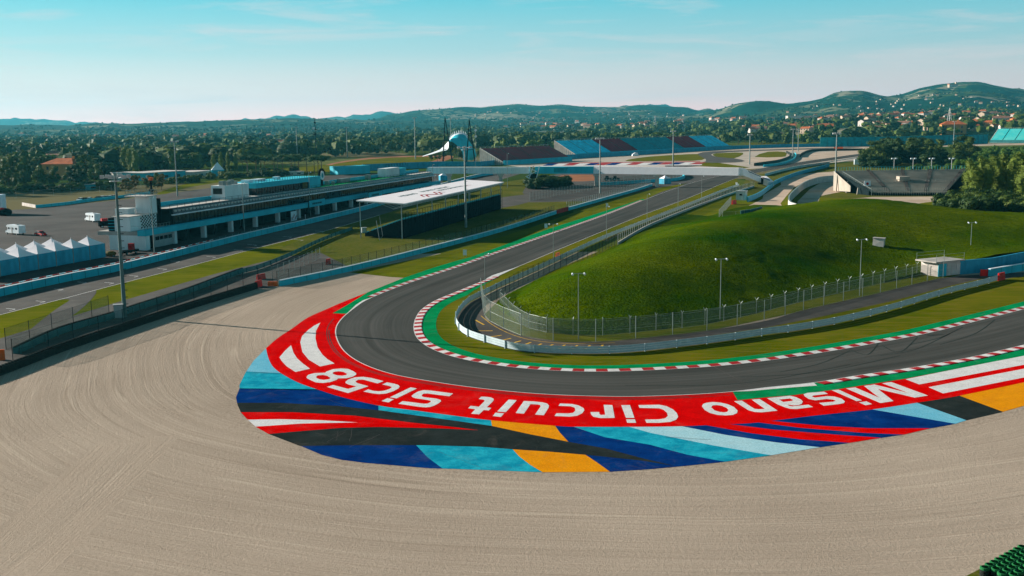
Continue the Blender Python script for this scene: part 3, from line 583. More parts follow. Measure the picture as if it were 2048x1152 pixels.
paint([(1147, 853.8), (1257, 853.8), (1300, 866), (1425, 891), (1542, 911), (1450, 924), (1375, 910), (1300, 890), (1210, 875)], 'cyan', Z2)
paint([(1257, 853.8), (1362, 852.5), (1450, 870), (1550, 885), (1640, 895), (1542, 911), (1425, 891), (1300, 866)], 'paleblue', Z2)
paint([(1362, 852.5), (1410, 850.5), (1500, 866.5), (1600, 879), (1700, 886), (1640, 895), (1550, 885), (1450, 870)], 'navy', Z2)
paint([(1410, 850.5), (1457, 848.5), (1550, 860), (1675, 870), (1762, 876), (1700, 886), (1600, 879), (1500, 866.5)], 'redpaint', Z2)
paint([(1457, 848.5), (1515, 845), (1600, 856), (1725, 866), (1808, 869.5), (1762, 876), (1675, 870), (1550, 860)], 'navy', Z2)
paint([(1515, 845), (1540, 842), (1650, 852.5), (1740, 857), (1861, 857), (1808, 869.5), (1725, 866), (1600, 856)], 'redpaint', Z2)
paint([(1540, 842), (1625, 831.5), (1743, 819), (1911, 848), (1861, 857), (1740, 857), (1650, 852.5)], 'navy', Z2)
paint([(1743, 819), (1833, 805.5), (1933, 841), (1911, 848)], 'lightblue', Z2)
paint([(1833, 805.5), (1918, 791.5), (2006, 824), (1933, 841)], 'charcoal', Z2)
paint([(1918, 791.5), (2048, 764.5), (2170, 737), (2170, 780), (2048, 812), (2006, 824)], 'amber', Z2)
# white blocks on the red band
Z5 = .042
paint([(641, 645.5), (628, 652), (617, 660), (604, 672.5), (600.5, 685), (605, 705), (617.5, 720), (640, 733.5), (669, 727.5), (655, 719), (645, 710), (635, 695), (631, 677), (632, 662)], 'whitepaint', Z5)
paint([(582, 691), (570, 702), (559, 715), (563, 722), (573, 733), (591, 744.5), (620, 738), (605, 727), (594, 717), (587, 706)], 'whitepaint', Z5)
paint([(1811, 759), (1838.5, 769.5), (2048, 730), (2170, 704), (2170, 684), (2048, 711)], 'whitepaint', Z5)
paint([(1857, 775), (1886, 787.5), (2048, 755.5), (2170, 728), (2170, 712), (2048, 738)], 'whitepaint', Z5)
# green bands outside the kerbs
go = [(1289, 399), (1285, 398), (1220, 419), (1100, 457), (1030, 482), (990, 497), (942, 514), (912, 522), (862, 537), (810, 555), (735, 585), (695, 610), (665, 627), (694, 628)]
pm.poly([[G(*p)[:2] for p in go]+[(p.x, p.y) for p in reversed(sub(TO, (697, 626), (1289, 400)))][::1]], .038, 8)
paint([(690, 631), (700, 626), (716, 613), (740, 597.5), (745, 594.5), (726, 601), (712, 610)], 'whitepaint', .046)
gl = [(1465, 784), (1475, 801), (1536, 795), (1587, 791), (1676, 779), (1811, 758), (2048, 712), (2170, 685)]
pm.poly([[G(*p)[:2] for p in gl]+[(p.x, p.y) for p in reversed(sub(TO, (1467, 784), (2160, 662)))]], .046, 8)
paint([(1465, 784), (1500, 783), (1560, 777.5), (1634, 772), (1628, 766.5), (1536, 775)], 'whitepaint', .060)
# lettering: circuit name, read from the far side
def crop(ox, oy, s, *loops): paint([(ox+x/s, oy+y/s) for x, y in loops[0]], 'whitepaint', .052, [[(ox+x/s, oy+y/s) for x, y in h] for h in loops[1:]])
a = (590, 720, 10.24)
crop(*a, [(232, 360), (270, 310), (400, 275), (620, 268), (640, 245), (780, 195), (950, 180), (1090, 190), (1200, 240), (1255, 280), (1250, 310), (1180, 350), (1060, 380), (885, 385), (850, 415), (720, 460), (570, 478), (430, 468), (320, 420), (250, 385)], [(765, 275), (800, 250), (900, 238), (990, 250), (1065, 290), (1050, 315), (960, 330), (860, 322), (790, 298)], [(430, 355), (460, 325), (570, 313), (660, 330), (728, 375), (700, 400), (590, 415), (500, 402), (445, 378)])
crop(*a, [(1815, 440), (1690, 488), (1400, 410), (1300, 410), (1240, 440), (1250, 465), (1300, 490), (1505, 545), (1085, 685), (655, 560), (780, 520), (1090, 600), (1258, 548), (1085, 505), (1035, 480), (1035, 455), (1090, 408), (1230, 362), (1400, 352), (1560, 375)])
a = (750, 760, 10.24)
crop(*a, [(245, 55), (400, 85), (480, 110), (505, 145), (480, 180), (380, 235), (230, 285), (80, 297), (-60, 280), (-235, 245), (-140, 200), (-30, 230), (80, 240), (200, 225), (300, 190), (345, 160), (320, 140), (250, 120), (150, 100)])
crop(*a, [(730, 158), (860, 182), (440, 385), (305, 362)]); crop(*a, [(255, 380), (388, 403), (275, 468), (135, 440)])
crop(*a, [(1600, 285), (1520, 342), (1080, 285), (990, 290), (955, 320), (965, 345), (1010, 360), (1260, 390), (1340, 415), (1355, 440), (1310, 480), (1220, 530), (1130, 560), (1040, 570), (880, 555), (480, 495), (570, 440), (1000, 495), (1080, 490), (1140, 460), (1140, 435), (1080, 418), (830, 382), (765, 360), (750, 335), (800, 290), (890, 240), (1000, 215), (1130, 222)])
a = (910, 770, 10.24)
crop(*a, [(485, 295), (540, 247), (640, 250), (740, 265), (790, 290), (790, 320), (760, 360), (650, 465), (745, 478), (690, 530), (590, 520), (495, 608), (330, 598), (415, 505), (270, 485), (320, 435), (490, 455), (600, 345), (605, 320), (590, 310)])
crop(*a, [(1100, 305), (1265, 320), (1040, 565), (865, 550)]); crop(*a, [(830, 575), (1005, 590), (940, 662), (775, 645)])
crop(*a, [(1410, 335), (1620, 345), (1800, 365), (1890, 390), (1925, 430), (1915, 475), (1820, 628), (1640, 615), (1750, 455), (1745, 420), (1700, 408), (1545, 400), (1410, 597), (1240, 585)])
a = (1090, 770, 6.827)
crop(*a, [(205, 258), (370, 265), (460, 285), (525, 320), (538, 350), (510, 390), (440, 425), (340, 438), (130, 430), (155, 390), (310, 395), (385, 385), (415, 355), (405, 315), (350, 297), (185, 290)])
crop(*a, [(800, 275), (920, 280), (952, 455), (760, 458), (660, 440), (630, 410), (620, 375), (740, 375), (742, 400), (760, 415), (822, 412)])
crop(*a, [(1040, 280), (1160, 280), (1222, 455), (1105, 455)]); crop(*a, [(1108, 475), (1228, 475), (1245, 522), (1122, 522)])
crop(*a, [(1275, 280), (1560, 275), (1660, 295), (1750, 340), (1800, 390), (1818, 440), (1790, 480), (1710, 510), (1560, 522), (1385, 522), (1365, 478), (1560, 475), (1640, 460), (1678, 430), (1665, 385), (1620, 345), (1560, 325), (1290, 318)])
a = (1380, 755, 8.192)
crop(*a, [(195, 480), (215, 440), (270, 420), (370, 408), (500, 418), (620, 445), (720, 490), (780, 550), (770, 590), (700, 620), (580, 630), (450, 620), (330, 590), (240, 540)], [(345, 495), (370, 465), (440, 458), (520, 470), (600, 505), (630, 540), (610, 570), (560, 578), (480, 570), (400, 545)])
crop(*a, [(720, 395), (850, 385), (1000, 485), (1060, 520), (1130, 528), (1225, 520), (1010, 370), (1140, 358), (1435, 550), (1180, 578), (1060, 572), (960, 545)])
crop(*a, [(1260, 345), (1640, 305), (1740, 330), (1820, 370), (1848, 400), (1830, 440), (1780, 458), (1700, 465), (1600, 450), (1620, 470), (1680, 480), (1940, 452), (2015, 490), (1740, 525), (1640, 520), (1540, 490), (1440, 450)], [(1460, 368), (1640, 350), (1690, 375), (1670, 390), (1530, 408)])
a = (1590, 740, 7.314)
crop(*a, [(425, 322), (480, 355), (260, 380), (250, 395), (290, 410), (470, 388), (580, 395), (680, 425), (730, 465), (715, 490), (640, 505), (420, 530), (350, 488), (560, 470), (595, 455), (560, 440), (460, 430), (300, 450), (200, 430), (140, 390), (125, 360), (180, 340)])
crop(*a, [(535, 300), (640, 293), (980, 450), (900, 462)]); crop(*a, [(935, 480), (1045, 465), (1128, 505), (1030, 522)])
crop(*a, [(745, 275), (880, 260), (1232, 412), (1008, 238), (1160, 218), (1655, 340), (1275, 200), (1410, 182), (1945, 380), (1750, 410), (1212, 283), (1440, 460), (1250, 490)])
pm.build('painted_runoff', [M[n] for n in PM], kind='structure')
# ================================================================== MOUND
def rbf(P, Z):
    P = np.array(P); n = len(P); d = np.hypot(P[:, None, 0]-P[None, :, 0], P[:, None, 1]-P[None, :, 1])
    K = np.where(d > 0, d*d*np.log(d+1e-9), 0)+np.eye(n)*30; A = np.block([[K, np.c_[np.ones(n), P]], [np.c_[np.ones(n), P].T, np.zeros((3, 3))]])
    w_ = np.linalg.solve(A, np.r_[Z, 0, 0, 0])
    def f(x, y):
        r = np.hypot(np.asarray(x)[..., None]-P[:, 0], np.asarray(y)[..., None]-P[:, 1]); U = np.where(r > 0, r*r*np.log(r+1e-9), 0)
        return U@w_[:n]+w_[n]+w_[n+1]*np.asarray(x)+w_[n+2]*np.asarray(y)
    return f
foot_near = [G(*p) for p in [(1420, 432), (1372, 428), (1310, 455), (1235, 490), (1180, 517), (1107, 545), (1052, 570), (1010, 592), (992, 606), (1000, 620), (1025, 640), (1056, 655), (1134, 669), (1200, 671), (1294, 662), (1400, 651), (1500, 630), (1590, 607), (1648, 594), (1756, 568), (1870, 545)]]
ctl = [(p.x, p.y, 0.) for p in foot_near]
ridge = [(1500, 424, 352), (1560, 415, 340), (1640, 405, 325), (1700, 400, 312), (1760, 403, 302), (1850, 415, 290), (1920, 425, 282), (2048, 433, 275), (2250, 440, 262)]
RP = [PD(*p) for p in ridge]; ctl += [tuple(p) for p in RP]
ctl += [(p.x*1.04+4, p.y+16, p.z*.9) for p in RP]
ctl += [(p.x*1.13+6, p.y+55, 0.) for p in RP]
for (x, y), z in [((1925, 520), 2.9), ((1985, 510), 2.9), ((2048, 500), 2.9), ((2200, 480), 3.0)]:
    g = G(x, y, z); ctl.append((g.x, g.y, z)); ctl.append((g.x-2, g.y-2, z-.2))
for (x_, y_), z_ in [((1060, 592), 2.6), ((1110, 566), 3.8), ((1180, 531), 5.0), ((1290, 487), 6.4), ((1400, 454), 7.6), ((1500, 431), 8.4)]:
    g_ = G(x_, y_, z_); ctl.append((g_.x, g_.y, z_))
for i in []:
    a_, b_, c_ = foot_near[i-1], foot_near[i], foot_near[i+1]; t_ = (c_-a_).normalized(); n_ = Vector((-t_.y, t_.x, 0)); q_ = b_+n_*16; ctl.append((q_.x, q_.y, 2.6))
ctl += [(PD(1455, 438, 335).x, 335, PD(1455, 438, 335).z)]
fz = rbf([c[:2] for c in ctl], [c[2] for c in ctl])
mx0, mx1, my0, my1, st = -8, 230, 150, 400, .9
nx, ny = int((mx1-mx0)/st)+1, int((my1-my0)/st)+1
X, Y = np.meshgrid(np.linspace(mx0, mx1, nx), np.linspace(my0, my1, ny)); Z = np.stack([fz(X[j], Y[j]) for j in range(ny)])
# inside test against the near foot line and the wall
footline = [(p.x, p.y) for p in foot_near]+[(G(1905, 548).x, G(1905, 548).y)]+[(G(x, y, z).x, G(x, y, z).y) for (x, y), z in [((1925, 520), 2.9), ((2048, 500), 2.9), ((2200, 480), 3.0)]]
farline = [(p.x*1.13+6, p.y+55) for p in reversed(RP)]
poly = footline+[(300, 262)]+farline
def inside(x, y, poly):
    c = False; j = len(poly)-1
    for i in range(len(poly)):
        (xi, yi), (xj, yj) = poly[i], poly[j]
        if (yi > y) != (yj > y) and x < (xj-xi)*(y-yi)/(yj-yi)+xi: c = not c
        j = i
    return c
V, F, vid = [], [], {}
def edge_snap(x, y):
    best = None
    for (ax, ay), (bx, by) in zip(poly, poly[1:]+poly[:1]):
        t = max(0, min(1, ((x-ax)*(bx-ax)+(y-ay)*(by-ay))/((bx-ax)**2+(by-ay)**2+1e-9))); px_, py_ = ax+(bx-ax)*t, ay+(by-ay)*t; d = math.hypot(x-px_, y-py_)
        if best is None or d < best[0]: best = (d, px_, py_)
    return best
ins = np.zeros(X.shape, bool)
for (xa, ya), (xb, yb) in zip(poly, poly[1:]+poly[:1]):
    if ya != yb: ins ^= ((ya > Y) != (yb > Y)) & (X < (xb-xa)*(Y-ya)/(yb-ya)+xa)
def gv(j, i):
    if (j, i) not in vid:
        x, y = X[j, i], Y[j, i]
        if not ins[j, i]: _, x, y = edge_snap(x, y)
        z = Z[j, i] if ins[j, i] else float(fz(np.array([x]), np.array([y]))[0]); k_ = min(1, max(0, z)/1.2); z = max(.03, z)+k_*(.25*noise.noise(Vector((x*.12, y*.12, 3)))+.09*noise.noise(Vector((x*.42, y*.30, 5)))+.17*noise.noise(Vector((x*1.0, y*.8, 8)))*(.5+max(0, noise.noise(Vector((x*.03, y*.03, 4))))*1.6))
        if not ins[j, i] and z < 1.2: z = .02
        vid[(j, i)] = len(V); V.append((x, y, z))
    return vid[(j, i)]
for j in range(ny-1):
    for i in range(nx-1):
        k = ins[j, i]+ins[j, i+1]+ins[j+1, i]+ins[j+1, i+1]
        if k: F.append((gv(j, i), gv(j, i+1), gv(j+1, i+1), gv(j+1, i)))
me = bpy.data.meshes.new('grass_mound'); me.from_pydata(V, [], F); me.materials.append(M['mound']); me.polygons.foreach_set('use_smooth', [True]*len(F)); me.update()
o = bpy.data.objects.new('grass_mound', me); COL.objects.link(o); o['kind'] = 'structure'
def mz(x, y): return max(0., float(fz(np.array([x]), np.array([y]))[0]))
# ================================================================== HILLS
sky_px = [(-900, 246), (-600, 250), (-300, 252), (-150, 252), (0, 250), (60, 250), (100, 251), (130, 252), (175, 247), (200, 245), (260, 247), (330, 245), (420, 243), (500, 240), (560, 238), (640, 238), (700, 240), (745, 240), (800, 226), (830, 219), (870, 217), (930, 213), (960, 216), (1000, 212), (1040, 208), (1080, 212), (1120, 209), (1160, 213), (1240, 214), (1280, 210), (1310, 212), (1360, 219), (1400, 222), (1440, 217), (1470, 207), (1510, 201), (1545, 203), (1570, 206), (1610, 201), (1640, 195), (1665, 184), (1690, 180), (1720, 180), (1745, 187), (1765, 192), (1800, 188), (1830, 178), (1870, 170), (1920, 165), (1950, 165), (1990, 173), (2048, 182), (2200, 192), (2350, 205), (2600, 198), (2800, 212), (3050, 222)]
def interp(x, T): return float(np.interp(x, [t[0] for t in T], [t[1] for t in T]))
# where along the line of sight the slopes begin, and how they climb: (pixel column, [(distance, pixel row)...])
D_ridge = [(-300, 4600), (600, 4800), (720, 5600), (780, 7200), (1380, 7200), (1450, 5600), (1760, 5200), (1800, 5600), (2350, 5600)]
prof = [(-300, [(3300, 0), (4000, 262)]), (400, [(3200, 0), (3700, 262)]), (750, [(2600, 0), (3600, 263), (5200, 243)]), (1100, [(2300, 0), (3600, 256), (5600, 236)]), (1400, [(1900, 0), (3200, 250), (5000, 237)]), (1650, [(1500, 0), (2300, 252), (3800, 232)]), (1900, [(1300, 0), (1900, 251), (3400, 226)]), (2350, [(1200, 0), (1700, 250), (3000, 222)])]
def hill_profile(px):
    """list of (distance, height)"""
    px_true, px = px, min(2340, max(-290, px))
    for (a, pa), (b, pb) in zip(prof, prof[1:]):
        if a <= px <= b: break
    t = (px-a)/(b-a); Dr = interp(px, D_ridge); out = []
    m_ = max(len(pa), len(pb)); pa = pa+[None]*(m_-len(pa)); pb = pb+[None]*(m_-len(pb))
    for u, v in zip(pa, pb):
        if u is None: u = v if t > .5 else None
        if v is None: v = u if t < .5 else None
        if u is None or v is None: continue
        D = u[0]*(1-t)+v[0]*t
        if u[1] == 0: out.append((D, 0.)); continue
        y = u[1]*(1-t)+v[1]*t; out.append((D, max(1., PD(px, y, D).z)))
    out = [o for o in out if o[0] < Dr*.93]
    zr = PD(px, interp(px_true, sky_px), Dr).z
    out += [(Dr, zr), (Dr*1.15, zr*.75), (Dr*1.4, zr*.5)]
    return out
nA, nD = 800, 120; Dmin, Dmax = 1250., 9500.
PX0, PX1 = -900, 3000; pxs = np.linspace(PX0, PX1, nA); Ds = np.geomspace(Dmin, Dmax, nD); HZ = np.zeros((nA, nD)); HX = np.zeros((nA, nD))
for i, px in enumerate(pxs):
    hp = hill_profile(px); z = np.interp(Ds, [h[0] for h in hp], [h[1] for h in hp], left=0)
    HX[i] = [ray(px, 300)[0]/ray(px, 300)[1]*D for D in Ds]
    Dr = interp(px, D_ridge)
    for j, D in enumerate(Ds):
        if z[j] > .5:
            n = noise.fractal(Vector((HX[i, j]*.0022, D*.0022, 1.3)), .9, 2.0, 5)
            amp = min(z[j]*.40, 30) * (.25 if abs(D-Dr) < 250 else 1)
            z[j] = z[j]+n*amp + 1.6*noise.noise(Vector((HX[i, j]*.03, D*.03, 7)))
    HZ[i] = z
for _ in range(2): HZ[1:-1] = (HZ[:-2]+2*HZ[1:-1]+HZ[2:])/4
def hz(x, D):
    if D < Dmin: return 0.
    px = 1024+x/D*F_PX*1.012
    i = int(np.clip((px-PX0)/(PX1-PX0)*(nA-1), 0, nA-1)); j = int(np.clip(math.log(D/Dmin)/math.log(Dmax/Dmin)*(nD-1), 0, nD-1)); return float(HZ[i, j])
V = [(HX[i, j], Ds[j], HZ[i, j]-.6) for i in range(nA) for j in range(nD)]
F = [(i*nD+j, (i+1)*nD+j, (i+1)*nD+j+1, i*nD+j+1) for i in range(nA-1) for j in range(nD-1)]
me = bpy.data.meshes.new('hills'); me.from_pydata(V, [], F); me.polygons.foreach_set('use_smooth', [True]*len(F)); me.update()
hm = mat('hill_cover', (.003, .030, .016), .95, 0, .0022, col2=(.010, .046, .022), detail=8, spec=.02, bump=1, bscale=.02); N_, L_, B = nodes(hm)
tcn = N_.new('ShaderNodeTexCoord'); vo = N_.new('ShaderNodeTexVoronoi'); vo.inputs['Scale'].default_value = .0045; vo.inputs['Randomness'].default_value = .9
mpn = N_.new('ShaderNodeMapping'); mpn.inputs['Scale'].default_value = (1, .8, .0); mpn.inputs['Rotation'].default_value = (0, 0, .5); L_.new(tcn.outputs['Object'], mpn.inputs[0]); L_.new(mpn.outputs[0], vo.inputs[0])
n3 = N_.new('ShaderNodeTexNoise'); n3.inputs['Scale'].default_value = .0016; n3.inputs['Detail'].default_value = 4; L_.new(mpn.outputs[0], n3.inputs[0])
ff = N_.new('ShaderNodeMath'); ff.operation = 'GREATER_THAN'; ff.inputs[1].default_value = .50; L_.new(n3.outputs[0], ff.inputs[0])
fr = N_.new('ShaderNodeValToRGB'); L_.new(vo.outputs['Color'], fr.inputs[0]); fr.color_ramp.interpolation = 'CONSTANT'
E_ = fr.color_ramp.elements; E_[0].position = 0; E_[0].color = (.022, .045, .015, 1); E_[1].position = .35; E_[1].color = (.13, .135, .075, 1)
for p_, c_ in ((.5, (.05, .075, .02)), (.62, (.24, .21, .14)), (.75, (.03, .055, .018)), (.88, (.15, .15, .08))): e = E_.new(p_); e.color = (*c_, 1)
mi = N_.new('ShaderNodeMixRGB'); old = B.inputs['Base Color'].links[0].from_socket; L_.new(ff.outputs[0], mi.inputs[0]); L_.new(old, mi.inputs[1]); L_.new(fr.outputs[0], mi.inputs[2])
# tree speckle
n4 = N_.new('ShaderNodeTexNoise'); n4.inputs['Scale'].default_value = .022; n4.inputs['Detail'].default_value = 5; L_.new(mpn.outputs[0], n4.inputs[0])
sr = N_.new('ShaderNodeValToRGB'); sr.color_ramp.elements[0].position = .50; sr.color_ramp.elements[1].position = .56; L_.new(n4.outputs[0], sr.inputs[0])
m2 = N_.new('ShaderNodeMixRGB'); L_.new(sr.outputs[0], m2.inputs[0]); L_.new(mi.outputs[0], m2.inputs[1]); m2.inputs[2].default_value = (.002, .022, .012, 1); L_.new(m2.outputs[0], B.inputs['Base Color'])
me.materials.append(hm); o = bpy.data.objects.new('hills', me); COL.objects.link(o); o['kind'] = 'structure'
# far mountains
def range_(name, D, pts, m):
    mb = MB(); P = []
    for a, b in zip(pts, pts[1:]):
        for k in range(6):
            t = k/6; x = a[0]+(b[0]-a[0])*t; y = a[1]+(b[1]-a[1])*t; p = PD(x, y, D); p.z += 30*noise.noise(Vector((x*.05, D, 0))); P.append(p)
    F0 = [Vector((p.x*.9, p.y-1500, -2)) for p in P]; M0 = [Vector((p.x*.96, p.y-600, p.z*.55)) for p in P]; B0_ = [Vector((p.x*1.1, p.y+900, -2)) for p in P]
    mb.strip(F0, M0); mb.strip(M0, P); mb.strip(P, B0_); return mb.build(name, m, kind='structure', smooth=True)
range_('far_mountains', 11500, [(-300, 246), (0, 238), (60, 237), (120, 241), (180, 245), (260, 248), (320, 246), (420, 244), (480, 240), (540, 235), (575, 229), (600, 232), (640, 237), (690, 232), (740, 229), (765, 221), (790, 226), (860, 232), (950, 236)], hm)
range_('far_mountain_peak', 10800, [(1180, 222), (1240, 213), (1275, 211), (1300, 208), (1330, 210), (1360, 216), (1420, 222)], hm)
# ================================================================== BARRIERS AND FENCES
def posts_along(P, step, fn, name, m, parent, maxn=99):
    L_ = sum((b-a).length for a, b in zip(P, P[1:])); n = min(maxn-1, max(1, round(L_/step))); R_ = resample(P, count=n); proto = None; out = []
    for i, p in enumerate(R_):
        t = (R_[min(i+1, n)]-R_[max(i-1, 0)]); rz = math.atan2(t.y, t.x)
        if proto is None:
            mb = MB(); fn(mb); proto = o = mb.build(name, m, parent)
        else: o = proto.copy(); COL.objects.link(o); o.parent = parent
        o.location = (p.x-parent.location.x, p.y-parent.location.y, p.z); o.rotation_euler = (0, 0, rz); out.append(o)
    return out
def rel(P, o): return [Vector((p.x-o.x, p.y-o.y, p.z)) for p in P]
def guardrail(P, rails, h, label, group=None, step=4.2, m='rail'):
    P = resample(P, step=2.); o = P[0]; root = empty('guardrail', (o.x, o.y, 0), 0, label, 'guardrail', group); Q = rel(P, o)
    rh = .31
    for k in range(rails):
        z = h-.02-rh-k*(rh+.03); mb = MB(); mb.sweep(Q, [(.0, z), (.05, z+.04), (.05, z+.10), (-.01, z+.155), (.05, z+.21), (.05, z+.27), (0, z+rh), (-.03, z+rh), (-.03, z)]); mb.build('rail', M[m], root)
    posts_along(P, step, lambda mb: mb.box(-.06, .06, -.22, -.04, 0, h+.02), 'post', M[m], root)
    return root
def fence(P, h, step, label, group=None, mesh='mesh', post='galv', arms=False, base=0, r=.05, cat='fence', wires=True, name='wire_fence', z0=0):
    P = resample(P, step=1.5); o = P[0]; root = empty(name, (o.x, o.y, 0), 0, label, cat, group); Q = rel(P, o)
    mb = MB(); A = [q+Vector((0, 0, base+.05)) for q in Q]; B = [q+Vector((0, 0, h)) for q in Q]; mb.strip(A, B); mb.build('mesh_panel', M[mesh], root)
    if wires:
        mb = MB(); R_ = resample(Q, step=step)
        for z in (h, h*.5, base+.1):
            for a, b in zip(R_, R_[1:]): mb.cyl(a+Vector((0, 0, z)), b+Vector((0, 0, z)), .018, n=3, caps=False)
        mb.build('tension_wire', M[post], root)
    def pf(mb):
        mb.cyl((0, 0, 0), (0, 0, h+.1), r, n=6)
        if arms:
            mb.cyl((0, 0, h+.05), (0, .35, h+.5), r*.8, n=5); mb.cyl((0, 0, h+.05), (0, -.35, h+.5), r*.8, n=5)
    posts_along(P, step, pf, 'post', M[post], root)
    if base:
        mb = MB(); mb.sweep(resample(Q, step=3), [(-.15, 0), (.15, 0), (.12, base), (-.12, base)]); mb.build('concrete_base', M['pale_concrete'], root)
    return root
def wall(P, h, th, m, label, name='barrier_wall', cat='wall', group=None, cap=None, foot=0):
    P = resample(P, step=3); o = P[0]; root = empty(name, (o.x, o.y, 0), 0, label, cat, group); Q = rel(P, o)
    MB().sweep(Q, [(-th/2, foot), (th/2, foot), (th/2*.8, h), (-th/2*.8, h)]).build('wall_panel', M[m], root)
    if h < 1.7 and th >= .4:
        mb = MB(); R_ = resample(Q, step=4.0)[1:-1]
        for a_, b_ in zip(R_, R_[1:]):
            t_ = (b_-a_).normalized(); n_ = Vector((-t_.y, t_.x, 0))*(th/2+.004)
            for s_ in (-1, 1): mb.face([a_+n_*s_+t_*-.05+Vector((0, 0, .02)), a_+n_*s_+t_*.05+Vector((0, 0, .02)), a_+n_*s_*.86+t_*.05+Vector((0, 0, h-.02)), a_+n_*s_*.86-t_*.05+Vector((0, 0, h-.02))])
        if mb.f: mb.build('panel_joints', M['darkmetal'], root)
    if cap: MB().sweep(Q, [(-th/2-.03, h+.003), (th/2+.03, h+.003), (th/2+.03, h+.12), (-th/2-.03, h+.12)]).build('coping', M[cap], root)
    return root
def tyre_ring(mb, c, r=.32, w_=.22, n=10, mi=0, q=.6):
    i = len(mb.v); c = Vector(c)
    prof_ = [(r*q, 0), (r, w_*.15), (r, w_*.85), (r*q, w_)]
    for k in range(n):
        t = 2*math.pi*k/n
        for rr_, z in prof_: mb.v.append((c.x+rr_*math.cos(t), c.y+rr_*math.sin(t), c.z+z))
    for k in range(n):
        a, b = i+k*4, i+((k+1) % n)*4
        for q in range(3): mb.f.append((a+q, b+q, b+q+1, a+q+1)); mb.m.append(mi)
def tyre_barrier(P, h, label, belt='rubber', group=None, rows=1, side_=1):
    P = resample(P, step=.66); o = P[0]; root = empty('tyre_barrier', (o.x, o.y, 0), 0, label, 'tyre barrier', group); Q = rel(P, o)
    MB().sweep(Q[::3]+[Q[-1]], [(-.42, .02), (.42, .02), (.42, h-.12), (-.42, h-.12)]).build('rubber_belt', M[belt], root)
    mb = MB()
    for q in Q:
        for k in range(rows): tyre_ring(mb, q+Vector((0, 0, h-.14)), .31, .24, 8)
    o2 = mb.build('tyre_row', M['rubber'], root); return root

guardrail(RAIL, 3, 1.15, 'long galvanised triple guardrail sweeping round the inside of the bend')
fence(GL([(982, 607), (992, 602), (1022, 582), (1052, 565), (1107, 542), (1180, 517), (1235, 490)], 0, 6), 2.9, 3.4, 'dark posted catch fence behind the guardrail between bend and grassy mound', mesh='mesh', post='darkmetal')
fence(GL([(1236, 489.5), (1299, 453), (1386, 417), (1450, 393), (1508, 374)], 0, 6), 2.7, 3.2, 'catch fence on pale concrete footing along the mound towards the footbridge', base=.75, post='grey')
fence(F2, 3.4, 6.5, 'tall wire mesh fence along the outer edge of the perimeter lane', post='galv', r=.06)
F3 = GL([(1000, 609), (1012, 622), (1035, 644), (1070, 661), (1134, 670), (1200, 672), (1294, 663), (1400, 652), (1500, 631), (1590, 608), (1648, 594), (1756, 568), (1874, 541)], 0, 6)
fence(F3, 2.3, 4.6, 'inner wire fence with forked post tops at the foot of the mound', arms=True, post='galv', r=.055)
# left side barriers
TB = GL([(-120, 790), (0, 750), (125, 702), (250, 660), (375, 619), (512, 577)], 0, 6)
tyre_barrier(TB, 1.15, 'long dark tyre barrier at the far edge of the raked gravel trap', belt='rubber')
L2 = GL([(32, 708), (120, 668), (225, 637), (275, 620), (375, 587), (475, 549), (512, 539), (570, 516), (640, 483), (700, 461)], 0, 6)
tyre_barrier(L2[:32], 1.1, 'tyre topped teal barrier between the grass verge and the service lane', belt='teal')
guardrail(offs(L2, -.6), 3, 1.15, m='teal', label='teal shaded guardrail behind the tyre topped barrier beside the verge')
fence(GL([(26, 722), (78, 712), (165, 682), (250, 656), (312, 631), (430, 593), (512, 568), (545, 558)], 0, 6), 3.1, 6.2, 'steel post catch fence on the narrow lane above the gravel trap', mesh='meshgreen', post='darkmetal')
fence(offs(GL([(20, 700), (92, 675), (160, 652), (225, 628)], 0, 6), .6), 3.2, 5.8, 'short row of dark fence posts beside the grey escape path', mesh='mesh', post='darkmetal')
# pit wall and straight
PW = GL([(-140, 628), (0, 593), (125, 565), (250, 539), (400, 501), (500, 475.5), (643, 441.5), (742, 416.5), (860, 380), (942, 357), (985, 349)], 0, 6)
wall(PW, 1.55, .5, 'blueshade_wall', 'low white pit wall coloured in shade blue running beside the start straight', cap='white')
mb = MB(); a = offs(PW, .0)
W2 = GL([(560, 572.5), (700, 542.5), (860, 502), (1000, 464), (1112, 428)], 0, 6)
wall(W2, 1.15, .45, 'blueshade_wall', 'pale blue concrete wall between the grassy bank and the race track', cap='white')
W3 = GL([(1137, 421), (1200, 403), (1274, 382), (1304, 372)], 0, 6)
wall(W3, 1.15, .45, 'blueshade_wall', 'short pale blue wall beyond the dark red gate beside the track', cap='white')
g0, g1 = G(1113, 428), G(1136, 421.5)
mb = MB(); mb.sweep([g0, g1], [(-.12, .0), (.12, .0), (.12, 1.5), (-.12, 1.5)]); t = mb.build('gate', M['kerbred']); tag(t, 'dark red gate closing the gap between two blue walls', 'gate')
fence(offs(W2, .7), 3.0, 3.6, 'green catch fence standing on the blue wall below the grandstand', mesh='meshgreen', post='darkmetal')
fence(offs(W3, .7), 3.2, 3.0, 'catch fence above the short blue wall near the footbridge', mesh='mesh', post='galv')
fence(GL([(1060, 402), (1140, 388), (1210, 378), (1290, 370)], 0, 6), 3.6, 3.2, 'tall wire fence around the grey lot under the footbridge', mesh='mesh', post='galv')
fence(GL([(545, 558), (600, 536), (640, 517)], 0, 4), 2.6, 3.5, 'short wire fence beside the red plastic barriers', mesh='mesh', post='galv')
fence(GL([(0, 399), (60, 394), (115, 391), (180, 386), (240, 380), (300, 373)], 0, 4), 3.0, 9, 'green boundary fence between paddock and dark trees', mesh='meshgreen', post='grey')
wall(GL([(72, 416), (130, 410), (180, 403), (225, 398), (300, 388)], 0, 4), 1.2, .4, 'blueshade_wall', 'low blue wall at the far side of the paddock')
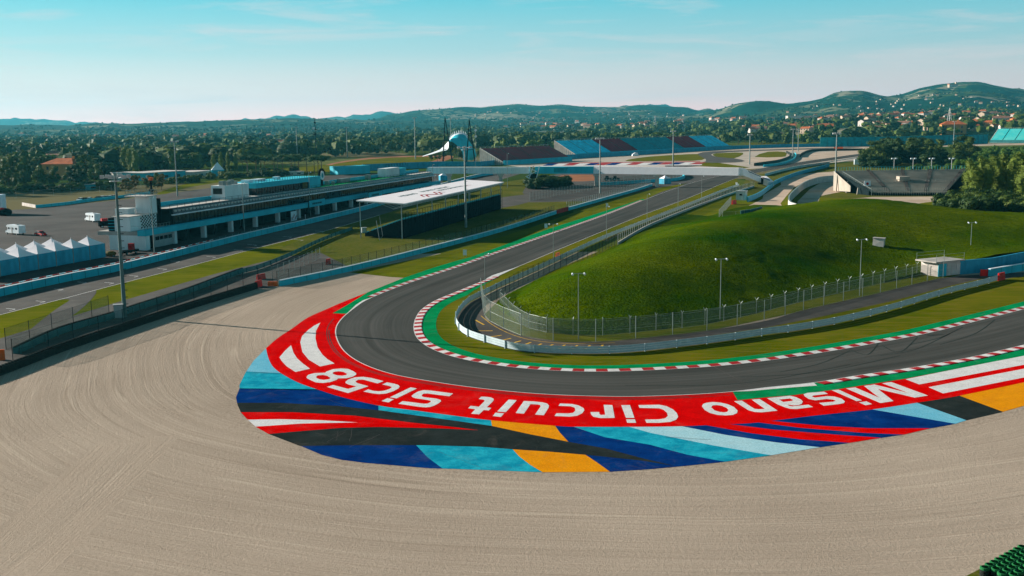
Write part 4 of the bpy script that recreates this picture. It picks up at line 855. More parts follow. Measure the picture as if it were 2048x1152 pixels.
wall(GL([(45, 411), (72, 416)], 0, 4), 1.3, .4, 'pale_concrete', 'short cream wall end in the paddock corner')
# pit lane fence with red and white rail
PF = offs(PW, 3.0)
PFn = [p for p in PF if p.y < 345]
fence(PFn, 1.5, 4.0, 'low green fence along the pit lane behind the pit wall', mesh='meshtight', post='galv', wires=False)
P_ = resample([p for p in offs(PW, 1.1) if p.y < 285], step=2.0); root = empty('barrier_rail', (P_[0].x, P_[0].y, 0), 0, 'red and white barrier rail on blocks just behind the white pit wall', 'barrier'); Q_ = rel(P_, P_[0])
mb = MB()
for i, (p, q) in enumerate(zip(Q_, Q_[1:])): mb.cyl(p+Vector((0, 0, 1.75)), q+Vector((0, 0, 1.75)), .09, n=5, mi=i % 2)
mb.build('striped_rail', [M['red'], M['white']], root)
posts_along(P_, 2.0, lambda mb: mb.box(-.15, .15, -.15, .15, 0, 1.7), 'block', M['orange'], root)
# red and orange plastic barriers by the fence corner
def plastic_barrier(a, b, label, m='red', h=.9, group='red plastic barriers'):
    a, b = G(*a), G(*b); mid = (a+b)/2; n = max(1, round((b-a).length/1.25)); root = empty('plastic_barrier', (mid.x, mid.y, .03), rotd(a, b), label, 'plastic barrier', group); Lh = (b-a).length/2
    for k in range(n):
        x0 = -Lh+2*Lh*k/n+.03; x1 = -Lh+2*Lh*(k+1)/n-.03; mb = MB()
        mb.face([(x0, -.28, 0), (x1, -.28, 0), (x1, -.12, h), (x0, -.12, h)]); mb.face([(x1, .28, 0), (x0, .28, 0), (x0, .12, h), (x1, .12, h)]); mb.face([(x0, -.12, h), (x1, -.12, h), (x1, .12, h), (x0, .12, h)])
        mb.face([(x0, .28, 0), (x0, -.28, 0), (x0, -.12, h), (x0, .12, h)]); mb.face([(x1, -.28, 0), (x1, .28, 0), (x1, .12, h), (x1, -.12, h)]); mb.build('block', M[m], root)
    return root
plastic_barrier((511, 576), (523, 572), 'stack of red barriers beside the end of the tyre barrier', h=1.3)
plastic_barrier((536, 572), (556, 572), 'orange red barriers at the start of the blue wall', m='orange')
plastic_barrier((514, 560), (530, 557), 'bent row of red barriers behind the tyre barrier end', h=1.1)
plastic_barrier((653, 530), (660, 528), 'lone red barrier beside the green fence gate', h=1.3)
plastic_barrier((-2, 721), (11, 720), 'orange barrier at the left end of the catch fence', m='orange', h=1.5)
plastic_barrier((1112, 519), (1119, 517), 'small orange barrier on the guardrail halfway up the fence', m='orange', h=1.5)
plastic_barrier((1960, 552), (1982, 552), 'red block at the end of the blue concrete barrier', h=1.3)
plastic_barrier((1996, 562), (2008, 559), 'red block capping the right end of the triple guardrail', h=1.5)
plastic_barrier((1420, 297), (1433, 296.5), 'red barrier far off below the blue seats', h=1.6, group='red barriers at the far bend')
plastic_barrier((1668, 299), (1686, 299), 'orange red barrier at the far tyre wall behind the pole', m='orange', h=2.6, group='red barriers at the far bend')
plastic_barrier((1424, 350), (1433, 350), 'small red barrier under the footbridge by the track', h=1.4, group='red barriers at the far bend')
plastic_barrier((1464, 409), (1472, 408), 'red barrier by the grey hut beyond the mound', h=1.6, group='red barriers at the far bend')
# tyres at the lower right corner
proto = None; kk = 0
base_a, base_b = G(1962, 1150), G(2062, 1094); tt_ = (base_b-base_a).normalized(); nn_ = Vector((tt_.y, -tt_.x, 0)); step_ = .70
flat('corner_grass', [(1925, 1156), (1960, 1138), (2010, 1112), (2075, 1082), (2150, 1150), (2050, 1240), (1930, 1200)], M['rough'], .016)
for row in range(4):
    for k in range(9):
        p = base_a+tt_*(k*step_+(row % 2)*.35)+nn_*(row*.62+.25)
        if proto is None:
            proto = empty('tyre_stack', p, 0, 'green edged tyre stack in the rows at the lower right corner', 'tyre stack', 'green edged tyre stacks at the lower right corner'); 
            for z in range(3):
                mb = MB(); tyre_ring(mb, (0, 0, z*.24), .34, .23, 14, q=.76); mb.build('tyre', M['greentyre' if z == 2 else 'rubber'], proto)
        else: clone(proto, p)
# concrete barrier on the right, retaining wall, bunker
wall(GL([(1978, 553), (2048, 541), (2160, 522)], 0, 4), 1.5, .5, 'blueshade_wall', 'blue grey concrete barrier leaving the frame on the right', cap='white')
RW = [G(1918, 549), G(1985, 543), G(2048, 530), G(2200, 505)]
wall(RW, 2.9, .5, 'bluecloth', 'high teal retaining wall holding back the mound on the right')
a = G(1885, 553); b_ = G(1922, 549); root = empty('bunker', (a.x, a.y, 0), rotd(a, b_), 'small pink concrete bunker where the forked fence meets the retaining wall', 'bunker')
W_ = (b_-a).length
MB().box(-1.2, W_, .1, 4.5, 0, 2.9).build('wall', M['pale_concrete'], root)
MB().box(-2.4, W_+.6, -.3, 5, 2.9, 3.15).build('roof_slab', M['concrete'], root)
mb = MB(); [mb.box(W_*.25+k*W_*.24, W_*.25+k*W_*.24+W_*.22, .0, .095, .1, 2.5) for k in range(3)]; mb.build('door', M['pale_concrete'], root)
MB().box(-1.3, W_*.2, -.02, .09, .05, 2.6).build('side_panel', M['blueshade_wall'], root)
mb = MB()
for x in (-2.2, 0, W_+.4): mb.cyl((x, -.2, 3.15), (x, -.2, 4.6), .04, n=5)
for x in (-2.2, W_+.4): mb.cyl((x, 4.8, 3.15), (x, 4.8, 4.6), .04, n=5)
for z in (3.9, 4.55): mb.cyl((-2.2, -.2, z), (W_+.4, -.2, z), .03, n=4); mb.cyl((-2.2, 4.8, z), (W_+.4, 4.8, z), .03, n=4)
mb.build('railing', M['galv'], root)
p = PD(1757, 492, 243); zz_ = mz(p.x, p.y)
for D in range(190, 330):
    q = PD(1757, 491, D)
    if q.z <= mz(q.x, q.y): p = q; break
root = empty('concrete_block', (p.x, p.y, p.z-.3), math.radians(-28), 'lone pale concrete block casting a long shadow on the mound', 'concrete block')
mb = MB(); mb.face([(-1.2, -1, 0), (1.2, -1, 0), (1.3, -.9, 2.0), (-1.1, -.8, 2.1)]); mb.face([(1.2, -1, 0), (1.2, 1, 0), (1.3, .9, 2.0), (1.3, -.9, 2.0)]); mb.face([(1.2, 1, 0), (-1.2, 1, 0), (-1.1, .8, 2.1), (1.3, .9, 2)]); mb.face([(-1.2, 1, 0), (-1.2, -1, 0), (-1.1, -.8, 2.1), (-1.1, .8, 2.1)]); mb.build('body', M['pale_concrete'], root)
MB().face([(-1.25, -.95, 2.14), (1.45, -1.05, 2.05), (1.45, 1.05, 2.05), (-1.25, .95, 2.14)]).box(-1.2, 1.4, -1, 1, 1.96, 2.03).build('cap', M['concrete'], root)

# ================================================================== MASTS AND POLES
def lamp_post(b, yt, label, heads=2, r=.07, group='lamp posts around the bend'):
    p = G(*b); h = HT(b[0], b[1], yt); root = empty('lamp_post', (p.x, p.y, 0), math.radians(8), label, 'lamp post', group)
    MB().cyl((0, 0, 0), (0, 0, h), r*1.05, r*.65, 7).build('pole', M['galv'], root)
    MB().bar((-.9 if heads == 2 else 0, 0, h), (.9, 0, h), .09).build('arm', M['galv'], root)
    for x in ((-.9, .9) if heads == 2 else (.7,)):
        MB().cyl((x, -.3, h-.1), (x, .1, h+.06), .18, .09, 8).build('lamp_head', M['white'], root)
    return root
for b, yt, lb in [((1157, 679), 547, 'tall twin lamp post at the tip of the mound inside the bend'), ((1440, 641), 518, 'twin lamp post in front of the middle of the mound'), ((1719, 592), 479, 'twin lamp post behind the forked fence right of the mound block'), ((1940, 517), 445, 'twin lamp post rising beside the bunker on the right'),
                  ((971, 622), 508, 'slim lamp post where the guardrail starts to turn'), ((1107, 537), 448, 'slim lamp post by the orange barrier on the guardrail'), ((1213, 482), 413, 'slim lamp post halfway along the guardrail uphill'), ((1294, 450), 388, 'slim lamp post nearer the footbridge than the halfway one'), ((1356, 413), 368, 'lamp post on the fence line just before the footbridge'), ((1403, 398), 352, 'farthest slim lamp post before the footbridge')]:
    lamp_post(b, yt, lb, 2 if b[0] in (1157, 1440, 1719, 1940, 1107) else 1)
def mast(b, yt, label, head='ring', r=.38, D=None, m='galv', group='tall floodlight masts'):
    p = G(*b) if D is None else Vector((PD(b[0], b[1], D).x, D, 0)); h = PD(b[0], yt, p.y).z
    root = empty('floodlight_mast', (p.x, p.y, 0), math.radians(10), label, 'floodlight mast', group)
    MB().cyl((0, 0, 0), (0, 0, h), r, r*.5, 10).build('pole', M[m], root)
    if head == 'ring':
        mb = MB(); mb.cyl((0, 0, h-.9), (0, 0, h-.78), 1.0, n=12)
        for k in range(8):
            t = k*math.pi/4; mb.bar((0, 0, h-.4), (2.1*math.cos(t), 2.1*math.sin(t), h-.1), .08)
            t2 = t+math.pi/4; mb.bar((2.1*math.cos(t), 2.1*math.sin(t), h-.1), (2.1*math.cos(t2), 2.1*math.sin(t2), h-.1), .08)
        mb.build('platform', M['grey'], root)
        for k in range(6):
            t = k*math.pi/3+.3; c = Vector((2.1*math.cos(t), 2.1*math.sin(t), h-.1)); MB().box(c.x-.32, c.x+.32, c.y-.22, c.y+.22, c.z-.28, c.z+.3).build('floodlight', M['grey'], root)
    elif head == 'bar':
        MB().box(-2.0, 2.0, -.08, .08, h-.3, h-.1).build('crossbar', M['grey'], root)
        for x in (-1.7, -.6, .6, 1.7): MB().box(x-.35, x+.35, -.35, .2, h-.55, h+.15).build('floodlight', M['grey'], root)
    mb = MB()
    for k in range(int(h/1.2)): mb.box(-.12+r*.9, r+.34, -.16, .16, 1+k*1.2, 1.08+k*1.2)
    mb.build('climbing_rungs', M['darkmetal'], root); return root
mast((250, 634), 352, 'nearest tall grey floodlight mast, beside the left catch fence', r=.36, m='mast')
mast((355, 393), 282, 'floodlight mast in the paddock behind the pit building', head='bar', r=.34)
mast((932, 455), 294, 'floodlight mast standing in front of the roofed grandstand', r=.42)
mast((1670, 379), 266, 'floodlight mast left of the concrete terrace stand', head='bar', r=.42)
mast((1200, 387), 276, 'floodlight mast behind the fenced lot near the footbridge pier', head='bar', r=.36)
mast((1346, 333), 262, 'floodlight mast between footbridge and painted far run-off', head='bar', r=.5)
mast((1499, 329), 269, 'floodlight mast at the small green island of the far bend', head='bar', r=.5)
mast((1585, 316), 258, 'left one of the close pair of masts at the far sand', head='bar', r=.45)
mast((1596, 303), 258, 'right one of the close pair of masts at the far sand', head='bar', r=.45)
mast((595, 320), 254, 'floodlight mast behind the flat topped pines', head='bar', r=.55)
mast((695, 315), 254, 'floodlight mast at the left end of the sports field', head='bar', r=.5)
mast((831, 318), 235, 'tallest floodlight mast, at the near edge of the sports field', head='bar', r=.6)
mast((902, 300), 236, 'floodlight mast showing above the white tensile tent', head='bar', r=.6, D=1180)
mast((1908, 270), 243, 'floodlight mast among the orange houses behind the right stand', head='bar', r=.6, D=1190)
for b, yt, lb in [((309, 508), 395, 'pit lane lamp pole in front of the checkered wall'), ((489, 468), 365, 'pit lane lamp pole in front of the middle tower'), ((621, 431), 344, 'pit lane lamp pole by the hanging pit sign'), ((866, 376), 329, 'lamp pole near the far end of the pit building'), ((951, 350), 318, 'lamp pole beyond the grandstand roof beside the straight'), ((1015, 376), 307, 'lamp pole just left of the zigzag stair tower'), ((1217, 305), 281, 'thin lamp pole below the far red seats')]:
    lamp_post(b, yt, lb, 1, .13, 'lamp poles along the pit straight')
p = PD(632, 300, 1000); root = empty('antenna_mast', (p.x, 1000, 0), 0, 'dark antenna mast with a white dish above the houses', 'antenna'); hh_ = PD(632, 237, 1000).z
MB().cyl((0, 0, 0), (0, 0, hh_), .5, .25, 6).build('pole', M['darkmetal'], root)
for z in (.60, .72, .88): MB().box(-.9, .9, -.9, .9, hh_*z, hh_*z+1.4).build('aerial', M['darkmetal'], root)
MB().cyl((-1.3, -.6, hh_*.76), (-1.3, -1.0, hh_*.76), 1.2, n=12).build('dish', M['white'], root)
for i, (x, y, D) in enumerate([(1788, 332, 480), (1826, 333, 479), (1863, 333, 478), (1903, 334, 477)]):
    p = PD(x, y, D); h = PD(x, 317, D).z-p.z; root = empty('floodlight_pole', (p.x, p.y, p.z-1), 0, ['leftmost', 'second from left', 'third from left', 'rightmost'][i]+' of four short twin floodlights on the concrete terrace rim', 'floodlight', 'short twin floodlights on the terrace rim')
    MB().cyl((0, 0, 0), (0, 0, h+1), .12, n=6).build('pole', M['grey'], root)
    for s_ in (-.8, .8): MB().box(s_-.45, s_+.45, -.3, .2, h+.75, h+1.25).build('floodlight', M['white'], root)
# brake boards beside the green strip
for (x, y), lb in [((930, 514), 'white distance board on the grass nearest the bend'), ((1092, 459), 'white distance board on the grass in the stand shadow edge'), ((1473, 372), 'white marker post by the green strip near the footbridge'), ((1214, 416), 'white distance board far up the green strip')]:
    p = G(x, y); root = empty('distance_board', p, math.radians(-15), lb, 'distance board', 'distance boards along the track'); MB().box(-.45, .45, -.05, .05, .45, 1.75).build('panel', M['white'], root); MB().bar((-.35, .08, 0), (-.35, .08, 1.7), .08).bar((.35, .08, 0), (.35, .08, 1.7), .08).build('stand', M['grey'], root)
# equipment cabinets
for (x, y), (w_, d_, h_), lb in [((238, 636), (1.5, 1.0, 2.3), 'pale grey cabinet at the foot of the nearest mast'), ((728, 466), (1.4, 1.0, 1.6), 'grey cabinet at the near corner post of the grandstand'), ((792, 466), (1.9, 1.2, 1.5), 'grey cabinet on the grassy bank under the grandstand')]:
    p = G(x, y); root = empty('cabinet', p, math.radians(20), lb, 'cabinet'); MB().box(-w_/2, w_/2, -d_/2, d_/2, 0, h_).build('body', M['galv'], root); MB().box(-w_/2-.08, w_/2+.08, -d_/2-.08, d_/2+.08, h_, h_+.08).build('lid', M['grey'], root)
    MB().box(-w_/2+.1, w_/2-.1, -d_/2-.03, -d_/2, .15, h_-.15).build('door', M['grey'], root)
# ================================================================== BUILDINGS
def text(parent, s, loc, size, m, rot=(0, 0, 0), name='lettering', sx=1., bold=0.):
    cu = bpy.data.curves.new('tmp', 'FONT'); cu.body = s; cu.size = size; cu.align_x = 'CENTER'; cu.align_y = 'CENTER'; cu.extrude = .01; cu.offset = bold
    t = bpy.data.objects.new('tmp', cu); COL.objects.link(t); dg = bpy.context.evaluated_depsgraph_get(); me = bpy.data.meshes.new_from_object(t.evaluated_get(dg)); bpy.data.objects.remove(t)
    me.name = name; me.materials.clear(); me.materials.append(M[m]); o = bpy.data.objects.new(name, me); COL.objects.link(o); o.parent = parent; o.location = loc; o.rotation_euler = rot; o.scale = (sx, 1, 1); return o
PF0 = G(289, 500); pdir = Vector((.2430, .97, 0)).normalized(); PRZ = math.atan2(pdir.y, pdir.x)
pb = empty('pit_building', (PF0.x, PF0.y, 0), PRZ, 'long white and dark glass pit building with garages and roof terraces beside the start straight', 'building')
SH = .0042; LN = 251.
def part(name, m, *boxes, sh=SH, parent=None):
    mb = MB()
    for b in boxes: mb.box(*b, sh=sh)
    return mb.build(name, M[m], parent or pb)
part('lower_wall', 'whitewall', (-1, .9, -1.2, 9.6, 0, 3.9), (.9, 14.8, .6, 9.6, 0, 3.9), (14.8, LN, 6.5, 13, 0, 3.9))
part('fascia', 'blueshade_wall', (-1.4, LN, -1.3, 0.9, 3.75, 5.25))
part('first_floor_slab', 'concrete', (-1, LN, .9, 13, 3.9, 4.9))
# columns between the garages, a black panel holding the shade of each recess
cx = [14.8]+[14.8+15.8*k for k in range(1, 16)]
for x in cx:
    if x < LN: part('column', 'whitewall', (x-.55, x+.55, -.4, .9, 0, 3.75))
for i, x in enumerate(cx[:-1]):
    if x+15 < LN: part('garage_shade', 'black', (x+.6, x+15.2, 5.4, 5.6, .0, 3.75))
    if x+15 < LN: part('garage_partition', 'glass', (x+7.6, x+7.9, 1.2, 5.4, 0, 3.7))
w0 = part('office_front', 'grey', (5.2, 14.2, .3, .58, 0, 3.7)); part('entrance', 'black', (1.6, 5.0, .35, .59, 0, 3.5))
for k in range(4): part('window', 'glass', (5.8+k*2.1, 7.5+k*2.1, .22, .29, 1.9, 2.9))
# upper glazed storey
part('upper_storey', 'glass', (17, LN-2, 2.4, 12, 4.92, 7.7))
part('balcony_slab', 'bright', (16, LN, .9, 12.5, 7.72, 8.02))
mb = MB()
for k in range(118): x = 17+k*2.0; mb.box(x, x+.10, 2.28, 2.39, 4.95, 7.68, sh=SH)
mb.build('window_mullions', M['darkmetal'], pb)
mb = MB(); n = 116   # sloping glazed band below the terrace
mb.face([(16.5, 1.3, 8.03-SH*16), (LN-1, 1.3, 8.03-SH*LN), (LN-1, 2.9, 9.55-SH*LN), (16.5, 2.9, 9.55-SH*16)]); mb.build('sloping_glazing', M['glass'], pb)
mb = MB()
for k in range(n): x = 16.5+k*2.0; z = SH*x; mb.box(x, x+1.25, 1.85, 2.2, 8.55, 9.1, sh=SH)
w_ = mb.build('sloping_window_row', M['pale_concrete'], pb)
mb = MB(); mb.box(16.4, LN, 2.9, 9.8, 9.3, 9.62, sh=SH); mb.build('terrace_floor', M['pale_concrete'], pb)
mb = MB(); mb.box(115, 215, 3.1, 9.6, 9.625, 9.64, sh=SH); mb.build('terrace_turf', M['greenpaint'], pb)
part('terrace_parapet', 'blueshade_wall', (16.4, 112, 9.9, 10.2, 8.6, 10.75), (118, LN, 9.9, 10.2, 8.6, 10.9))
mb = MB()
for k in range(60): x = 18+k*3.9; mb.box(x, x+.08, 2.95, 3.03, 9.62, 10.6, sh=SH)
mb.box(16.4, LN, 2.96, 3.02, 10.55, 10.62, sh=SH); mb.box(16.4, LN, 2.96, 3.02, 10.1, 10.15, sh=SH); mb.build('terrace_railing', M['darkmetal'], pb)
part('dark_end_wall', 'black', (15.2, 16.9, 1.4, 9.8, 4.95, 9.5), sh=SH)
# left annex, checkered wall and control tower
part('annex', 'whitewall', (-1.2, 11.2, 3, 7.6, 4.95, 8.7)); part('annex_roof', 'pale_concrete', (-1.7, 11.4, 2.8, 8, 8.72, 8.9))
mb = MB(); r = random.Random(5)
for i in range(11):
    for j in range(8):
        if (i+j) % 2 == 0:
            x = 3.6+i*.66+.18*math.sin(j*.9); z = 5.25+j*.42; mb.face([(x, 2.93, z), (x+.62, 2.93, z+.06), (x+.66, 2.93, z+.44), (x+.04, 2.93, z+.38)])
mb.build('checkered_pattern', M['black'], pb)
part('louvre_block', 'darkmetal', (-1.0, 5.0, 7.7, 9.6, 4.95, 8.4))
mb = MB()
for k in range(4): mb.box(-1.1, -1.01, 7.7, 9.6, 5.3+k*.8, 5.42+k*.8)
mb.build('louvre_slats', M['blueshade_wall'], pb)
tw = part('control_tower', 'whitewall', (8.8, 12.0, 3.2, 7.6, 8.92, 13.4)); part('tower_stair', 'black', (12.0, 14.6, 3.6, 7.4, 4.95, 12.6)); part('tower_roof', 'pale_concrete', (6.6, 12.4, 3.0, 9.4, 13.42, 13.7))
part('tower_annex', 'whitewall', (5.2, 8.7, 7.7, 11.6, 4.95, 10.4))
mb = MB()
for x in np.linspace(6.8, 12.2, 5):
    for y in (3.2, 9.2): mb.bar((x, y, 13.7), (x, y, 15.1), .09)
for y in np.linspace(3.2, 9.2, 5):
    for x in (6.8, 12.2): mb.bar((x, y, 13.7), (x, y, 15.1), .09)
for z in (14.3, 15.1): mb.bar((6.8, 3.2, z), (12.2, 3.2, z), .09).bar((6.8, 9.2, z), (12.2, 9.2, z), .09).bar((6.8, 3.2, z), (6.8, 9.2, z), .09).bar((12.2, 3.2, z), (12.2, 9.2, z), .09)
mb.build('tower_railing', M['galv'], pb)
part('signal_mast', 'darkmetal', (12.9, 13.3, 5, 5.4, 12.6, 17.6), (12.6, 13.6, 4.7, 5.7, 14.6, 15.2)); part('red_beacon', 'orange', (12.7, 13.6, 4.8, 5.7, 17.6, 18.4))
mb = MB()
for k in range(9): mb.bar((-.9+k*1.5, -.9, 5.25), (-.9+k*1.5, -.9, 6.35), .07)
mb.bar((-.9, -.9, 6.35), (11.5, -.9, 6.35), .07); mb.bar((-.9, -.9, 5.8), (11.5, -.9, 5.8), .05); mb.bar((-.9, -.9, 6.35), (-.9, 9, 6.35), .07); mb.build('balcony_railing', M['galv'], pb)
# middle tower and upper block
part('middle_tower', 'whitewall', (52.5, 68, 5, 9.7, 9.65, 13.9)); part('middle_tower_window', 'glass', (52.38, 52.48, 5.9, 9.0, 11.3, 13.1), sh=SH)
part('rooftop_units', 'galv', (53.5, 55.2, 6, 7.5, 13.9, 15.3), (56, 58, 5.6, 7.2, 13.9, 15.1), (59.5, 61, 6.2, 7.8, 13.9, 15.4), (62.2, 63.6, 6.5, 8, 13.9, 14.9))
part('upper_block', 'blueshade_wall', (73, 124, 5.0, 16, 11.9, 13.6)); part('upper_block_glazing', 'glass', (73.5, 113.8, 5.3, 15, 9.65, 11.9)); part('upper_block_end', 'blueshade_wall', (114, 124, 4.9, 12, 9.0, 12.9))
mb = MB()
for k in range(21): x = 73.5+k*2; mb.box(x, x+.12, 5.18, 5.29, 9.66, 11.9, sh=SH)
mb.build('upper_mullions', M['darkmetal'], pb)
mb = MB()
for k in range(27): x = 73.2+k*1.95; mb.box(x, x+.08, 5.05, 5.13, 13.6, 14.6, sh=SH)
mb.box(73, 124, 5.04, 5.1, 14.55, 14.62, sh=SH); mb.build('roof_railing', M['darkmetal'], pb)
part('yellow_sign', 'leafaut', (108, 112, 4.75, 4.88, 9.9, 12.0))
part('roof_plant_units', 'white', (76, 79, 9, 12, 13.65, 14.5), (84, 90, 10, 13, 13.65, 14.3), (97, 99, 9, 11, 13.65, 14.6))
part('far_end_block', 'whitewall', (196, 213, 6, 10, 9.65, 13.4)); part('far_end_screen', 'blueshade_wall', (213.2, 222, 6, 9, 9.65, 12.9)); mb = MB()
for k in range(8): mb.bar((196+k*3.6, 6, 13.2), (196+k*3.6, 6, 14.4), .12)
mb.bar((196, 6, 14.4), (221, 6, 14.4), .12); mb.build('far_end_railing', M['darkmetal'], pb)
part('arch_column', 'black', (126.2, 128.6, 6, 6.6, 9.6, 13.2)); ar = MB()
for k in range(13):
    t = math.pi*k/12; t2 = math.pi*(k+1)/12
    if k < 12: ar.cyl((127.4-2.4*math.cos(t), 5.9, 13.0+2.4*math.sin(t)), (127.4-2.4*math.cos(t2), 5.9, 13.0+2.4*math.sin(t2)), .45, n=5)
ar.build('round_arch', M['black'], pb); MB().cyl((127.4, 5.85, 13.1), (127.4, 5.6, 13.1), 1.7, n=14).build('round_sign', M['white'], pb); MB().cyl((127.4, 5.58, 13.1), (127.4, 5.55, 13.1), .9, n=12).build('round_sign_centre', M['seat_teal'], pb)
[part('terrace_cabin', 'galv', b_) for b_ in ((131, 132.5, 5, 6.5, 9.65, 11.4), (135, 136, 4.5, 5.5, 9.65, 11.0), (172, 175, 5, 6.5, 9.65, 11.8), (150, 160, 8, 9.6, 9.65, 11.2))]
# hanging signs over the pit lane
for s_, t_, w2, h2, lb, tx in [(105.5, -1.6, 13.5, 2.3, 'pale blue hanging pit sign at the middle of the pit lane', 'PIT LANE'), (150, -6.5, 15, 2.3, 'pale blue hanging pit sign next to the grandstand roof tip', 'PIT LANE')]:
    p = PF0+pdir*s_+Vector((-pdir.y, pdir.x, 0))*t_; root = empty('hanging_sign', (p.x, p.y, 0), PRZ, lb, 'sign', 'hanging signs over the pit lane')
    MB().box(-w2/2, w2/2, -.12, .12, 3.3, 3.3+h2).build('panel', M['blueshade_wall'], root)
    MB().bar((-w2/2, 0, 0), (-w2/2, 0, 5.8), .25).bar((w2/2, 0, 0), (w2/2, 0, 5.8), .25).bar((-w2/2, 0, 5.7), (w2/2, 0, 5.7), .25).build('gantry', M['darkmetal'], root)
    mb = MB()
    for k in range(9): mb.box(-4+k*.9, -4+k*.9+.55+.1*(k % 2), -.15, -.125, 4.1, 4.7)
    mb.build('lettering', M['darkmetal'], root)

# marquees in a double row in front of the paddock
tp = [(21.6, 499.5, 549.5), (60, 492.3, 542.6), (97, 486, 535.8), (133, 480, 529), (166, 474.5, 522.8), (197, 470, 517)]
bases = [G(x, yb+1) for x, ya, yb in tp]; tdir = (bases[-1]-bases[0]).normalized(); tn = Vector((-tdir.y, tdir.x, 0)); spc = (bases[-1]-bases[0]).length/5; TRZ = math.atan2(tdir.y, tdir.x)
eh = PD(60, 512, bases[1].y).z; ah = PD(60, 492.3, bases[1].y+spc*.45).z
def make_tent(w_, e, a):
    t = empty('marquee', (0, 0, 0), 0, 'x', 'marquee', 'white peaked marquees in the double row'); h = w_/2*.97
    c = [(-h, -h, e), (h, -h, e), (h, h, e), (-h, h, e)]; mb = MB(); n = 5
    for k in range(4):
        p, q = Vector(c[k]), Vector(c[(k+1) % 4]); ap = Vector((0, 0, a)); rows = []
        for j in range(n+1):
            s_ = j/n; sag = -.12*math.sin(math.pi*s_); A = p.lerp(ap, s_)+Vector((0, 0, sag)); B_ = q.lerp(ap, s_)+Vector((0, 0, sag)); rows.append((A, B_))
        for (A, B_), (C_, D_) in zip(rows, rows[1:]): mb.face([A, B_, D_, C_])
    mb.build('canopy', M['bright'], t); mb = MB()
    for k in range(4):
        p, q = c[k], c[(k+1) % 4]; mb.face([(p[0], p[1], .15), (q[0], q[1], .15), q, p])
    mb.build('side_sheet', M['bluecloth'], t)
    for k in range(4): MB().bar((c[k][0], c[k][1], 0), (c[k][0], c[k][1], e+.1), .12).build('leg', M['galv'], t)
    MB().cyl((0, 0, a-.1), (0, 0, a+.35), .09, .03, 6).build('finial', M['white'], t); return t
tent = make_tent(spc, eh, ah); first = True; places = ['first', 'second', 'third', 'fourth', 'fifth', 'sixth', 'seventh', 'eighth']
for row in range(2):
    for k in range(-1, 6):
        if row == 1 and k == 5: continue
        p = bases[0]+tdir*(spc*k)+tn*(spc*(.5+row)+.05*row); lb = f'{places[5-k]} white marquee from the pit building in the {"front" if row == 0 else "rear"} row'
        if first: t = tent; t.location = p; t.rotation_euler = (0, 0, TRZ); t['label'] = lb; first = False
        else: clone(tent, p, TRZ, lb)

# ---- footbridge
b0 = G(857, 347, 6.0); b1 = G(1190, 347, 6.2); b2 = G(1479, 350.8, 6.2)
br = empty('footbridge', (b0.x, b0.y, 0), 0, 'long white covered footbridge crossing both straights', 'bridge')
def prism(name, m, A, B, zA0, zA1, zB0, zB1, w_, root=br):
    o = Vector(root.location); A, B = Vector((A.x-o.x, A.y-o.y, 0)), Vector((B.x-o.x, B.y-o.y, 0)); t = (B-A).normalized(); n = Vector((-t.y, t.x, 0))*w_/2
    P = [A-n+Vector((0, 0, zA0)), B-n+Vector((0, 0, zB0)), B+n+Vector((0, 0, zB0)), A+n+Vector((0, 0, zA0)), A-n*.8+Vector((0, 0, zA1)), B-n*.8+Vector((0, 0, zB1)), B+n*.8+Vector((0, 0, zB1)), A+n*.8+Vector((0, 0, zA1))]
    mb = MB(); [mb.face([P[i] for i in q]) for q in ((0, 3, 2, 1), (4, 5, 6, 7), (0, 1, 5, 4), (1, 2, 6, 5), (2, 3, 7, 6), (3, 0, 4, 7))]; return mb.build(name, M[m], root)
c1 = b0.lerp(b1, (1063-857)/(1190-857)); c2 = b0.lerp(b1, (1075-857)/(1190-857))
prism('left_deck', 'whitewall', b0, c1, 6.0, 9.3, 6.1, 9.5, 3.6); prism('blue_deck', 'blueshade_wall', c2, b1, 6.1, 9.6, 6.2, 9.7, 3.6); prism('main_deck', 'bright', b1, b2, 6.2, 9.8, 6.2, 9.75, 3.8)
mb = MB(); o_ = Vector((b0.x, b0.y, 0))
for k in range(60):
    p = b0.lerp(c1, k/60); t = (c1-b0).normalized(); n = Vector((t.y, -t.x, 0)); q = Vector((p.x, p.y, 0))-o_+n*1.83; mb.bar(q+Vector((0, 0, 6.05)), q-n*.36+Vector((0, 0, 9.35)), .09)
mb.build('panel_ribs', M['blueshade_wall'], br)
gs = c2.lerp(b1, .5); t = (b1-c2).normalized(); n = Vector((t.y, -t.x, 0)); MB().box(-5.2, 5.2, -.1, .1, -1.15, 1.15).build('green_banner', M['seat_teal'], br).location = tuple(Vector((gs.x, gs.y, 0))-o_+n*1.95+Vector((0, 0, 8.0)))
br.children[-1].rotation_euler = (0, 0, math.atan2(t.y, t.x))
mb = MB(); bn = Vector((gs.x, gs.y, 0))-o_+n*2.06
for z_, ks in ((8.45, 11), (7.55, 12)):
    for k in range(ks):
        a_ = bn+t*(-4.6+k*9.2/ks); q_ = bn+t*(-4.6+k*9.2/ks+.5+.1*(k % 3)); mb.face([a_+Vector((0, 0, z_-.28)), q_+Vector((0, 0, z_-.28)), q_+Vector((0, 0, z_+.25)), a_+Vector((0, 0, z_+.25))])
mb.build('lettering_rows', M['blueshade_wall'], br)
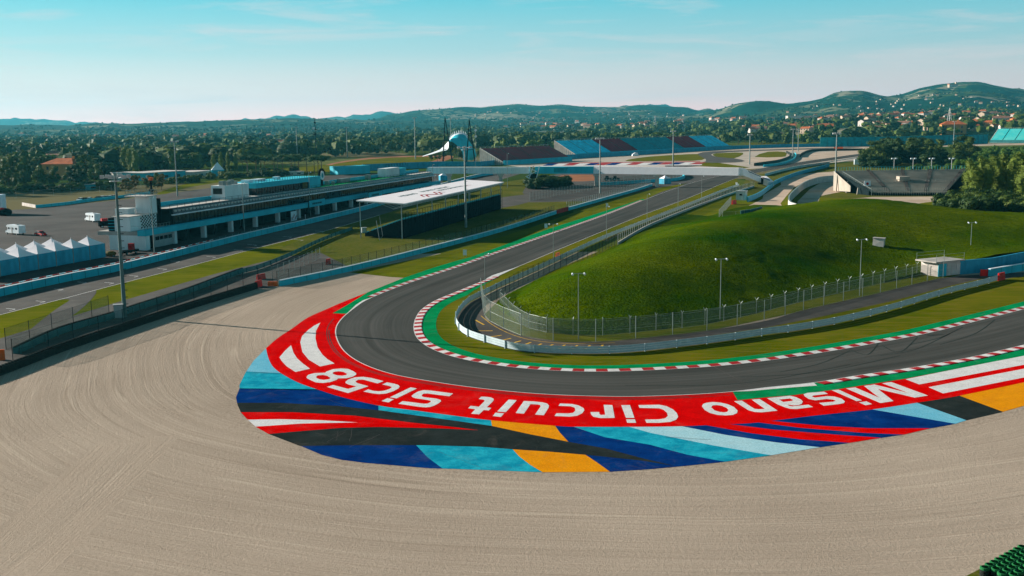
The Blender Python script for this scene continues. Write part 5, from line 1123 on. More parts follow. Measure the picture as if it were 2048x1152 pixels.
for (x, y), h in [((1319, 371.5), 6.2), ((1193, 366), 6.1), ((900, 366), 6), ((1005, 364), 6)]:
    p = b1.lerp(b2, (x-1190)/(1479-1190)) if x >= 1190 else b0.lerp(b1, (x-857)/(1190-857)); q = Vector((p.x-b0.x, p.y-b0.y, 0))
    mb = MB(); mb.box(q.x-.9, q.x+.9, q.y-.7, q.y+.7, 0, h-1.2); mb.box(q.x-1.5, q.x+1.5, q.y-1.2, q.y+1.2, h-1.2, h); mb.build('pier', M['pale_concrete'], br)
# zigzag stair tower between the two deck halves
cm = (c1+c2)/2; q = Vector((cm.x-b0.x, cm.y-b0.y, 0)); t = (b1-b0).normalized(); n = Vector((t.y, -t.x, 0)); mb = MB(); md = MB()
for k in range(4):
    za, zb = k*2.4, (k+1)*2.4; sgn = 1 if k % 2 else -1; A = q+t*(sgn*2.4+k*.45-1)+n*2.6+Vector((0, 0, za)); B_ = q+t*(-sgn*2.4+k*.45-1)+n*2.6+Vector((0, 0, zb)); mb.bar(A, B_, .5); md.bar(A-n, B_-n, .3)
mb.build('stair_flight', M['white'], br); MB().bar(q+t*-2.6+n*2.7, q+t*1.2+n*2.7+Vector((0, 0, 10)), .5).bar(q+t*1.6+n*2.7, q+t*4.4+n*2.7+Vector((0, 0, 10)), .5).build('stair_frame', M['white'], br)
MB().box(q.x-2, q.x+2, q.y-1.2, q.y+1.6, 0, 6).build('stair_core', M['black'], br)
e1 = G(1516, 367.5, .8); e2 = G(1541, 371, .4)
prism('sloping_ramp', 'bright', b2, Vector((e1.x, e1.y, 0)), 6.2, 9.75, 1.2, 4.6, 3.8); prism('ramp_interior', 'black', Vector((e1.x, e1.y, 0)), Vector((e1.x+3.2, e1.y-.5, 0)), .6, 3.9, .4, 3.6, 3.4)
f1 = G(1527, 368, .5); prism('lower_ramp', 'bright', Vector((f1.x, f1.y, 0)), Vector((e2.x, e2.y, 0)), .8, 4.4, .2, 2.6, 3.2)
prism('roof_edge', 'darkmetal', b2+Vector((0, 1.7, 0)), Vector((e2.x, e2.y+1.7, 0)), 9.76, 9.95, 2.7, 2.9, .5)

# ---- roofed grandstand by the start straight
r0 = G(809, 407, 10); r1 = G(1008, 364, 10); gd = (r1-r0).normalized(); gn = Vector((-gd.y, gd.x, 0)); GR = math.atan2(gd.y, gd.x); GL_ = (r1-r0).length
gs_ = empty('roofed_grandstand', (r0.x, r0.y, 0), GR, 'roofed grandstand with a flat white lettered roof by the start straight', 'grandstand'); WR = 14.5
mb = MB(); mb.face([(0, 0, 10), (GL_, 0, 10), (GL_, WR, 10.8), (0, WR, 10.8)]); mb.face([(0, WR, 10.5), (GL_, WR, 10.5), (GL_, 0, 9.7), (0, 0, 9.7)]); mb.face([(0, 0, 9.7), (GL_, 0, 9.7), (GL_, 0, 10), (0, 0, 10)]); mb.face([(0, WR, 10.5), (0, 0, 9.7), (0, 0, 10), (0, WR, 10.8)]); mb.face([(GL_, 0, 9.7), (GL_, WR, 10.5), (GL_, WR, 10.8), (GL_, 0, 10)]); mb.face([(GL_, WR, 10.5), (0, WR, 10.5), (0, WR, 10.8), (GL_, WR, 10.8)])
mb.build('roof', M['bright'], gs_)
mb = MB()
for k in range(36): x = .5+k*(GL_-1)/35; mb.bar((x, .2, 9.65), (x, WR-.2, 10.4), .16); mb.bar((x, .3, 9.6), (x, 3.5, 8.4), .10); mb.bar((x, 3.5, 8.4), (x, 8, 10.0), .1)
mb.bar((0, 3.5, 8.4), (GL_, 3.5, 8.4), .2); mb.bar((0, .3, 9.5), (GL_, .3, 9.5), .22); mb.build('roof_truss', M['grey'], gs_)
for k in range(9):
    x = .6+k*(GL_-1.2)/8; MB().bar((x, 1.2, 0), (x, 1.2, 9.6), .28).build('column', M['grey'], gs_)
    if k in (0, 8): MB().bar((x, WR-.8, 0), (x, WR-.8, 10.3), .25).build('column', M['grey'], gs_)
mb = MB(); rows_ = 14
for k in range(rows_):
    y0 = 12.8-k*.85; z1 = 1.4+k*.30; mb.box(1.5, GL_-1.5, y0-.85, y0, .4, z1)
mb.build('seating_tiers', M['darkmetal'], gs_)  # tiers coloured near black to hold the shade under the roof
mb = MB(); rr2 = random.Random(8)
for k in range(rows_):
    y0 = 12.8-k*.85; z1 = 1.4+k*.30
    for j in range(70): 
        if rr2.random() < .8: mb.box(2+j*1.45, 2+j*1.45+1.1, y0-.7, y0-.35, z1, z1+.4)
mb.build('seats', M['seat_teal'], gs_)
MB().box(1.4, GL_-1.4, 1.0, 1.2, 0, 4.6).build('shade_backing', M['black'], gs_)  # dark sheet added for the deep shade under the stand roof
mb = MB()
for k in range(44): x = 1.5+k*(GL_-3)/43; mb.bar((x, .4, 0), (x, .4, 7.4), .1)
for z in (1.5, 3, 4.5, 6, 7.4): mb.bar((1.5, .4, z), (GL_-1.5, .4, z), .1)
mb.build('back_scaffold', M['darkmetal'], gs_)
mb = MB(); mb.bar((-7, 5, .4), (1, 9, 5), .18).bar((-7, 4, 1.6), (1, 8, 6.2), .12).bar((-7, 5, .4), (-7, 4, 1.6), .12); mb.build('end_stair', M['galv'], gs_)
tilt = math.atan2(.8, WR)
def roof_text(s, x, y, size, m, sx=1.): text(gs_, s, (x, y, 10+.8*y/WR+.03), size, m, (tilt, 0, 0), sx=sx)
roof_text('MISANO', 27, 8.8, 2.6, 'mast', 1.5); roof_text('WORLD CIRCUIT', 54, 9.4, 2.4, 'mast', 1.5); roof_text('MARCO SIMONCELLI', 62, 6.6, 2.0, 'mast', 1.4)
mb = MB()
for pts in ([(24, 2.6), (30, 5.6), (36, 2.8), (42, 5.8), (44, 4.2)], [(25, 1.4), (31, 4.2), (37, 1.6), (43, 4.4), (45, 3.0)], [(75, 5.0), (78, 6.6), (81, 5.2)]):
    P = resample(catmull([Vector((x, y, 0)) for x, y in pts], 6), count=24); mb.strip([Vector((p.x, p.y, 10.035+.8*p.y/WR)) for p in offs(P, .32)], [Vector((p.x, p.y, 10.035+.8*p.y/WR)) for p in offs(P, -.32)])
mb.build('red_roof_emblem', M['kerbred'], gs_)

# ---- open grandstands far off
def stand(front, back_px, depth, label, secs, z0=2.6, m_end='concrete', walls='blueshade_wall', rows=22):
    """front: two pixels of the lowest row; back_px: two pixels of the top row; secs: [(fraction, material)]"""
    A, B = G(*front[0], z0), G(*front[1], z0); t = (B-A); t.z = 0; Ln = t.length; t.normalize(); n = Vector((-t.y, t.x, 0))
    rz = math.atan2(t.y, t.x); root = empty('grandstand', (A.x, A.y, 0), rz, label, 'grandstand', 'open grandstands at the far bend')
    P1 = A+n*depth; zt = (PD(back_px[0][0], back_px[0][1], P1.y).z+PD(back_px[1][0], back_px[1][1], (B+n*depth).y).z)/2
    f0 = 0
    for f1, m in secs:
        mb = MB(); x0, x1 = Ln*f0, Ln*f1
        for k in range(rows):
            y0 = depth*k/rows; z1 = z0+(zt-z0)*(k+1)/rows; mb.face([(x0, y0, z1), (x1-.9, y0, z1), (x1-.9, y0+depth/rows, z1), (x0, y0+depth/rows, z1)]); mb.face([(x0, y0, z1-(zt-z0)/rows), (x1-.9, y0, z1-(zt-z0)/rows), (x1-.9, y0, z1), (x0, y0, z1)])
        mb.build('seating_block', M[m], root)
        mb = MB(); dd = .12; mb.face([(x1-.9, -dd, z0), (x1, -dd, z0), (x1, depth-dd, zt), (x1-.9, depth-dd, zt)]); mb.build('aisle', M['darkmetal'], root); f0 = f1
    MB().box(-.5, Ln+.5, -1.4, -.9, 0, z0+1.0).build('front_wall', M[walls], root)
    mb = MB(); mb.face([(-.3, 0, 0), (-.3, depth, 0), (-.3, depth, zt), (-.3, 0, z0)]); mb.face([(Ln+.3, 0, 0), (Ln+.3, 0, z0), (Ln+.3, depth, zt), (Ln+.3, depth, 0)]); mb.face([(-.3, depth, 0), (Ln+.3, depth, 0), (Ln+.3, depth, zt), (-.3, depth, zt)]); mb.build('end_wall', M[m_end], root)
    mb = MB()
    for k in range(12): mb.bar((-.5, depth*k/11, 0), (-.5, depth*k/11, z0+(zt-z0)*k/11), .25)
    mb.bar((-.5, 0, z0), (-.5, depth, zt+.3), .5); mb.build('end_frame', M['pale_concrete'], root)
    mb = MB(); mb.bar((0, depth, zt+1), (Ln, depth, zt+1), .22)
    for k in range(int(Ln/6)): mb.bar((k*6, depth, zt), (k*6, depth, zt+1), .15)
    mb.build('rear_railing', M['grey'], root); return root
stand([(1006, 323.5), (1141, 315.5)], [(968, 297), (1114, 291)], 22, 'faded dark red grandstand nearest the tensile tent', [(.24, 'seat_brown'), (.5, 'seat_brown'), (.76, 'seat_brown'), (1, 'seat_brown')])
stand([(1152, 309), (1461, 292.5)], [(1121, 281), (1437, 271)], 24, 'long grandstand with blue, dark red and teal seat blocks', [(.07, 'seat_blue'), (.14, 'seat_blue'), (.20, 'seat_blue'), (.28, 'seat_red'), (.36, 'seat_red'), (.50, 'seat_teal'), (.66, 'seat_teal'), (.74, 'seat_red'), (.82, 'seat_red'), (.88, 'seat_blue'), (.94, 'seat_blue'), (1, 'seat_blue')])
stand([(1981, 281.5), (2120, 282)], [(1966, 258.5), (2110, 256.5)], 24, 'blue green grandstand at the far right edge', [(.18, 'seat_green'), (.36, 'seat_green'), (.54, 'seat_green'), (.75, 'seat_green'), (1, 'seat_green')], walls='teal')
def longwall(pxs, z_px, label, m, th=.5, name='perimeter_wall', post=None):
    P = [G(*p) for p in pxs]; h = PD(pxs[0][0], z_px, P[0].y).z; o = P[0]; root = empty(name, (o.x, o.y, 0), 0, label, 'wall'); Q = rel(P, o); MB().sweep(Q, [(-th/2, 0), (th/2, 0), (th/2, h), (-th/2, h)]).build('wall_panel', M[m], root)
    if post:
        R_ = resample(Q, step=8); mb = MB()
        for q in R_: mb.bar(q+Vector((0, -.5, 0)), q+Vector((0, -.5, h+.6)), .3)
        mb.build('post_row', M[post], root)
    return root
longwall([(875, 333), (960, 333), (1010, 328), (1150, 317), (1290, 309), (1465, 298), (1560, 295), (1640, 293.5)], 323, 'long blue advertising wall running below the far grandstands', 'bluecloth')
longwall([(1640, 294), (1800, 292), (1860, 290), (1975, 287)], 275, 'long low grey green stand back seen behind the far bend', 'seat_teal', post='teal')
longwall([(725, 342), (800, 338), (880, 335)], 329, 'blue perimeter wall behind the far half of the pit building', 'bluecloth')
longwall([(668, 349), (732, 346)], 333, 'large pale blue hall panels on the roof line behind the upper block', 'blueshade_wall', th=10, name='blue_hall', post='seat_teal')

# ---- concrete terrace stand on the right
root = empty('terrace_stand', (0, 0, 0), 0, 'grey concrete terrace stand beyond the mound', 'grandstand')
fl, fr_ = G(1742, 391, 0), G(1892, 391, 0); DB = 478.; bl, brr = PD(1672, 341.5, DB), PD(1935, 338.5, DB); rows = 24
zb = 1.2; zt = (bl.z+brr.z)/2
mb = MB(); mp_ = MB()
for k in range(rows):
    t0, t1 = k/rows, (k+1)/rows; za = zb+(zt-zb)*t1; zp = zb+(zt-zb)*t0
    a0, b0_ = fl.lerp(bl, t0), fr_.lerp(brr, t0); a1, b1_ = fl.lerp(bl, t1), fr_.lerp(brr, t1)
    g_ = lambda p, z: (p.x, p.y, z)
    mb.face([g_(a0, za), g_(b0_, za), g_(b1_, za), g_(a1, za)]); mb.face([g_(a0, zp), g_(b0_, zp), g_(b0_, za), g_(a0, za)])
mb.build('terrace_steps', M['terrace'], root)
for f in (.24, .50, .72, .97):
    mb = MB(); a, b = fl.lerp(fr_, f), bl.lerp(brr, f); mb.face([(a.x-.7, a.y-.15, zb+.4), (a.x+.7, a.y-.15, zb+.4), (b.x+.7, b.y-.15, zt+.4), (b.x-.7, b.y-.15, zt+.4)]); mb.build('stairway', M['lane'], root)
a, b = fl.lerp(bl, .42), fr_.lerp(brr, .42); za = zb+(zt-zb)*.42+.5
mb = MB(); mb.bar((a.x, a.y, za+.9), (b.x, b.y, za+.9), .16); [mb.bar((a.lerp(b, k/30).x, a.lerp(b, k/30).y, za), (a.lerp(b, k/30).x, a.lerp(b, k/30).y, za+.9), .1) for k in range(31)]; mb.build('middle_railing', M['galv'], root)
mb = MB(); mb.face([(fl.x-1, fl.y, 0), (bl.x, bl.y, 0), (bl.x, bl.y, zt), (fl.x-1, fl.y, zb+1)]); mb.face([(bl.x, bl.y, 0), (brr.x, brr.y, 0), (brr.x, brr.y, zt), (bl.x, bl.y, zt)]); mb.face([(fl.x, fl.y-.1, 0), (fr_.x, fr_.y-.1, 0), (fr_.x, fr_.y-.1, zb), (fl.x, fl.y-.1, zb)]); mb.build('side_wall', M['darkmetal'], root)  # near-black colour carries the shadow on the stand's left side
mb = MB(); c_ = fl.lerp(bl, .62); A = Vector((c_.x-9, c_.y-3, 0)); mb.face([(bl.x-1, bl.y, zt), (c_.x-2, c_.y-9, zt-5.5), (c_.x-2, c_.y-9, zt-8), (bl.x-1, bl.y, 0)]); mb.build('left_gable', M['terrace'], root)
for k in range(3): p = bl.lerp(fl, .15+k*.3); MB().bar((p.x-2.5, p.y-2, 0), (p.x-1.5, p.y, zt*(.8-.25*k)), .6).build('leg', M['terrace'], root)
mb = MB()
for k in range(44): p = fl.lerp(fr_, k/43); mb.bar((p.x, p.y-.6, 0), (p.x, p.y-.6, zb+2.3), .12)
mb.bar((fl.x, fl.y-.6, zb+2.3), (fr_.x, fr_.y-.6, zb+2.3), .12); mb.bar((fl.x, fl.y-.6, zb+1.0), (fr_.x, fr_.y-.6, zb+1.0), .12)
for k in range(16): p = fl.lerp(bl, k/15*.8); z = zb+(zt-zb)*k/15*.8; mb.bar((p.x, p.y, z), (p.x, p.y, z+1.5), .12)
p, q = fl, fl.lerp(bl, .8); mb.bar((p.x, p.y, zb+1.5), (q.x, q.y, zb+(zt-zb)*.8+1.5), .14); mb.build('front_fence', M['galv'], root)
mb = MB()
for k in range(50): p = bl.lerp(brr, k/49); mb.bar((p.x, p.y+.3, zt), (p.x, p.y+.3, zt+1.6), .12)
mb.bar((bl.x, bl.y+.3, zt+1.6), (brr.x, brr.y+.3, zt+1.6), .12); mb.build('rear_railing', M['seat_teal'], root)
c_ = fl.lerp(bl, .5).lerp(fr_.lerp(brr, .5), .48); zc = zb+(zt-zb)*.5; MB().box(c_.x-2.2, c_.x+2.2, c_.y-2, c_.y+2, zc, zc+2.0).build('vomitory', M['terrace'], root)
q = G(1734, 388); MB().box(q.x-1.4, q.x+1.4, q.y-.1, q.y+.1, 3.2, 5.6).build('white_sign', M['white'], root); MB().bar((q.x, q.y, 0), (q.x, q.y, 3.2), .2).build('sign_post', M['grey'], root); MB().cyl((q.x, q.y-.14, 4.4), (q.x, q.y-.11, 4.4), .6, n=12).build('sign_emblem', M['kerbred'], root)
# white boxes and paved forecourt behind it
for (x, y), wd, h, lb in [((1735, 336), 18, 3.6, 'long white container behind the left rim of the terrace stand'), ((1752, 341), 7, 3.2, 'small white cabin beside the long white container')]:
    p = G(x, y-7); root = empty('container', (p.x, p.y, 0), math.radians(-12), lb, 'container'); MB().box(-wd/2, wd/2, -1.5, 1.5, 0, h).build('body', M['white'], root); MB().box(-wd/2-.1, wd/2+.1, -1.6, 1.6, h, h+.15).build('roof', M['grey'], root); MB().box(-.6, .6, -1.56, -1.505, .1, 2.2).build('door', M['grey'], root)
# ---- curved retaining walls and sheltered corner beyond the mound
wall(GL([(1669, 363), (1640, 366), (1611, 376), (1590, 393), (1578, 408), (1580, 420), (1593, 425)], 0, 6), 3.0, .5, 'pale_concrete', 'curved pale retaining wall between the two sandy paths', cap='galv')
wall(GL([(1495, 404), (1520, 393), (1542, 376), (1556, 366), (1600, 349), (1658, 334)], 0, 6), 2.0, .5, 'bluecloth', 'curved dark wall along the edge of the outer sandy path')
wall(GL([(1530, 352), (1590, 337), (1659, 327)], 0, 6), 1.5, .4, 'pale_concrete', 'pale concrete track wall beyond the end of the footbridge')
guardrail(GL([(1660, 326), (1700, 320), (1740, 313)], 0, 4), 2, 1.4, 'pale guardrail beside the distant straight right of the footbridge')
wall(GL([(1481, 437), (1500, 434), (1523, 428)], 0, 4), 2.6, .3, 'teal', 'dark teal windbreak wall at the bottom of the sandy path')
fence(GL([(1438, 437), (1452, 420), (1462, 408)], 0, 4), 2.8, 2.6, 'short leaning mesh fence left of the windbreak wall', mesh='mesh', post='galv'); fence(GL([(1445, 440), (1480, 438), (1525, 430)], 0, 4), 2.6, 5, 'short mesh fence in front of the windbreak wall', mesh='mesh', post='galv')
p = G(1483, 400); root = empty('hut', p, math.radians(-25), 'small pale grey hut with one window beyond the mound', 'hut'); MB().box(-1.9, 1.9, -1.6, 1.6, 0, 3.5).build('wall', M['pale_concrete'], root); MB().box(-2.1, 2.1, -1.8, 1.8, 3.5, 3.75).build('roof', M['grey'], root); MB().box(-.5, .6, -1.66, -1.605, 1.9, 2.6).build('window', M['glass'], root); MB().box(.9, 1.6, -1.66, -1.605, .1, 2.2).build('door', M['grey'], root)
tyre_barrier(GL([(1509, 332), (1530, 329), (1560, 324), (1578, 317), (1581, 311), (1573, 306)], 0, 6)[::1], 2.0, 'dark green tyre wall curving round the far sand island', belt='leafpine' if False else 'rubber')
tyre_barrier(GL([(1600, 315), (1606, 309), (1625, 303), (1680, 301.5), (1725, 301)], 0, 6), 2.0, 'dark tyre wall behind the far sandy field', belt='rubber')
wall(GL([(1527, 334), (1560, 330), (1585, 322), (1592, 314), (1590, 308)], 0, 6), 1.6, .6, 'blueshade_wall', 'curved white and blue wall beside the far tyre wall')
wall(GL([(1201, 371), (1225, 370), (1300, 365), (1350, 362), (1369, 356), (1366, 351)], 0, 6), 1.6, .5, 'blueshade_wall', 'curved pale blue wall around the tip of the footbridge lot')
fence(GL([(1205, 368), (1300, 362), (1360, 355)], 0, 4), 3.4, 5, 'mesh fence behind the curved pale blue wall', mesh='mesh')

# ---- tensile tent hung from two black A-frame pylons
T0 = G(903, 326); root = empty('tensile_tent', (T0.x, T0.y, 0), 0, 'large white tensile tent hung between black pylons', 'tent')
def tl(x, y, D): p = PD(x, y, D); return Vector((p.x-T0.x, p.y-T0.y, p.z))
D0 = T0.y+14
rim = [tl(*p, D0) for p in [(899, 283), (903, 276), (909, 271), (917, 268), (924, 268), (931, 271), (935, 277), (941, 286), (946, 293), (950, 300), (953, 310), (950, 318), (944, 321)]]
hub = [tl(*p, D0-12) for p in [(899, 283), (903, 283), (908, 286), (913, 290), (918, 295), (922, 300), (925, 305), (926, 311), (926, 317), (927, 320), (929, 322), (930, 323), (931, 324)]]
mb = MB(); mid = [(a.lerp(b, .5)+Vector((0, -3, 1.0))) for a, b in zip(rim, hub)]; mb.strip(rim, mid); mb.strip(mid, hub); mb.build('membrane', M['blueshade_wall'], root, smooth=True)
crest = [tl(*p, D0+4) for p in [(899, 279), (903, 272), (909, 267), (917, 265), (924, 265), (931, 268), (935, 274)]]
mb = MB()
for a, b, c_, d_ in zip(crest, crest[1:], rim, rim[1:]): mb.face([c_, d_, b, a])
mb.build('scalloped_edge', M['white'], root)
mb = MB()
for i in range(13):
    k = i/12*6; j = min(5, int(k)); a = crest[j].lerp(crest[j+1], k-j); mb.cyl(a+Vector((0, 0, -.8)), a+Vector((0, 0, 2.0)), .5, .12, 5)
mb.build('edge_points', M['white'], root)
tail = [tl(845, 312, D0-10), tl(862, 306, D0-8), tl(880, 299, D0-4), tl(890, 290, D0), tl(898, 281, D0)]; tail2 = [tl(845, 313, D0-12), tl(863, 308.5, D0-14), tl(884, 302, D0-14), tl(893, 301, D0-14), tl(897, 296, D0-12)]
mb = MB(); mb.strip(tail, tail2); mb.build('tail_membrane', M['white'], root)
for (bx0, bx1, tx, ty, by) in [(886, 905, 890, 235, 325), (933, 950, 938.5, 239, 322)]:
    a, b, c_ = tl(bx0, by, T0.y), tl(bx1, by-4, T0.y+8), tl(tx, ty, T0.y+4); a.z = b.z = 0; mb = MB()
    mb.cyl(a, c_, .62, .35, 6); mb.cyl(b, c_, .62, .35, 6)
    for k in (.3, .5, .68): mb.cyl(a.lerp(c_, k), b.lerp(c_, k), .22, n=5)
    mb.build('pylon', M['black'], root)
p = tl(947, 300, D0); root2 = empty('aerial_mast', (T0.x+p.x+2, D0, 0), 0, 'thin aerial mast with white drums right of the tensile tent', 'antenna'); MB().cyl((0, 0, 0), (0, 0, tl(948, 250, D0).z), .3, .15, 6).build('pole', M['galv'], root2); [MB().cyl((0, -.4, z), (0, -.8, z), 1.0, n=10).build('drum_dish', M['white'], root2) for z in (26, 21)]
# ---- low buildings left of the centre
def lowhall(pa, pb, yt, label, m, dep=14, roofm='pale_concrete', name='low_building'):
    a, b = G(*pa), G(*pb); h = PD(pa[0], yt, a.y).z; root = empty(name, (a.x, a.y, 0), rotd(a, b), label, 'building'); Ln = (b-a).length; MB().box(0, Ln, 0, dep, 0, h).build('wall', M[m], root); MB().box(-.4, Ln+.4, -.4, dep+.4, h, h+.35).build('roof', M[roofm], root)
    for k in range(3): MB().box(Ln*(.12+.3*k), Ln*(.12+.3*k)+Ln*.14, -.06, -.01, h*.25, h*.6).build('window', M['glass'], root)
    return root
lowhall((236, 360), (284, 358), 347, 'left cream wing of the low hall behind the turning trees', 'pale_concrete'); lowhall((289, 362), (372, 356), 347, 'blue fronted middle of the low hall behind the turning trees', 'blueshade_wall', 18); lowhall((386, 356), (422, 352), 345, 'right white wing of the low hall beside the small pyramid tent', 'wall_white')
lowhall((175, 380), (228, 374), 370, 'low entrance pavilion with blue sign at the paddock edge', 'blueshade_wall', 8); lowhall((558, 352), (608, 349), 346, 'low white wall building with dark round emblem behind the terrace', 'wall_white', 8)
p = G(436, 352); root = empty('pyramid_tent', (p.x, p.y, 0), .3, 'small white pyramid tent among the bushes', 'tent'); MB().face([(-4, -4, 4), (4, -4, 4), (0, 0, 9)]).face([(4, -4, 4), (4, 4, 4), (0, 0, 9)]).face([(4, 4, 4), (-4, 4, 4), (0, 0, 9)]).face([(-4, 4, 4), (-4, -4, 4), (0, 0, 9)]).build('canopy', M['white'], root); MB().box(-3.9, 3.9, -3.9, 3.9, 0, 3.98).build('side_sheet', M['blueshade_wall'], root)
p = G(887, 361); clone(tent, (p.x, p.y, 0), .3, 'lone white peaked tent just behind the grandstand roof', 'single tents', .8)
p = G(1330, 368); clone(tent, (p.x, p.y, 0), .5, 'small white tent beside the footbridge pier', 'single tents', .8)
# sports field
flat('sports_field', [(646, 333), (700, 320), (780, 312.5), (900, 311), (890, 322), (850, 331), (740, 334)], M['soil'], .014, 4)
flat('sports_field_grass', [(662, 331), (715, 321), (790, 315), (872, 314.5), (862, 323), (820, 330), (740, 331.5)], M['grass_in'], .02, 4)
flat('pine_meadow', [(500, 345), (640, 330), (700, 335), (640, 346), (560, 352)], M['grass_in'], .018, 3)
flat('lawn_strip', [(318, 385), (372, 368), (440, 360), (442, 364), (380, 374), (330, 388)], M['grass'], .027, 3)
flat('green_field_right', [(1480, 285), (1640, 285), (1640, 292), (1500, 293)], M['grass_in'], .016)
# ================================================================== TREES
def crown_mesh(name, kind, seed, leaf, m):
    """unit crown: height 1 (ground to top), many leaf-sized faces on irregular clumps"""
    r = random.Random(seed); mb = MB(); lobes = []
    if kind == 'round':
        for _ in range(15):
            z = r.uniform(.30, .86); R_ = .30*math.sin(math.pi*min(1, max(.12, (z-.12)/.9)))**.7; t = r.uniform(0, 6.28); q = r.uniform(.2, 1)*R_
            lobes.append((q*math.cos(t), q*math.sin(t), z, r.uniform(.09, .17), r.uniform(.7, 1)))
    elif kind == 'umbrella':
        for _ in range(17):
            t = r.uniform(0, 6.28); q = math.sqrt(r.random())*.40; lobes.append((q*math.cos(t), q*math.sin(t), .80-.28*(q/.4)**2*.4+r.uniform(-.03, .03), r.uniform(.10, .16), .55))
    elif kind == 'poplar':
        for k in range(13):
            z = .12+.80*k/12; R_ = .115*(math.sin(math.pi*min(1, (z-.02)/1.02))**.5)+.01; t = r.uniform(0, 6.28); lobes.append((r.uniform(0, .04)*math.cos(t), r.uniform(0, .04)*math.sin(t), z, R_*r.uniform(.75, 1.1), 1.3))
    elif kind == 'bush':
        for _ in range(11):
            t = r.uniform(0, 6.28); q = math.sqrt(r.random())*.52; lobes.append((q*math.cos(t), q*math.sin(t), r.uniform(.25, .72)-.25*q, r.uniform(.2, .32), .8))
    for (x, y, z, R_, sq) in lobes:
        n = 5; i0 = len(mb.v)
        rr_ = R_*.72
        mb.ball((x, y, z), rr_, n=6, sq=sq)
        for i in range(i0, len(mb.v)):
            v = mb.v[i]; mb.v[i] = (v[0]+r.uniform(-.25, .25)*rr_, v[1]+r.uniform(-.25, .25)*rr_, v[2]+r.uniform(-.2, .2)*rr_)
        cnt = int((85 if kind != 'poplar' else 150)*(R_/.14)**1.2)
        for _ in range(min(170, max(cnt, 60))):
            d = Vector((r.gauss(0, 1), r.gauss(0, 1), r.gauss(.25, 1))).normalized(); p = Vector((x, y, z))+Vector((d.x, d.y, d.z*sq))*R_*r.uniform(.75, 1.12)
            u = (d.orthogonal().normalized()+Vector((r.uniform(-.6, .6),)*3)).normalized(); w_ = (d.cross(u)+Vector((0, 0, r.uniform(-.4, .4)))).normalized(); s_ = leaf*r.uniform(.6, 1.3)
            mb.face([p-u*s_, p+w_*s_*.7, p+u*s_, p-w_*s_*.7])
    me = bpy.data.meshes.new(name); me.from_pydata(mb.v, [], mb.f); me.materials.append(M[m]); me.update(); return me
def trunk_mesh(kind, seed, m):
    r = random.Random(seed); mb = MB(); top_ = {'round': .6, 'umbrella': .78, 'poplar': .8, 'bush': .3}[kind]; r0_ = .018 if kind != 'bush' else .03
    mb.cyl((0, 0, 0), (r.uniform(-.02, .02), 0, top_*.6), r0_, r0_*.7, 6); mb.cyl((0, 0, top_*.6), (0, 0, top_), r0_*.7, r0_*.25, 5)
    for k in range(5):
        t = r.uniform(0, 6.28); z = top_*r.uniform(.45, .8); L_ = .22 if kind == 'umbrella' else (.05 if kind == 'poplar' else .14); mb.cyl((0, 0, z), (L_*math.cos(t), L_*math.sin(t), z+.14), r0_*.5, r0_*.15, 4)
    me = bpy.data.meshes.new('trunk'); me.from_pydata(mb.v, [], mb.f); me.materials.append(M[m]); return me
KIND = {}
for key, kind, m, bark, n, leaf in [('broad', 'round', 'leaf', 'bark', 4, .021), ('dark', 'round', 'leafdark', 'bark', 3, .021), ('autumn', 'round', 'leafaut', 'bark', 2, .022), ('pine', 'umbrella', 'leafpine', 'bark', 3, .018), ('poplar', 'poplar', 'leafpop', 'bark_pale', 3, .0125), ('bush', 'bush', 'leaf', 'bark', 3, .06), ('darkbush', 'bush', 'leafdark', 'bark', 2, .06), ('brightbush', 'bush', 'leafbright', 'bark', 2, .055)]:
    KIND[key] = [(crown_mesh('crown', kind, hash(key) % 97 + i*7 if False else len(KIND)*31+i*7, leaf, m), trunk_mesh(kind, i, bark)) for i in range(n)]
TR = random.Random(21); ntree = 0
def tree(key, p, h, label, group, spread=1.0, name='tree'):
    global ntree
    ntree += 1; cm_, tm = TR.choice(KIND[key]); e = empty(name, p, TR.uniform(0, 6.28), label, {'umbrella_pine': 'pine tree', 'poplar_tree': 'poplar', 'bush': 'bush'}.get(name, 'tree'), group)
    e.scale = (h*spread*TR.uniform(.88, 1.12), h*spread*TR.uniform(.88, 1.12), h)
    for n_, me in (('crown', cm_), ('trunk', tm)): o = bpy.data.objects.new(n_, me); COL.objects.link(o); o.parent = e
    return e
def in_px(px, x, y):
    return inside(x, y, px)
KEEP = [(82, 134, G(108, 341).y), (96, 162, G(130, 358).y)]
def hidden(x, y):
    px = 1024+x/y*F_PX; return any(a-6 < px < b+6 and D-60 < y < D+12 for a, b, D in KEEP)
def belt(key, area, n, h0, h1, label, group, spread=1., name='tree', dmin=0):
    xs, ys = [a[0] for a in area], [a[1] for a in area]; k = 0; tries = 0; placed = []
    # uniform on the ground, not in the picture
    P = [G(x, y) for x, y in area]; gx = [p.x for p in P]; gy = [p.y for p in P]; poly_ = [(p.x, p.y) for p in P]
    while k < n and tries < n*60:
        tries += 1; x, y = TR.uniform(min(gx), max(gx)), TR.uniform(min(gy), max(gy))
        if not inside(x, y, poly_) or hidden(x, y): continue
        if dmin and any((x-a)**2+(y-b)**2 < dmin*dmin for a, b in placed): continue
        placed.append((x, y)); k += 1; kk_ = key if isinstance(key, str) else TR.choice(key); tree(kk_, (x, y, 0), TR.uniform(h0, h1), label, group, spread, name)
belt(['broad', 'broad', 'dark', 'broad'], [(-60, 392), (0, 388), (60, 385), (130, 381), (225, 376), (235, 362), (150, 345), (0, 340), (-60, 345)], 46, 11, 17, 'dense broadleaf tree in the dark wood behind the paddock fence', 'trees behind the paddock fence', 1.05, dmin=6)
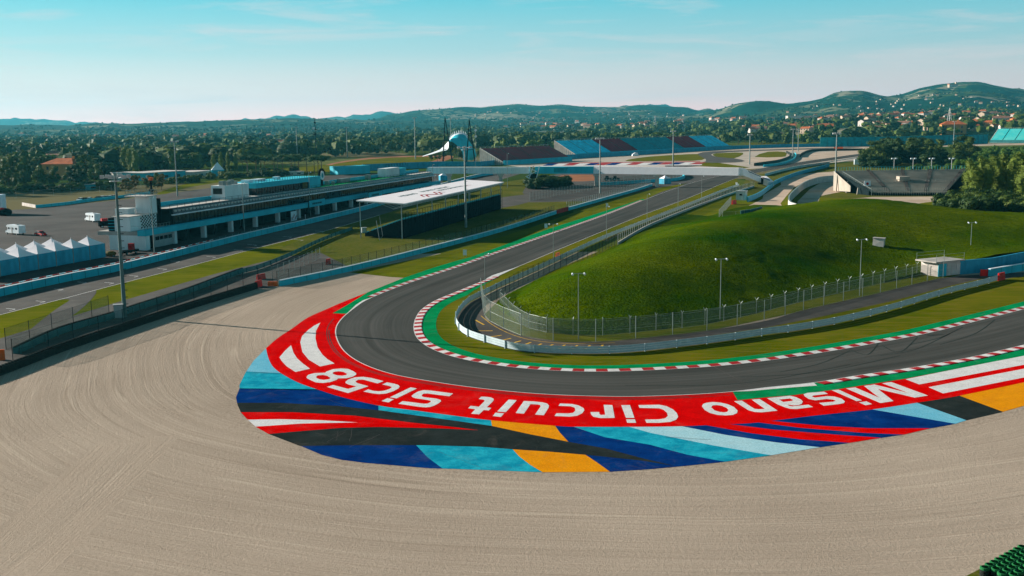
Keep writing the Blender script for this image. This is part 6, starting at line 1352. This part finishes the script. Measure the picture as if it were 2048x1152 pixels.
belt('broad', [(0, 386), (40, 384), (60, 376), (20, 372)], 4, 15, 18, 'tall sunlit broadleaf tree at the left frame edge behind the paddock', 'sunlit trees at the left edge', .8, dmin=6)
belt(['darkbush', 'bush'], [(-60, 396), (0, 391), (60, 388), (130, 384), (235, 379), (235, 374), (60, 382), (-60, 389)], 34, 3, 5.5, 'dark hedge bush under the wood behind the paddock fence', 'hedge under the wood behind the paddock', 1.3, 'bush', 3)
belt(['pine', 'dark'], [(-60, 345), (140, 340), (235, 350), (245, 326), (120, 312), (-60, 318)], 30, 12, 16, 'flat topped dark pine behind the left wood', 'pines behind the left wood', 1.1, 'umbrella_pine', 7)
for i, (x, y, yt) in enumerate([(252, 352, 292), (262, 353, 296), (272, 354, 300)]): p = G(x, y); tree('poplar', p, PD(x, yt, p.y).z, ['left', 'middle', 'right'][i]+' one of the three bright poplars left of the low hall', 'bright poplars by the low hall', 1.25, 'poplar_tree')
for i, (x, y, yt) in enumerate([(428, 352, 307), (443, 351, 303), (457, 350, 302), (473, 350, 304)]): p = G(x, y); tree('poplar', p, PD(x, yt, p.y).z, ['first', 'second', 'third', 'fourth'][i]+' from the left of four slender poplars behind the pyramid tent', 'four slender poplars', .9, 'poplar_tree')
belt(['pine', 'pine', 'dark'], [(275, 348), (430, 344), (430, 318), (275, 318)], 26, 13, 17, 'dark umbrella pine behind the low hall', 'umbrella pines behind the low hall', 1.1, 'umbrella_pine', 8)
for i, x in enumerate([495, 512, 530, 549, 566, 583, 598, 614, 629, 643, 522, 556, 590, 636, 485]):
    y = 349-(i % 4)*1.6 if i < 10 else 343; p = G(x, y); tree('pine', p, PD(x, 303+(i % 3)*2, p.y).z, 'umbrella pine with bare trunk in the row beside the meadow', 'row of umbrella pines by the meadow', 1.25, 'umbrella_pine')
belt(['autumn', 'autumn', 'broad'], [(242, 388), (330, 382), (332, 370), (250, 374)], 14, 5, 8.5, 'small turning tree between paddock and low hall', 'small turning trees', 1.0, dmin=2.5)
belt('bush', [(335, 372), (480, 356), (560, 352), (560, 346), (480, 350), (340, 362)], 34, 2.5, 5, 'round green bush in the hedge behind the pit building', 'hedge bushes behind the pit building', 1.1, 'bush', 3)
belt('darkbush', [(500, 358), (600, 350), (600, 346), (500, 350)], 10, 4, 6, 'dark bush behind the roof terraces', 'dark bushes behind the terraces', 1.1, 'bush', 3)
belt(['broad', 'dark', 'broad'], [(640, 312), (870, 306), (870, 296), (640, 300)], 30, 12, 19, 'broadleaf tree beyond the sports field', 'trees beyond the sports field', 1.1, dmin=10)
belt(['dark', 'broad'], [(855, 326), (1000, 318), (990, 310), (860, 316)], 14, 7, 12, 'dark tree around the foot of the tensile tent', 'trees around the tensile tent', 1.0, dmin=5)
belt(['dark', 'broad', 'pine'], [(960, 296), (1130, 283), (1130, 276), (960, 284)], 26, 12, 18, 'tree behind the faded red grandstand', 'trees behind the faded red grandstand', 1.2, dmin=12)
belt(['broad', 'dark'], [(1450, 290), (1640, 289), (1640, 279), (1450, 279)], 30, 11, 19, 'green tree behind the far blue wall', 'trees behind the far blue wall', 1.2, dmin=10)
belt('darkbush', [(1063, 380), (1128, 377), (1122, 366), (1068, 368)], 16, 5, 6.5, 'dense dark hedge bush below the zigzag stair tower', 'dark hedge by the stair tower', 1.2, 'bush', 2.0)
belt(['dark', 'broad'], [(1738, 336), (1800, 330), (1930, 332), (1950, 324), (1850, 316), (1740, 318)], 20, 14, 20, 'big dark tree of the grove behind the terrace stand', 'dark grove behind the terrace stand', 1.3, dmin=7)
belt('darkbush', [(1735, 338), (1800, 333), (1925, 334), (1925, 326), (1740, 328)], 18, 6, 10, 'dark undergrowth bush below the grove behind the terrace stand', 'undergrowth below the dark grove', 1.3, 'bush', 5)
belt('broad', [(1722, 331), (1745, 334), (1745, 322), (1725, 320)], 4, 9, 13, 'lighter tree at the left tip of the grove by the sandy field', 'lighter trees at the grove tip', 1.1, dmin=5)
belt('brightbush', [(1900, 345), (2120, 350), (2120, 310), (1970, 306)], 60, 6, 9, 'bright leafy young tree at the right edge', 'bright plantation on the right', 1.0, 'bush', 5)
belt('brightbush', [(1820, 342), (1930, 342), (1930, 336), (1820, 337)], 14, 3, 4.5, 'low bright shrub behind the terrace rim', 'low shrubs behind the terrace rim', 1.2, 'bush', 3)
for i, (x, y, yt) in enumerate([(1938, 398, 318), (1962, 397, 312), (1985, 399, 310), (2006, 398, 306), (2030, 400, 303), (2052, 400, 300), (1950, 405, 330), (1975, 405, 326), (2020, 405, 322), (2044, 408, 318), (1996, 404, 330), (2066, 403, 306)]):
    p = G(x, y); tree('poplar', p, PD(x, yt, p.y).z, 'tall leafy poplar in the clump right of the terrace stand', 'poplar clump right of the terrace stand', 1.55, 'poplar_tree')
belt(['darkbush', 'bush'], [(1885, 436), (1960, 438), (2080, 440), (2080, 415), (1900, 408)], 34, 5.5, 8.5, 'dark bush between the mound and the poplar clump', 'dark bushes behind the mound', 1.1, 'bush', 3.5)
# far woodland on the plain, too many to count
lib = []
for kind, sd_, n_, m in (('round', 3, 1, 0), ('round', 4, 1, 0), ('bush', 5, 1, 0), ('umbrella', 6, 1, 0), ('poplar', 8, 1, 0)):
    r = random.Random(sd_); mb = MB()
    for k in range(4 if kind != 'poplar' else 2):
        c = (r.uniform(-.18, .18), r.uniform(-.18, .18), r.uniform(.45, .75)) if kind != 'poplar' else (0, 0, .35+.35*k); R_ = r.uniform(.2, .3) if kind != 'poplar' else .14
        i0 = len(mb.v); mb.ball(c, R_, n=6, sq=.55 if kind == 'umbrella' else (1.6 if kind == 'poplar' else .9))
        for i in range(i0, len(mb.v)): v = mb.v[i]; mb.v[i] = (v[0]+r.uniform(-.07, .07), v[1]+r.uniform(-.07, .07), v[2]+r.uniform(-.06, .06))
    for k in range(40):
        d = Vector((r.gauss(0, 1), r.gauss(0, 1), r.gauss(.3, 1))).normalized(); p = Vector((0, 0, .6))+d*.33*r.uniform(.8, 1.1)*(.5 if kind == 'poplar' else 1); u = d.orthogonal().normalized()*.06; w_ = d.cross(u)
        mb.face([p-u, p+w_, p+u, p-w_])
    lib.append((np.array(mb.v), mb.f))
def scatter(name, label, m, pts, cat='woodland'):
    V, F, off = [], [], 0; r = random.Random(len(pts))
    for (x, y, z, h, s_) in pts:
        v, f = lib[r.choice((0, 1, 2, 0, 1, 3, 4) if h > 9 else (0, 1, 2, 2))]; a = r.uniform(0, 6.28); c_, sn = math.cos(a), math.sin(a)
        q = np.stack([(v[:, 0]*c_-v[:, 1]*sn)*h*s_+x, (v[:, 0]*sn+v[:, 1]*c_)*h*s_+y, v[:, 2]*h+z-.5], 1); V.append(q); F += [tuple(i+off for i in ff_) for ff_ in f]; off += len(v)
    me = bpy.data.meshes.new(name); me.from_pydata(np.concatenate(V).tolist(), [], F); me.materials.append(M[m]); me.update(); o = bpy.data.objects.new(name, me); COL.objects.link(o); return tag(o, label, cat, kind='stuff')
def plain_pts(n, ymap, D0, D1, seed, thr=-.15, h=(9, 17)):
    r = random.Random(seed); out = []; t = 0
    while len(out) < n and t < n*20:
        t += 1; px = r.uniform(-420, 2600); D = math.exp(r.uniform(math.log(D0), math.log(D1))); yp = ymap(px)
        x = ray(px, 300)[0]/ray(px, 300)[1]*D; z = hz(x, D); 
        if D < yp: continue
        if noise.noise(Vector((x*.0045, D*.0045, seed))) < thr: continue
        if D > .88*interp(px, D_ridge): continue
        hh = r.uniform(*h); out.append((x, D, z, hh, r.uniform(.8, 1.9)))
    return out
near_lim = [(-300, 600), (230, 620), (430, 760), (640, 1010), (860, 1100), (1000, 1130), (1120, 1180), (1440, 1420), (1640, 1320), (1900, 1500), (2300, 1500)]
lim = lambda px: interp(px, near_lim)
scatter('distant_woodland', 'mixed green woodland spread over the plain beyond the circuit', 'leaf', plain_pts(2300, lim, 700, 3600, 1, -.02, (7, 20)))
scatter('distant_dark_woodland', 'dark evergreen woodland on the plain beyond the circuit', 'leafdark', plain_pts(1600, lim, 700, 3800, 2, .0, (8, 20)))
scatter('distant_pale_woodland', 'paler yellow green trees among the distant woodland', 'leafpop', plain_pts(1500, lim, 700, 3600, 3, -.02, (5, 15)))
rt = []
r_ = random.Random(31)
for k in range(420):
    px = r_.uniform(-200, 2200); Dr = interp(px, D_ridge)*r_.uniform(.93, 1.0)
    if noise.noise(Vector((px*.02, 1, 1))) < -.1: continue
    x = ray(px, 300)[0]/ray(px, 300)[1]*Dr; rt.append((x, Dr, hz(x, Dr)-3, r_.uniform(6, 11), r_.uniform(1.2, 2)))
scatter('ridge_trees', 'rows of small trees along the hill crests', 'leafdark', rt)
scatter('hill_woodland', 'tree cover dotted over the lower hills', 'leafdark', plain_pts(4200, lambda px: interp(px, [(-300, 3600), (700, 3400), (1400, 2400), (2300, 1800)]), 2000, 7800, 4, -.05, (7, 12)))

# ================================================================== HOUSES
def house_proto(w_, d_, h_, wallm, roofm, seed, windows=True, hip=False):
    e = empty('house', (0, 0, 0), 0, 'x', 'house', 'houses of the town'); wl = MB().box(-w_/2, w_/2, -d_/2, d_/2, 0, h_)
    rh = h_*.34; o_ = .5
    if not hip: wl.face([(-w_/2, -d_/2, h_), (-w_/2, d_/2, h_), (-w_/2, 0, h_+rh*.93)]); wl.face([(w_/2, -d_/2, h_), (w_/2, 0, h_+rh*.93), (w_/2, d_/2, h_)])
    wl.build('wall', M[wallm], e); mb = MB(); a, b = w_/2+o_, d_/2+o_; rx = a if not hip else a*.45
    mb.face([(-a, -b, h_-.1), (a, -b, h_-.1), (rx, 0, h_+rh), (-rx, 0, h_+rh)]); mb.face([(a, b, h_-.1), (-a, b, h_-.1), (-rx, 0, h_+rh), (rx, 0, h_+rh)])
    if hip: mb.face([(a, -b, h_-.1), (a, b, h_-.1), (rx, 0, h_+rh)]); mb.face([(-a, b, h_-.1), (-a, -b, h_-.1), (-rx, 0, h_+rh)])
    rf = mb.build('roof', M[roofm], e); MB().box(w_*.2, w_*.2+.8, d_*.1, d_*.1+.8, h_+rh*.4, h_+rh+.8).build('chimney', M[wallm], rf)
    if windows:
        fl_ = max(1, round(h_/3))
        for f in range(fl_):
            for k in range(3):
                x = -w_*.32+k*w_*.32; MB().box(x-.55, x+.55, -d_/2-.05, -d_/2-.005, f*3+1, f*3+2.4).build('window', M['glass'], e)
        for k in (-.2, .2): MB().box(-w_/2-.05, -w_/2-.005, d_*k-.5, d_*k+.5, 1, 2.4).build('window', M['glass'], e)
    return e
HP = [house_proto(12, 9, 6, 'wall_cream', 'roof_tile', 0), house_proto(15, 10, 6.5, 'wall_ochre', 'roof_tile', 1, hip=True), house_proto(10, 8, 5.5, 'wall_white', 'roof_tile', 2), house_proto(18, 11, 7, 'wall_white', 'roof_brown', 3), house_proto(14, 10, 8.5, 'wall_cream', 'roof_brown', 4, hip=True)]
HW = ['cream gabled house with terracotta roof', 'ochre house with hipped terracotta roof', 'small white house with terracotta roof', 'long white house with brown roof', 'tall cream house with brown hipped roof']
FAR = [house_proto(16, 11, 8, w_, r_, 9, windows=False, hip=k % 2 == 0) for k, (w_, r_) in enumerate([('wall_white', 'roof_tile'), ('wall_cream', 'roof_brown'), ('wall_white', 'roof_brown'), ('wall_cream', 'roof_tile')])]
FARL = ['pale house with terracotta roof', 'cream house with brown roof', 'white house with brown roof', 'cream house with terracotta roof']
HR = random.Random(77); used = set()
def put(protos, labels, i, p, rz, sc, where, group, own=None):
    o = protos[i]
    lb = own or f'{labels[i]} {where}'
    if id(o) not in used and sc: used.add(id(o)); o.location = p; o.rotation_euler = (0, 0, rz); o.scale = (sc,)*3; o['label'] = lb; o['group'] = group; return o
    return clone(o, p, rz, lb, group, sc)
def hit(px, py, D0=400):
    D = D0
    while D < 9000:
        q = PD(px, py, D)
        if q.z <= hz(q.x, D): return Vector((q.x, D, hz(q.x, D)))
        D *= 1.006
    return None
def cluster(area, n, far, where, group, sc=(1, 1.3), wts=None, dmin=14):
    xs, ys = [a[0] for a in area], [a[1] for a in area]; k = 0; t = 0; pts = []
    while k < n and t < n*50:
        t += 1; x, y = HR.uniform(min(xs), max(xs)), HR.uniform(min(ys), max(ys))
        if not inside(x, y, area): continue
        p = hit(x, y)
        if p is None or any((p-q).length < dmin for q in pts): continue
        pts.append(p); k += 1; i = HR.randrange(4) if far else HR.choice(wts or (0, 0, 1, 1, 2, 3, 4)); put(FAR if far else HP, FARL if far else HW, i, p, HR.uniform(-.9, .6), HR.uniform(*sc), where, group)
cluster([(1480, 273), (1700, 268), (2040, 262), (2060, 246), (1700, 247), (1480, 255)], 62, False, 'in the near town', 'houses of the near town', (1.0, 1.5), (0, 0, 1, 1, 1, 2, 2, 0, 3), 16)
cluster([(1400, 252), (1500, 250), (2048, 246), (2048, 232), (1700, 236), (1420, 243)], 58, True, 'in the far town', 'houses of the far town', (1.1, 1.6), dmin=25)
cluster([(545, 300), (700, 297), (860, 296), (860, 287), (640, 287), (545, 291)], 26, False, 'behind the row of pines', 'houses of the estate behind the pines', (1.0, 1.3), (0, 0, 2, 3, 1), 15)
cluster([(80, 330), (160, 345), (230, 318), (220, 300), (90, 310)], 9, False, 'in the trees behind the paddock', 'houses in the trees on the left', (1., 1.35), (0, 1, 3), 22)
cluster([(20, 283), (230, 283), (560, 284), (560, 276), (20, 274)], 22, True, 'below the left hills', 'houses below the left hills', (1.0, 1.4), dmin=40)
cluster([(1000, 262), (1400, 262), (1400, 245), (1040, 248)], 30, True, 'behind the far stands', 'houses behind the far stands', (1.0, 1.5), dmin=40)
cluster([(880, 240), (1000, 218), (1360, 226), (1400, 240), (1000, 245)], 70, True, 'on the middle hills', 'houses on the middle hills', (.45, .8), dmin=45)
cluster([(1560, 226), (1700, 205), (1900, 185), (2040, 205), (2040, 228), (1600, 235)], 62, True, 'on the right hills', 'houses on the right hills', (.45, .75), dmin=40)
for (x, y, w_, lb, i, sc) in [(108, 341, 0, 'pale gabled house showing above the dark wood on the left', 3, 1.35), (132, 358, 0, 'orange roofed house in a clearing of the dark wood on the left', 1, 1.5), (1650, 268, 0, 'large cream house with orange porch standing above the far wall', 0, 2.1), (1518, 270, 0, 'white two storey house with rows of windows right of the blue seats', 3, 1.5), (1905, 269, 0, 'long orange roofed farmhouse left of the far right stand', 1, 2.2), (1745, 267, 0, 'orange roofed house in the middle of the near town', 1, 1.4)]:
    p = hit(x, y); put(HP, HW, i, p, -.25, sc, '', 'landmark houses of the near town', lb)
p = hit(1625, 243); root = empty('warehouse', p, -.1, 'long pale warehouse at the edge of the far town', 'warehouse'); MB().box(-70, 70, 0, 40, 0, 12).build('wall', M['wall_white'], root); MB().box(-71, 71, -1, 41, 12, 13).build('roof', M['pale_concrete'], root); mb = MB(); [mb.box(-60+k*24, -50+k*24, -.3, -.05, 0, 6) for k in range(6)]; mb.build('loading_doors', M['grey'], root)
p = hit(1905, 175); 
if p: root = empty('hill_monastery', p, .2, 'pink church building near the top of the right hill', 'church'); MB().box(-22, 22, -8, 8, -4, 10).build('wall', M['wall_cream'], root); MB().box(-23, 23, -9, 9, 10, 13).build('roof', M['roof_tile'], root); MB().box(14, 20, -4, 4, 13, 22).build('tower', M['wall_cream'], root)
for x, y, yt, lb in [(1898, 258, 216, 'steel pylon among the houses left of the far right stand'), (1310, 262, 232, 'small steel pylon on the plain behind the far stands')]:
    p = hit(x, y); h = PD(x, yt, p.y).z-p.z; root = empty('power_pylon', p, .3, lb, 'pylon', 'power pylons'); mb = MB(); b_ = h*.11
    for sx_, sy_ in ((-1, -1), (1, -1), (1, 1), (-1, 1)): mb.cyl((sx_*b_, sy_*b_, 0), (sx_*b_*.12, sy_*b_*.12, h), .3, .2, 4)
    for k in range(7):
        z0_, z1_ = h*k/7, h*(k+1)/7; w0_, w1_ = b_*(1-.88*k/7), b_*(1-.88*(k+1)/7); mb.bar((-w0_, -w0_, z0_), (w1_, -w1_, z1_), .25).bar((w0_, -w0_, z0_), (-w1_, -w1_, z1_), .25)
    mb.build('lattice', M['grey'], root); mb = MB(); [mb.bar((-h*.16, 0, z), (h*.16, 0, z), .4) for z in (h*.72, h*.84, h*.95)]; mb.build('crossarm', M['grey'], root)

# ================================================================== VEHICLES
def wheels(root, xs, w_, r_=.34):
    for x in xs:
        for s_ in (-1, 1):
            o = MB().cyl((x, s_*(w_/2-.24), r_), (x, s_*(w_/2+.02), r_), r_, n=14).build('wheel', M['rubber'], root); MB().cyl((x, s_*(w_/2+.02), r_), (x, s_*(w_/2+.045), r_), r_*.55, n=10).build('rim', M['grey'], o)
def bodyprof(prof, w_, taper=.12, zt=None):
    """side profile (x,z) extruded across y, narrowing above the belt"""
    mb = MB(); zs = [z for _, z in prof]; z0, z1 = min(zs), max(zs); A = []; B_ = []
    for x, z in prof: k = max(0, (z-(zt or z0))/(z1-(zt or z0)+1e-6)); hw = w_/2*(1-taper*k); A.append((x, -hw, z)); B_.append((x, hw, z))
    n = len(prof); mb.face(A[::-1]); mb.face(B_)
    for i in range(n): mb.face([A[i], A[(i+1) % n], B_[(i+1) % n], B_[i]])
    return mb
def motorhome(p, rz, label):
    root = empty('motorhome', p, rz, label, 'motorhome', 'white motorhomes in the paddock')
    bodyprof([(-3.4, .55), (-3.5, 2.9), (2.6, 3.0), (3.3, 2.55), (2.5, 2.05), (2.35, .55)], 2.3, .04).build('body', M['white'], root)
    bodyprof([(2.3, .5), (2.3, 2.0), (2.75, 1.95), (3.3, 1.25), (4.0, 1.05), (4.1, .5)], 2.0, .14, 1.1).build('cab', M['white'], root)
    bodyprof([(2.78, 1.97), (3.32, 1.27), (3.36, 1.29), (2.83, 2.0)], 1.75, 0).build('windscreen', M['glass'], root)
    for x, w2 in ((-2.6, .9), (-.6, 1.3), (1.4, .8)):
        for s_ in (-1, 1): MB().box(x, x+w2, s_*1.16-.01, s_*1.16+.01, 1.7, 2.25).build('window', M['glass'], root)
    MB().box(-.2, .5, 1.165, 1.18, .6, 2.3).build('door', M['grey'], root); MB().box(-1.5, -.7, -.4, .4, 3.0, 3.2).build('roof_vent', M['grey'], root); wheels(root, (-2.1, 3.2), 2.2); return root
a, b = G(165, 441), G(208, 446); motorhome((a+b)/2, rotd(b, a), 'white motorhome parked nearer the pit building')
a, b = G(10, 467), G(55, 471); motorhome((a+b)/2, rotd(b, a), 'white motorhome with open rear parked beside the red car')
def car(p, rz, m, label, group='cars parked at the far side of the paddock'):
    root = empty('parked_car', p, rz, label, 'car', group)
    bodyprof([(-2.1, .3), (-2.15, .85), (-1.5, .95), (1.1, .95), (2.0, .75), (2.15, .3)], 1.78, .06, .6).build('body', M[m], root)
    bodyprof([(-1.6, .94), (-1.1, 1.42), (.35, 1.42), (1.1, .94)], 1.6, .18, .94).build('cabin', M['glass'], root); bodyprof([(-1.05, 1.40), (-1.0, 1.46), (.3, 1.46), (.35, 1.40)], 1.34, .05).build('roof', M[m], root)
    for s_ in (-1, 1): MB().box(2.08, 2.16, s_*.6-.18, s_*.6+.18, .55, .72).build('headlight', M['white'], root)
    wheels(root, (-1.35, 1.35), 1.72, .31); return root
a, b = G(67, 470), G(97, 473); car((a+b)/2, rotd(a, b), 'kerbred', 'low dark red car parked beside the left motorhome')
c0 = None
for i, (x, y) in enumerate([(163, 402), (172, 401.5), (180, 401), (198, 399), (206, 398), (213, 397.5), (221, 397), (229, 396)]):
    p = G(x, y); lb = ['first', 'second', 'third', 'fourth', 'fifth', 'sixth', 'seventh', 'eighth'][i]+' car from the left in the far parked row'; m = ['white', 'black', 'white', 'black', 'white', 'grey', 'white', 'grey'][i]; car(p, 1.2, m, lb+(', white' if m == 'white' else ', dark' if m == 'black' else ', grey'))
# big display truck cut by the left edge
p = G(-8, 428); root = empty('display_truck', p, .05, 'white display box with swirling dark graphic cut by the left edge', 'truck')
MB().box(-6, 3.2, -2.2, 2.2, 1.2, 7.4).build('box', M['white'], root); MB().box(-5.8, 3.0, -1.4, 1.4, .5, 1.19).build('chassis', M['black'], root)
mb = MB(); mb.cyl((1.2, -2.21, 5.6), (1.2, -2.26, 5.6), 1.15, n=16); mb.build('round_graphic', M['black'], root); mb = MB()
for k in range(4):
    P = [Vector((-3+j*.62, 0, 3.6-k*.45+.4*math.sin(j*.8+k))) for j in range(10)]; mb.strip([Vector((p_.x, -2.23, p_.z)) for p_ in P], [Vector((p_.x, -2.23, p_.z-.18)) for p_ in P])
mb.build('swirl_graphic', M['navy'], root); wheels(root, (-4, -2.8, 2.2), 2.8, .5)
p = G(10, 431); root = empty('covered_load', p, 0, 'dark red and black rounded covered load beside the display box', 'covered load'); MB().ball((0, 0, 1.2), 2.6, n=12, sq=.62).build('cover', M['black'], root); MB().ball((-.6, -.4, 2.2), 1.6, n=10, sq=.5).build('red_top', M['kerbred'], root)
# tarpaulin covered trolley by the marquee end, motorcycle-like trailer with red panel
p = G(221, 513); root = empty('covered_trolley', p, .2, 'small trolley under a mustard tarpaulin at the end of the marquee row', 'trolley'); MB().ball((0, 0, .75), 1.5, n=10, sq=.45).build('tarpaulin', M['leafaut'], root); wheels(root, (-.8, .8), 1.3, .25)
p = G(258, 508); root = empty('trailer', p, PRZ, 'dark low trailer with red crate beside the pit building corner', 'trailer'); MB().box(-3.2, 3.2, -.9, .9, .5, 1.0).build('bed', M['black'], root); MB().box(.6, 1.8, -.6, .6, 1.0, 2.6).build('red_crate', M['kerbred'], root); wheels(root, (-2, 1.9), 1.7, .35)
p = G(211, 455); root = empty('motorcycle_trailer', p, .6, 'dark trailer with red and white load left of the pit building', 'trailer'); MB().box(-2, 2, -.9, .9, .5, 2.2).build('bed', M['black'], root); MB().box(-1.2, .6, -.95, .8, 2.2, 3.0).build('load', M['kerbred'], root); wheels(root, (-1.2, 1.2), 1.7, .4)
p = G(1205, 361); 
for i, (x, lb) in enumerate(((1216, 'left dark tractor in the lot under the footbridge'), (1232, 'right dark tractor in the lot under the footbridge'))):
    q = G(x, 361.5); root = empty('tractor', q, .1, lb, 'tractor', 'tractors under the footbridge'); bodyprof([(-1.9, .7), (-1.9, 1.5), (-1.4, 1.6), (-1.3, 2.7), (.1, 2.7), (.4, 1.6), (1.9, 1.4), (1.9, .7)], 1.4, .2, 1.5).build('body', M['darkmetal'], root); wheels(root, (-1.1,), 2.0, .8); wheels(root, (1.5,), 1.8, .5)
q = G(1270, 312); root = empty('white_boat_cover', q, .2, 'small white covered vehicle below the far long grandstand', 'vehicle'); bodyprof([(-3, 0), (-2.6, 1.6), (0, 3.2), (2.2, 3.0), (3.2, .6), (3, 0)], 2.6, .3, 1).build('cover', M['white'], root); MB().box(-2.8, 2.8, -1.32, -1.31, .3, .6).build('trim', M['grey'], root)

# ================================================================== PEOPLE
def person(p, rz, top, legs, label, arm=0):
    root = empty('person', p, rz, label, 'person'); 
    bm_v = []; me = bpy.data.meshes.new('body'); J = [(0, 0, .95), (0, 0, 1.2), (0, 0, 1.45), (0, 0, 1.56), (0, .01, 1.70), (.2, 0, 1.42), (.26, .03, 1.14), (.26, .12 if not arm else .3, .9 if not arm else 1.2), (-.2, 0, 1.42), (-.26, .02, 1.14), (-.27, .08, .88), (.1, 0, .9), (.11, .02, .48), (.12, 0, .06), (.12, .14, .03), (-.1, 0, .9), (-.12, .04, .48), (-.13, -.06, .06), (-.13, .09, .03)]
    E = [(0, 1), (1, 2), (2, 3), (3, 4), (2, 5), (5, 6), (6, 7), (2, 8), (8, 9), (9, 10), (0, 11), (11, 12), (12, 13), (13, 14), (0, 15), (15, 16), (16, 17), (17, 18)]
    R_ = [.15, .14, .16, .06, .105, .07, .05, .04, .07, .05, .04, .09, .07, .05, .045, .09, .07, .05, .045]
    me.from_pydata(J, E, []); o = bpy.data.objects.new('body', me); COL.objects.link(o); o.parent = root; sk = o.modifiers.new('skin', 'SKIN'); sl = o.modifiers.new('sub', 'SUBSURF'); sl.levels = 1; sl.render_levels = 1
    for v, r_ in zip(me.skin_vertices[0].data, R_): v.radius = (r_, r_)
    me.skin_vertices[0].data[0].use_root = True; me.materials.append(M[top]); hd = MB().ball((0, -.01, 1.77), .11, n=8).build('hair', M['black'], root)
    MB().cyl((0, 0, .86), (0, 0, 1.0), .17, .17, 8).build('belt', M[legs], root); return root
person(G(591, 441), .5, 'kerbred', 'black', 'person in red beside the banner at a garage opening')
person(G(611, 438), 2.0, 'white', 'black', 'person in a white shirt outside the dark garages')
q = PF0+pdir*56+Vector((-pdir.y, pdir.x, 0))*14; person((q.x+1, q.y, 0), 0, 'white', 'black', 'person in white behind the pit building in the paddock')
p = G(588, 442); root = empty('banner_stand', p, PRZ, 'white graphic banner standing at a garage opening', 'banner'); MB().box(-2.2, 2.2, -.05, .05, .1, 3.3).build('panel', M['white'], root); MB().bar((-2.2, 0, 0), (-2.2, 0, 3.4), .1).bar((2.2, 0, 0), (2.2, 0, 3.4), .1).build('frame', M['grey'], root)
mb = MB(); [mb.box(-1.6+k*.8, -1.2+k*.8, -.08, -.055, .6+.5*(k % 3), 1.4+.5*(k % 3)) for k in range(5)]; mb.build('graphic', M['kerbred'], root)

# ================================================================== AIR
hb = MB().box(-11000, 11000, -300, 13200, -1.5, 340).build('haze', bpy.data.materials.new('haze')); tag(hb, kind='stuff'); m = hb.data.materials[0]; m.use_nodes = True; N_, L_ = m.node_tree.nodes, m.node_tree.links
N_.remove(N_['Principled BSDF']); pv = N_.new('ShaderNodeVolumePrincipled'); pv.inputs['Color'].default_value = (.10, .60, .78, 1); pv.inputs['Density'].default_value = .00005; pv.inputs['Anisotropy'].default_value = .25; L_.new(pv.outputs[0], N_['Material Output'].inputs['Volume'])

# ------------------------------------------------------------------ one label per thing: place in the photograph where nothing else tells them apart
ONES = ['', 'first', 'second', 'third', 'fourth', 'fifth', 'sixth', 'seventh', 'eighth', 'ninth', 'tenth', 'eleventh', 'twelfth', 'thirteenth', 'fourteenth', 'fifteenth', 'sixteenth', 'seventeenth', 'eighteenth', 'nineteenth']
TENS = ['', '', 'twent', 'thirt', 'fort', 'fift', 'sixt', 'sevent', 'eight', 'ninet']
def ordinal(n): return ONES[n] if n < 20 else (TENS[n//10]+'ieth' if n % 10 == 0 else TENS[n//10]+'y-'+ONES[n % 10])
byl = {}
for o in COL.objects:
    if o.parent is None and 'label' in o and o.get('kind') is None: byl.setdefault(o['label'], []).append(o)
for lb, os_ in byl.items():
    if len(os_) > 1:
        os_.sort(key=lambda o: o.location.x/max(1, o.location.y))
        for i, o in enumerate(os_): o['label'] = f'{lb}, {ordinal(i+1)} from the left' if len(lb.split()) <= 12 else f'{lb}, {ordinal(i+1)} leftmost'

for o in [o for o in COL.objects if o.parent is None and o.get('label') == 'x']:
    for c in list(o.children_recursive): bpy.data.objects.remove(c)
    bpy.data.objects.remove(o)
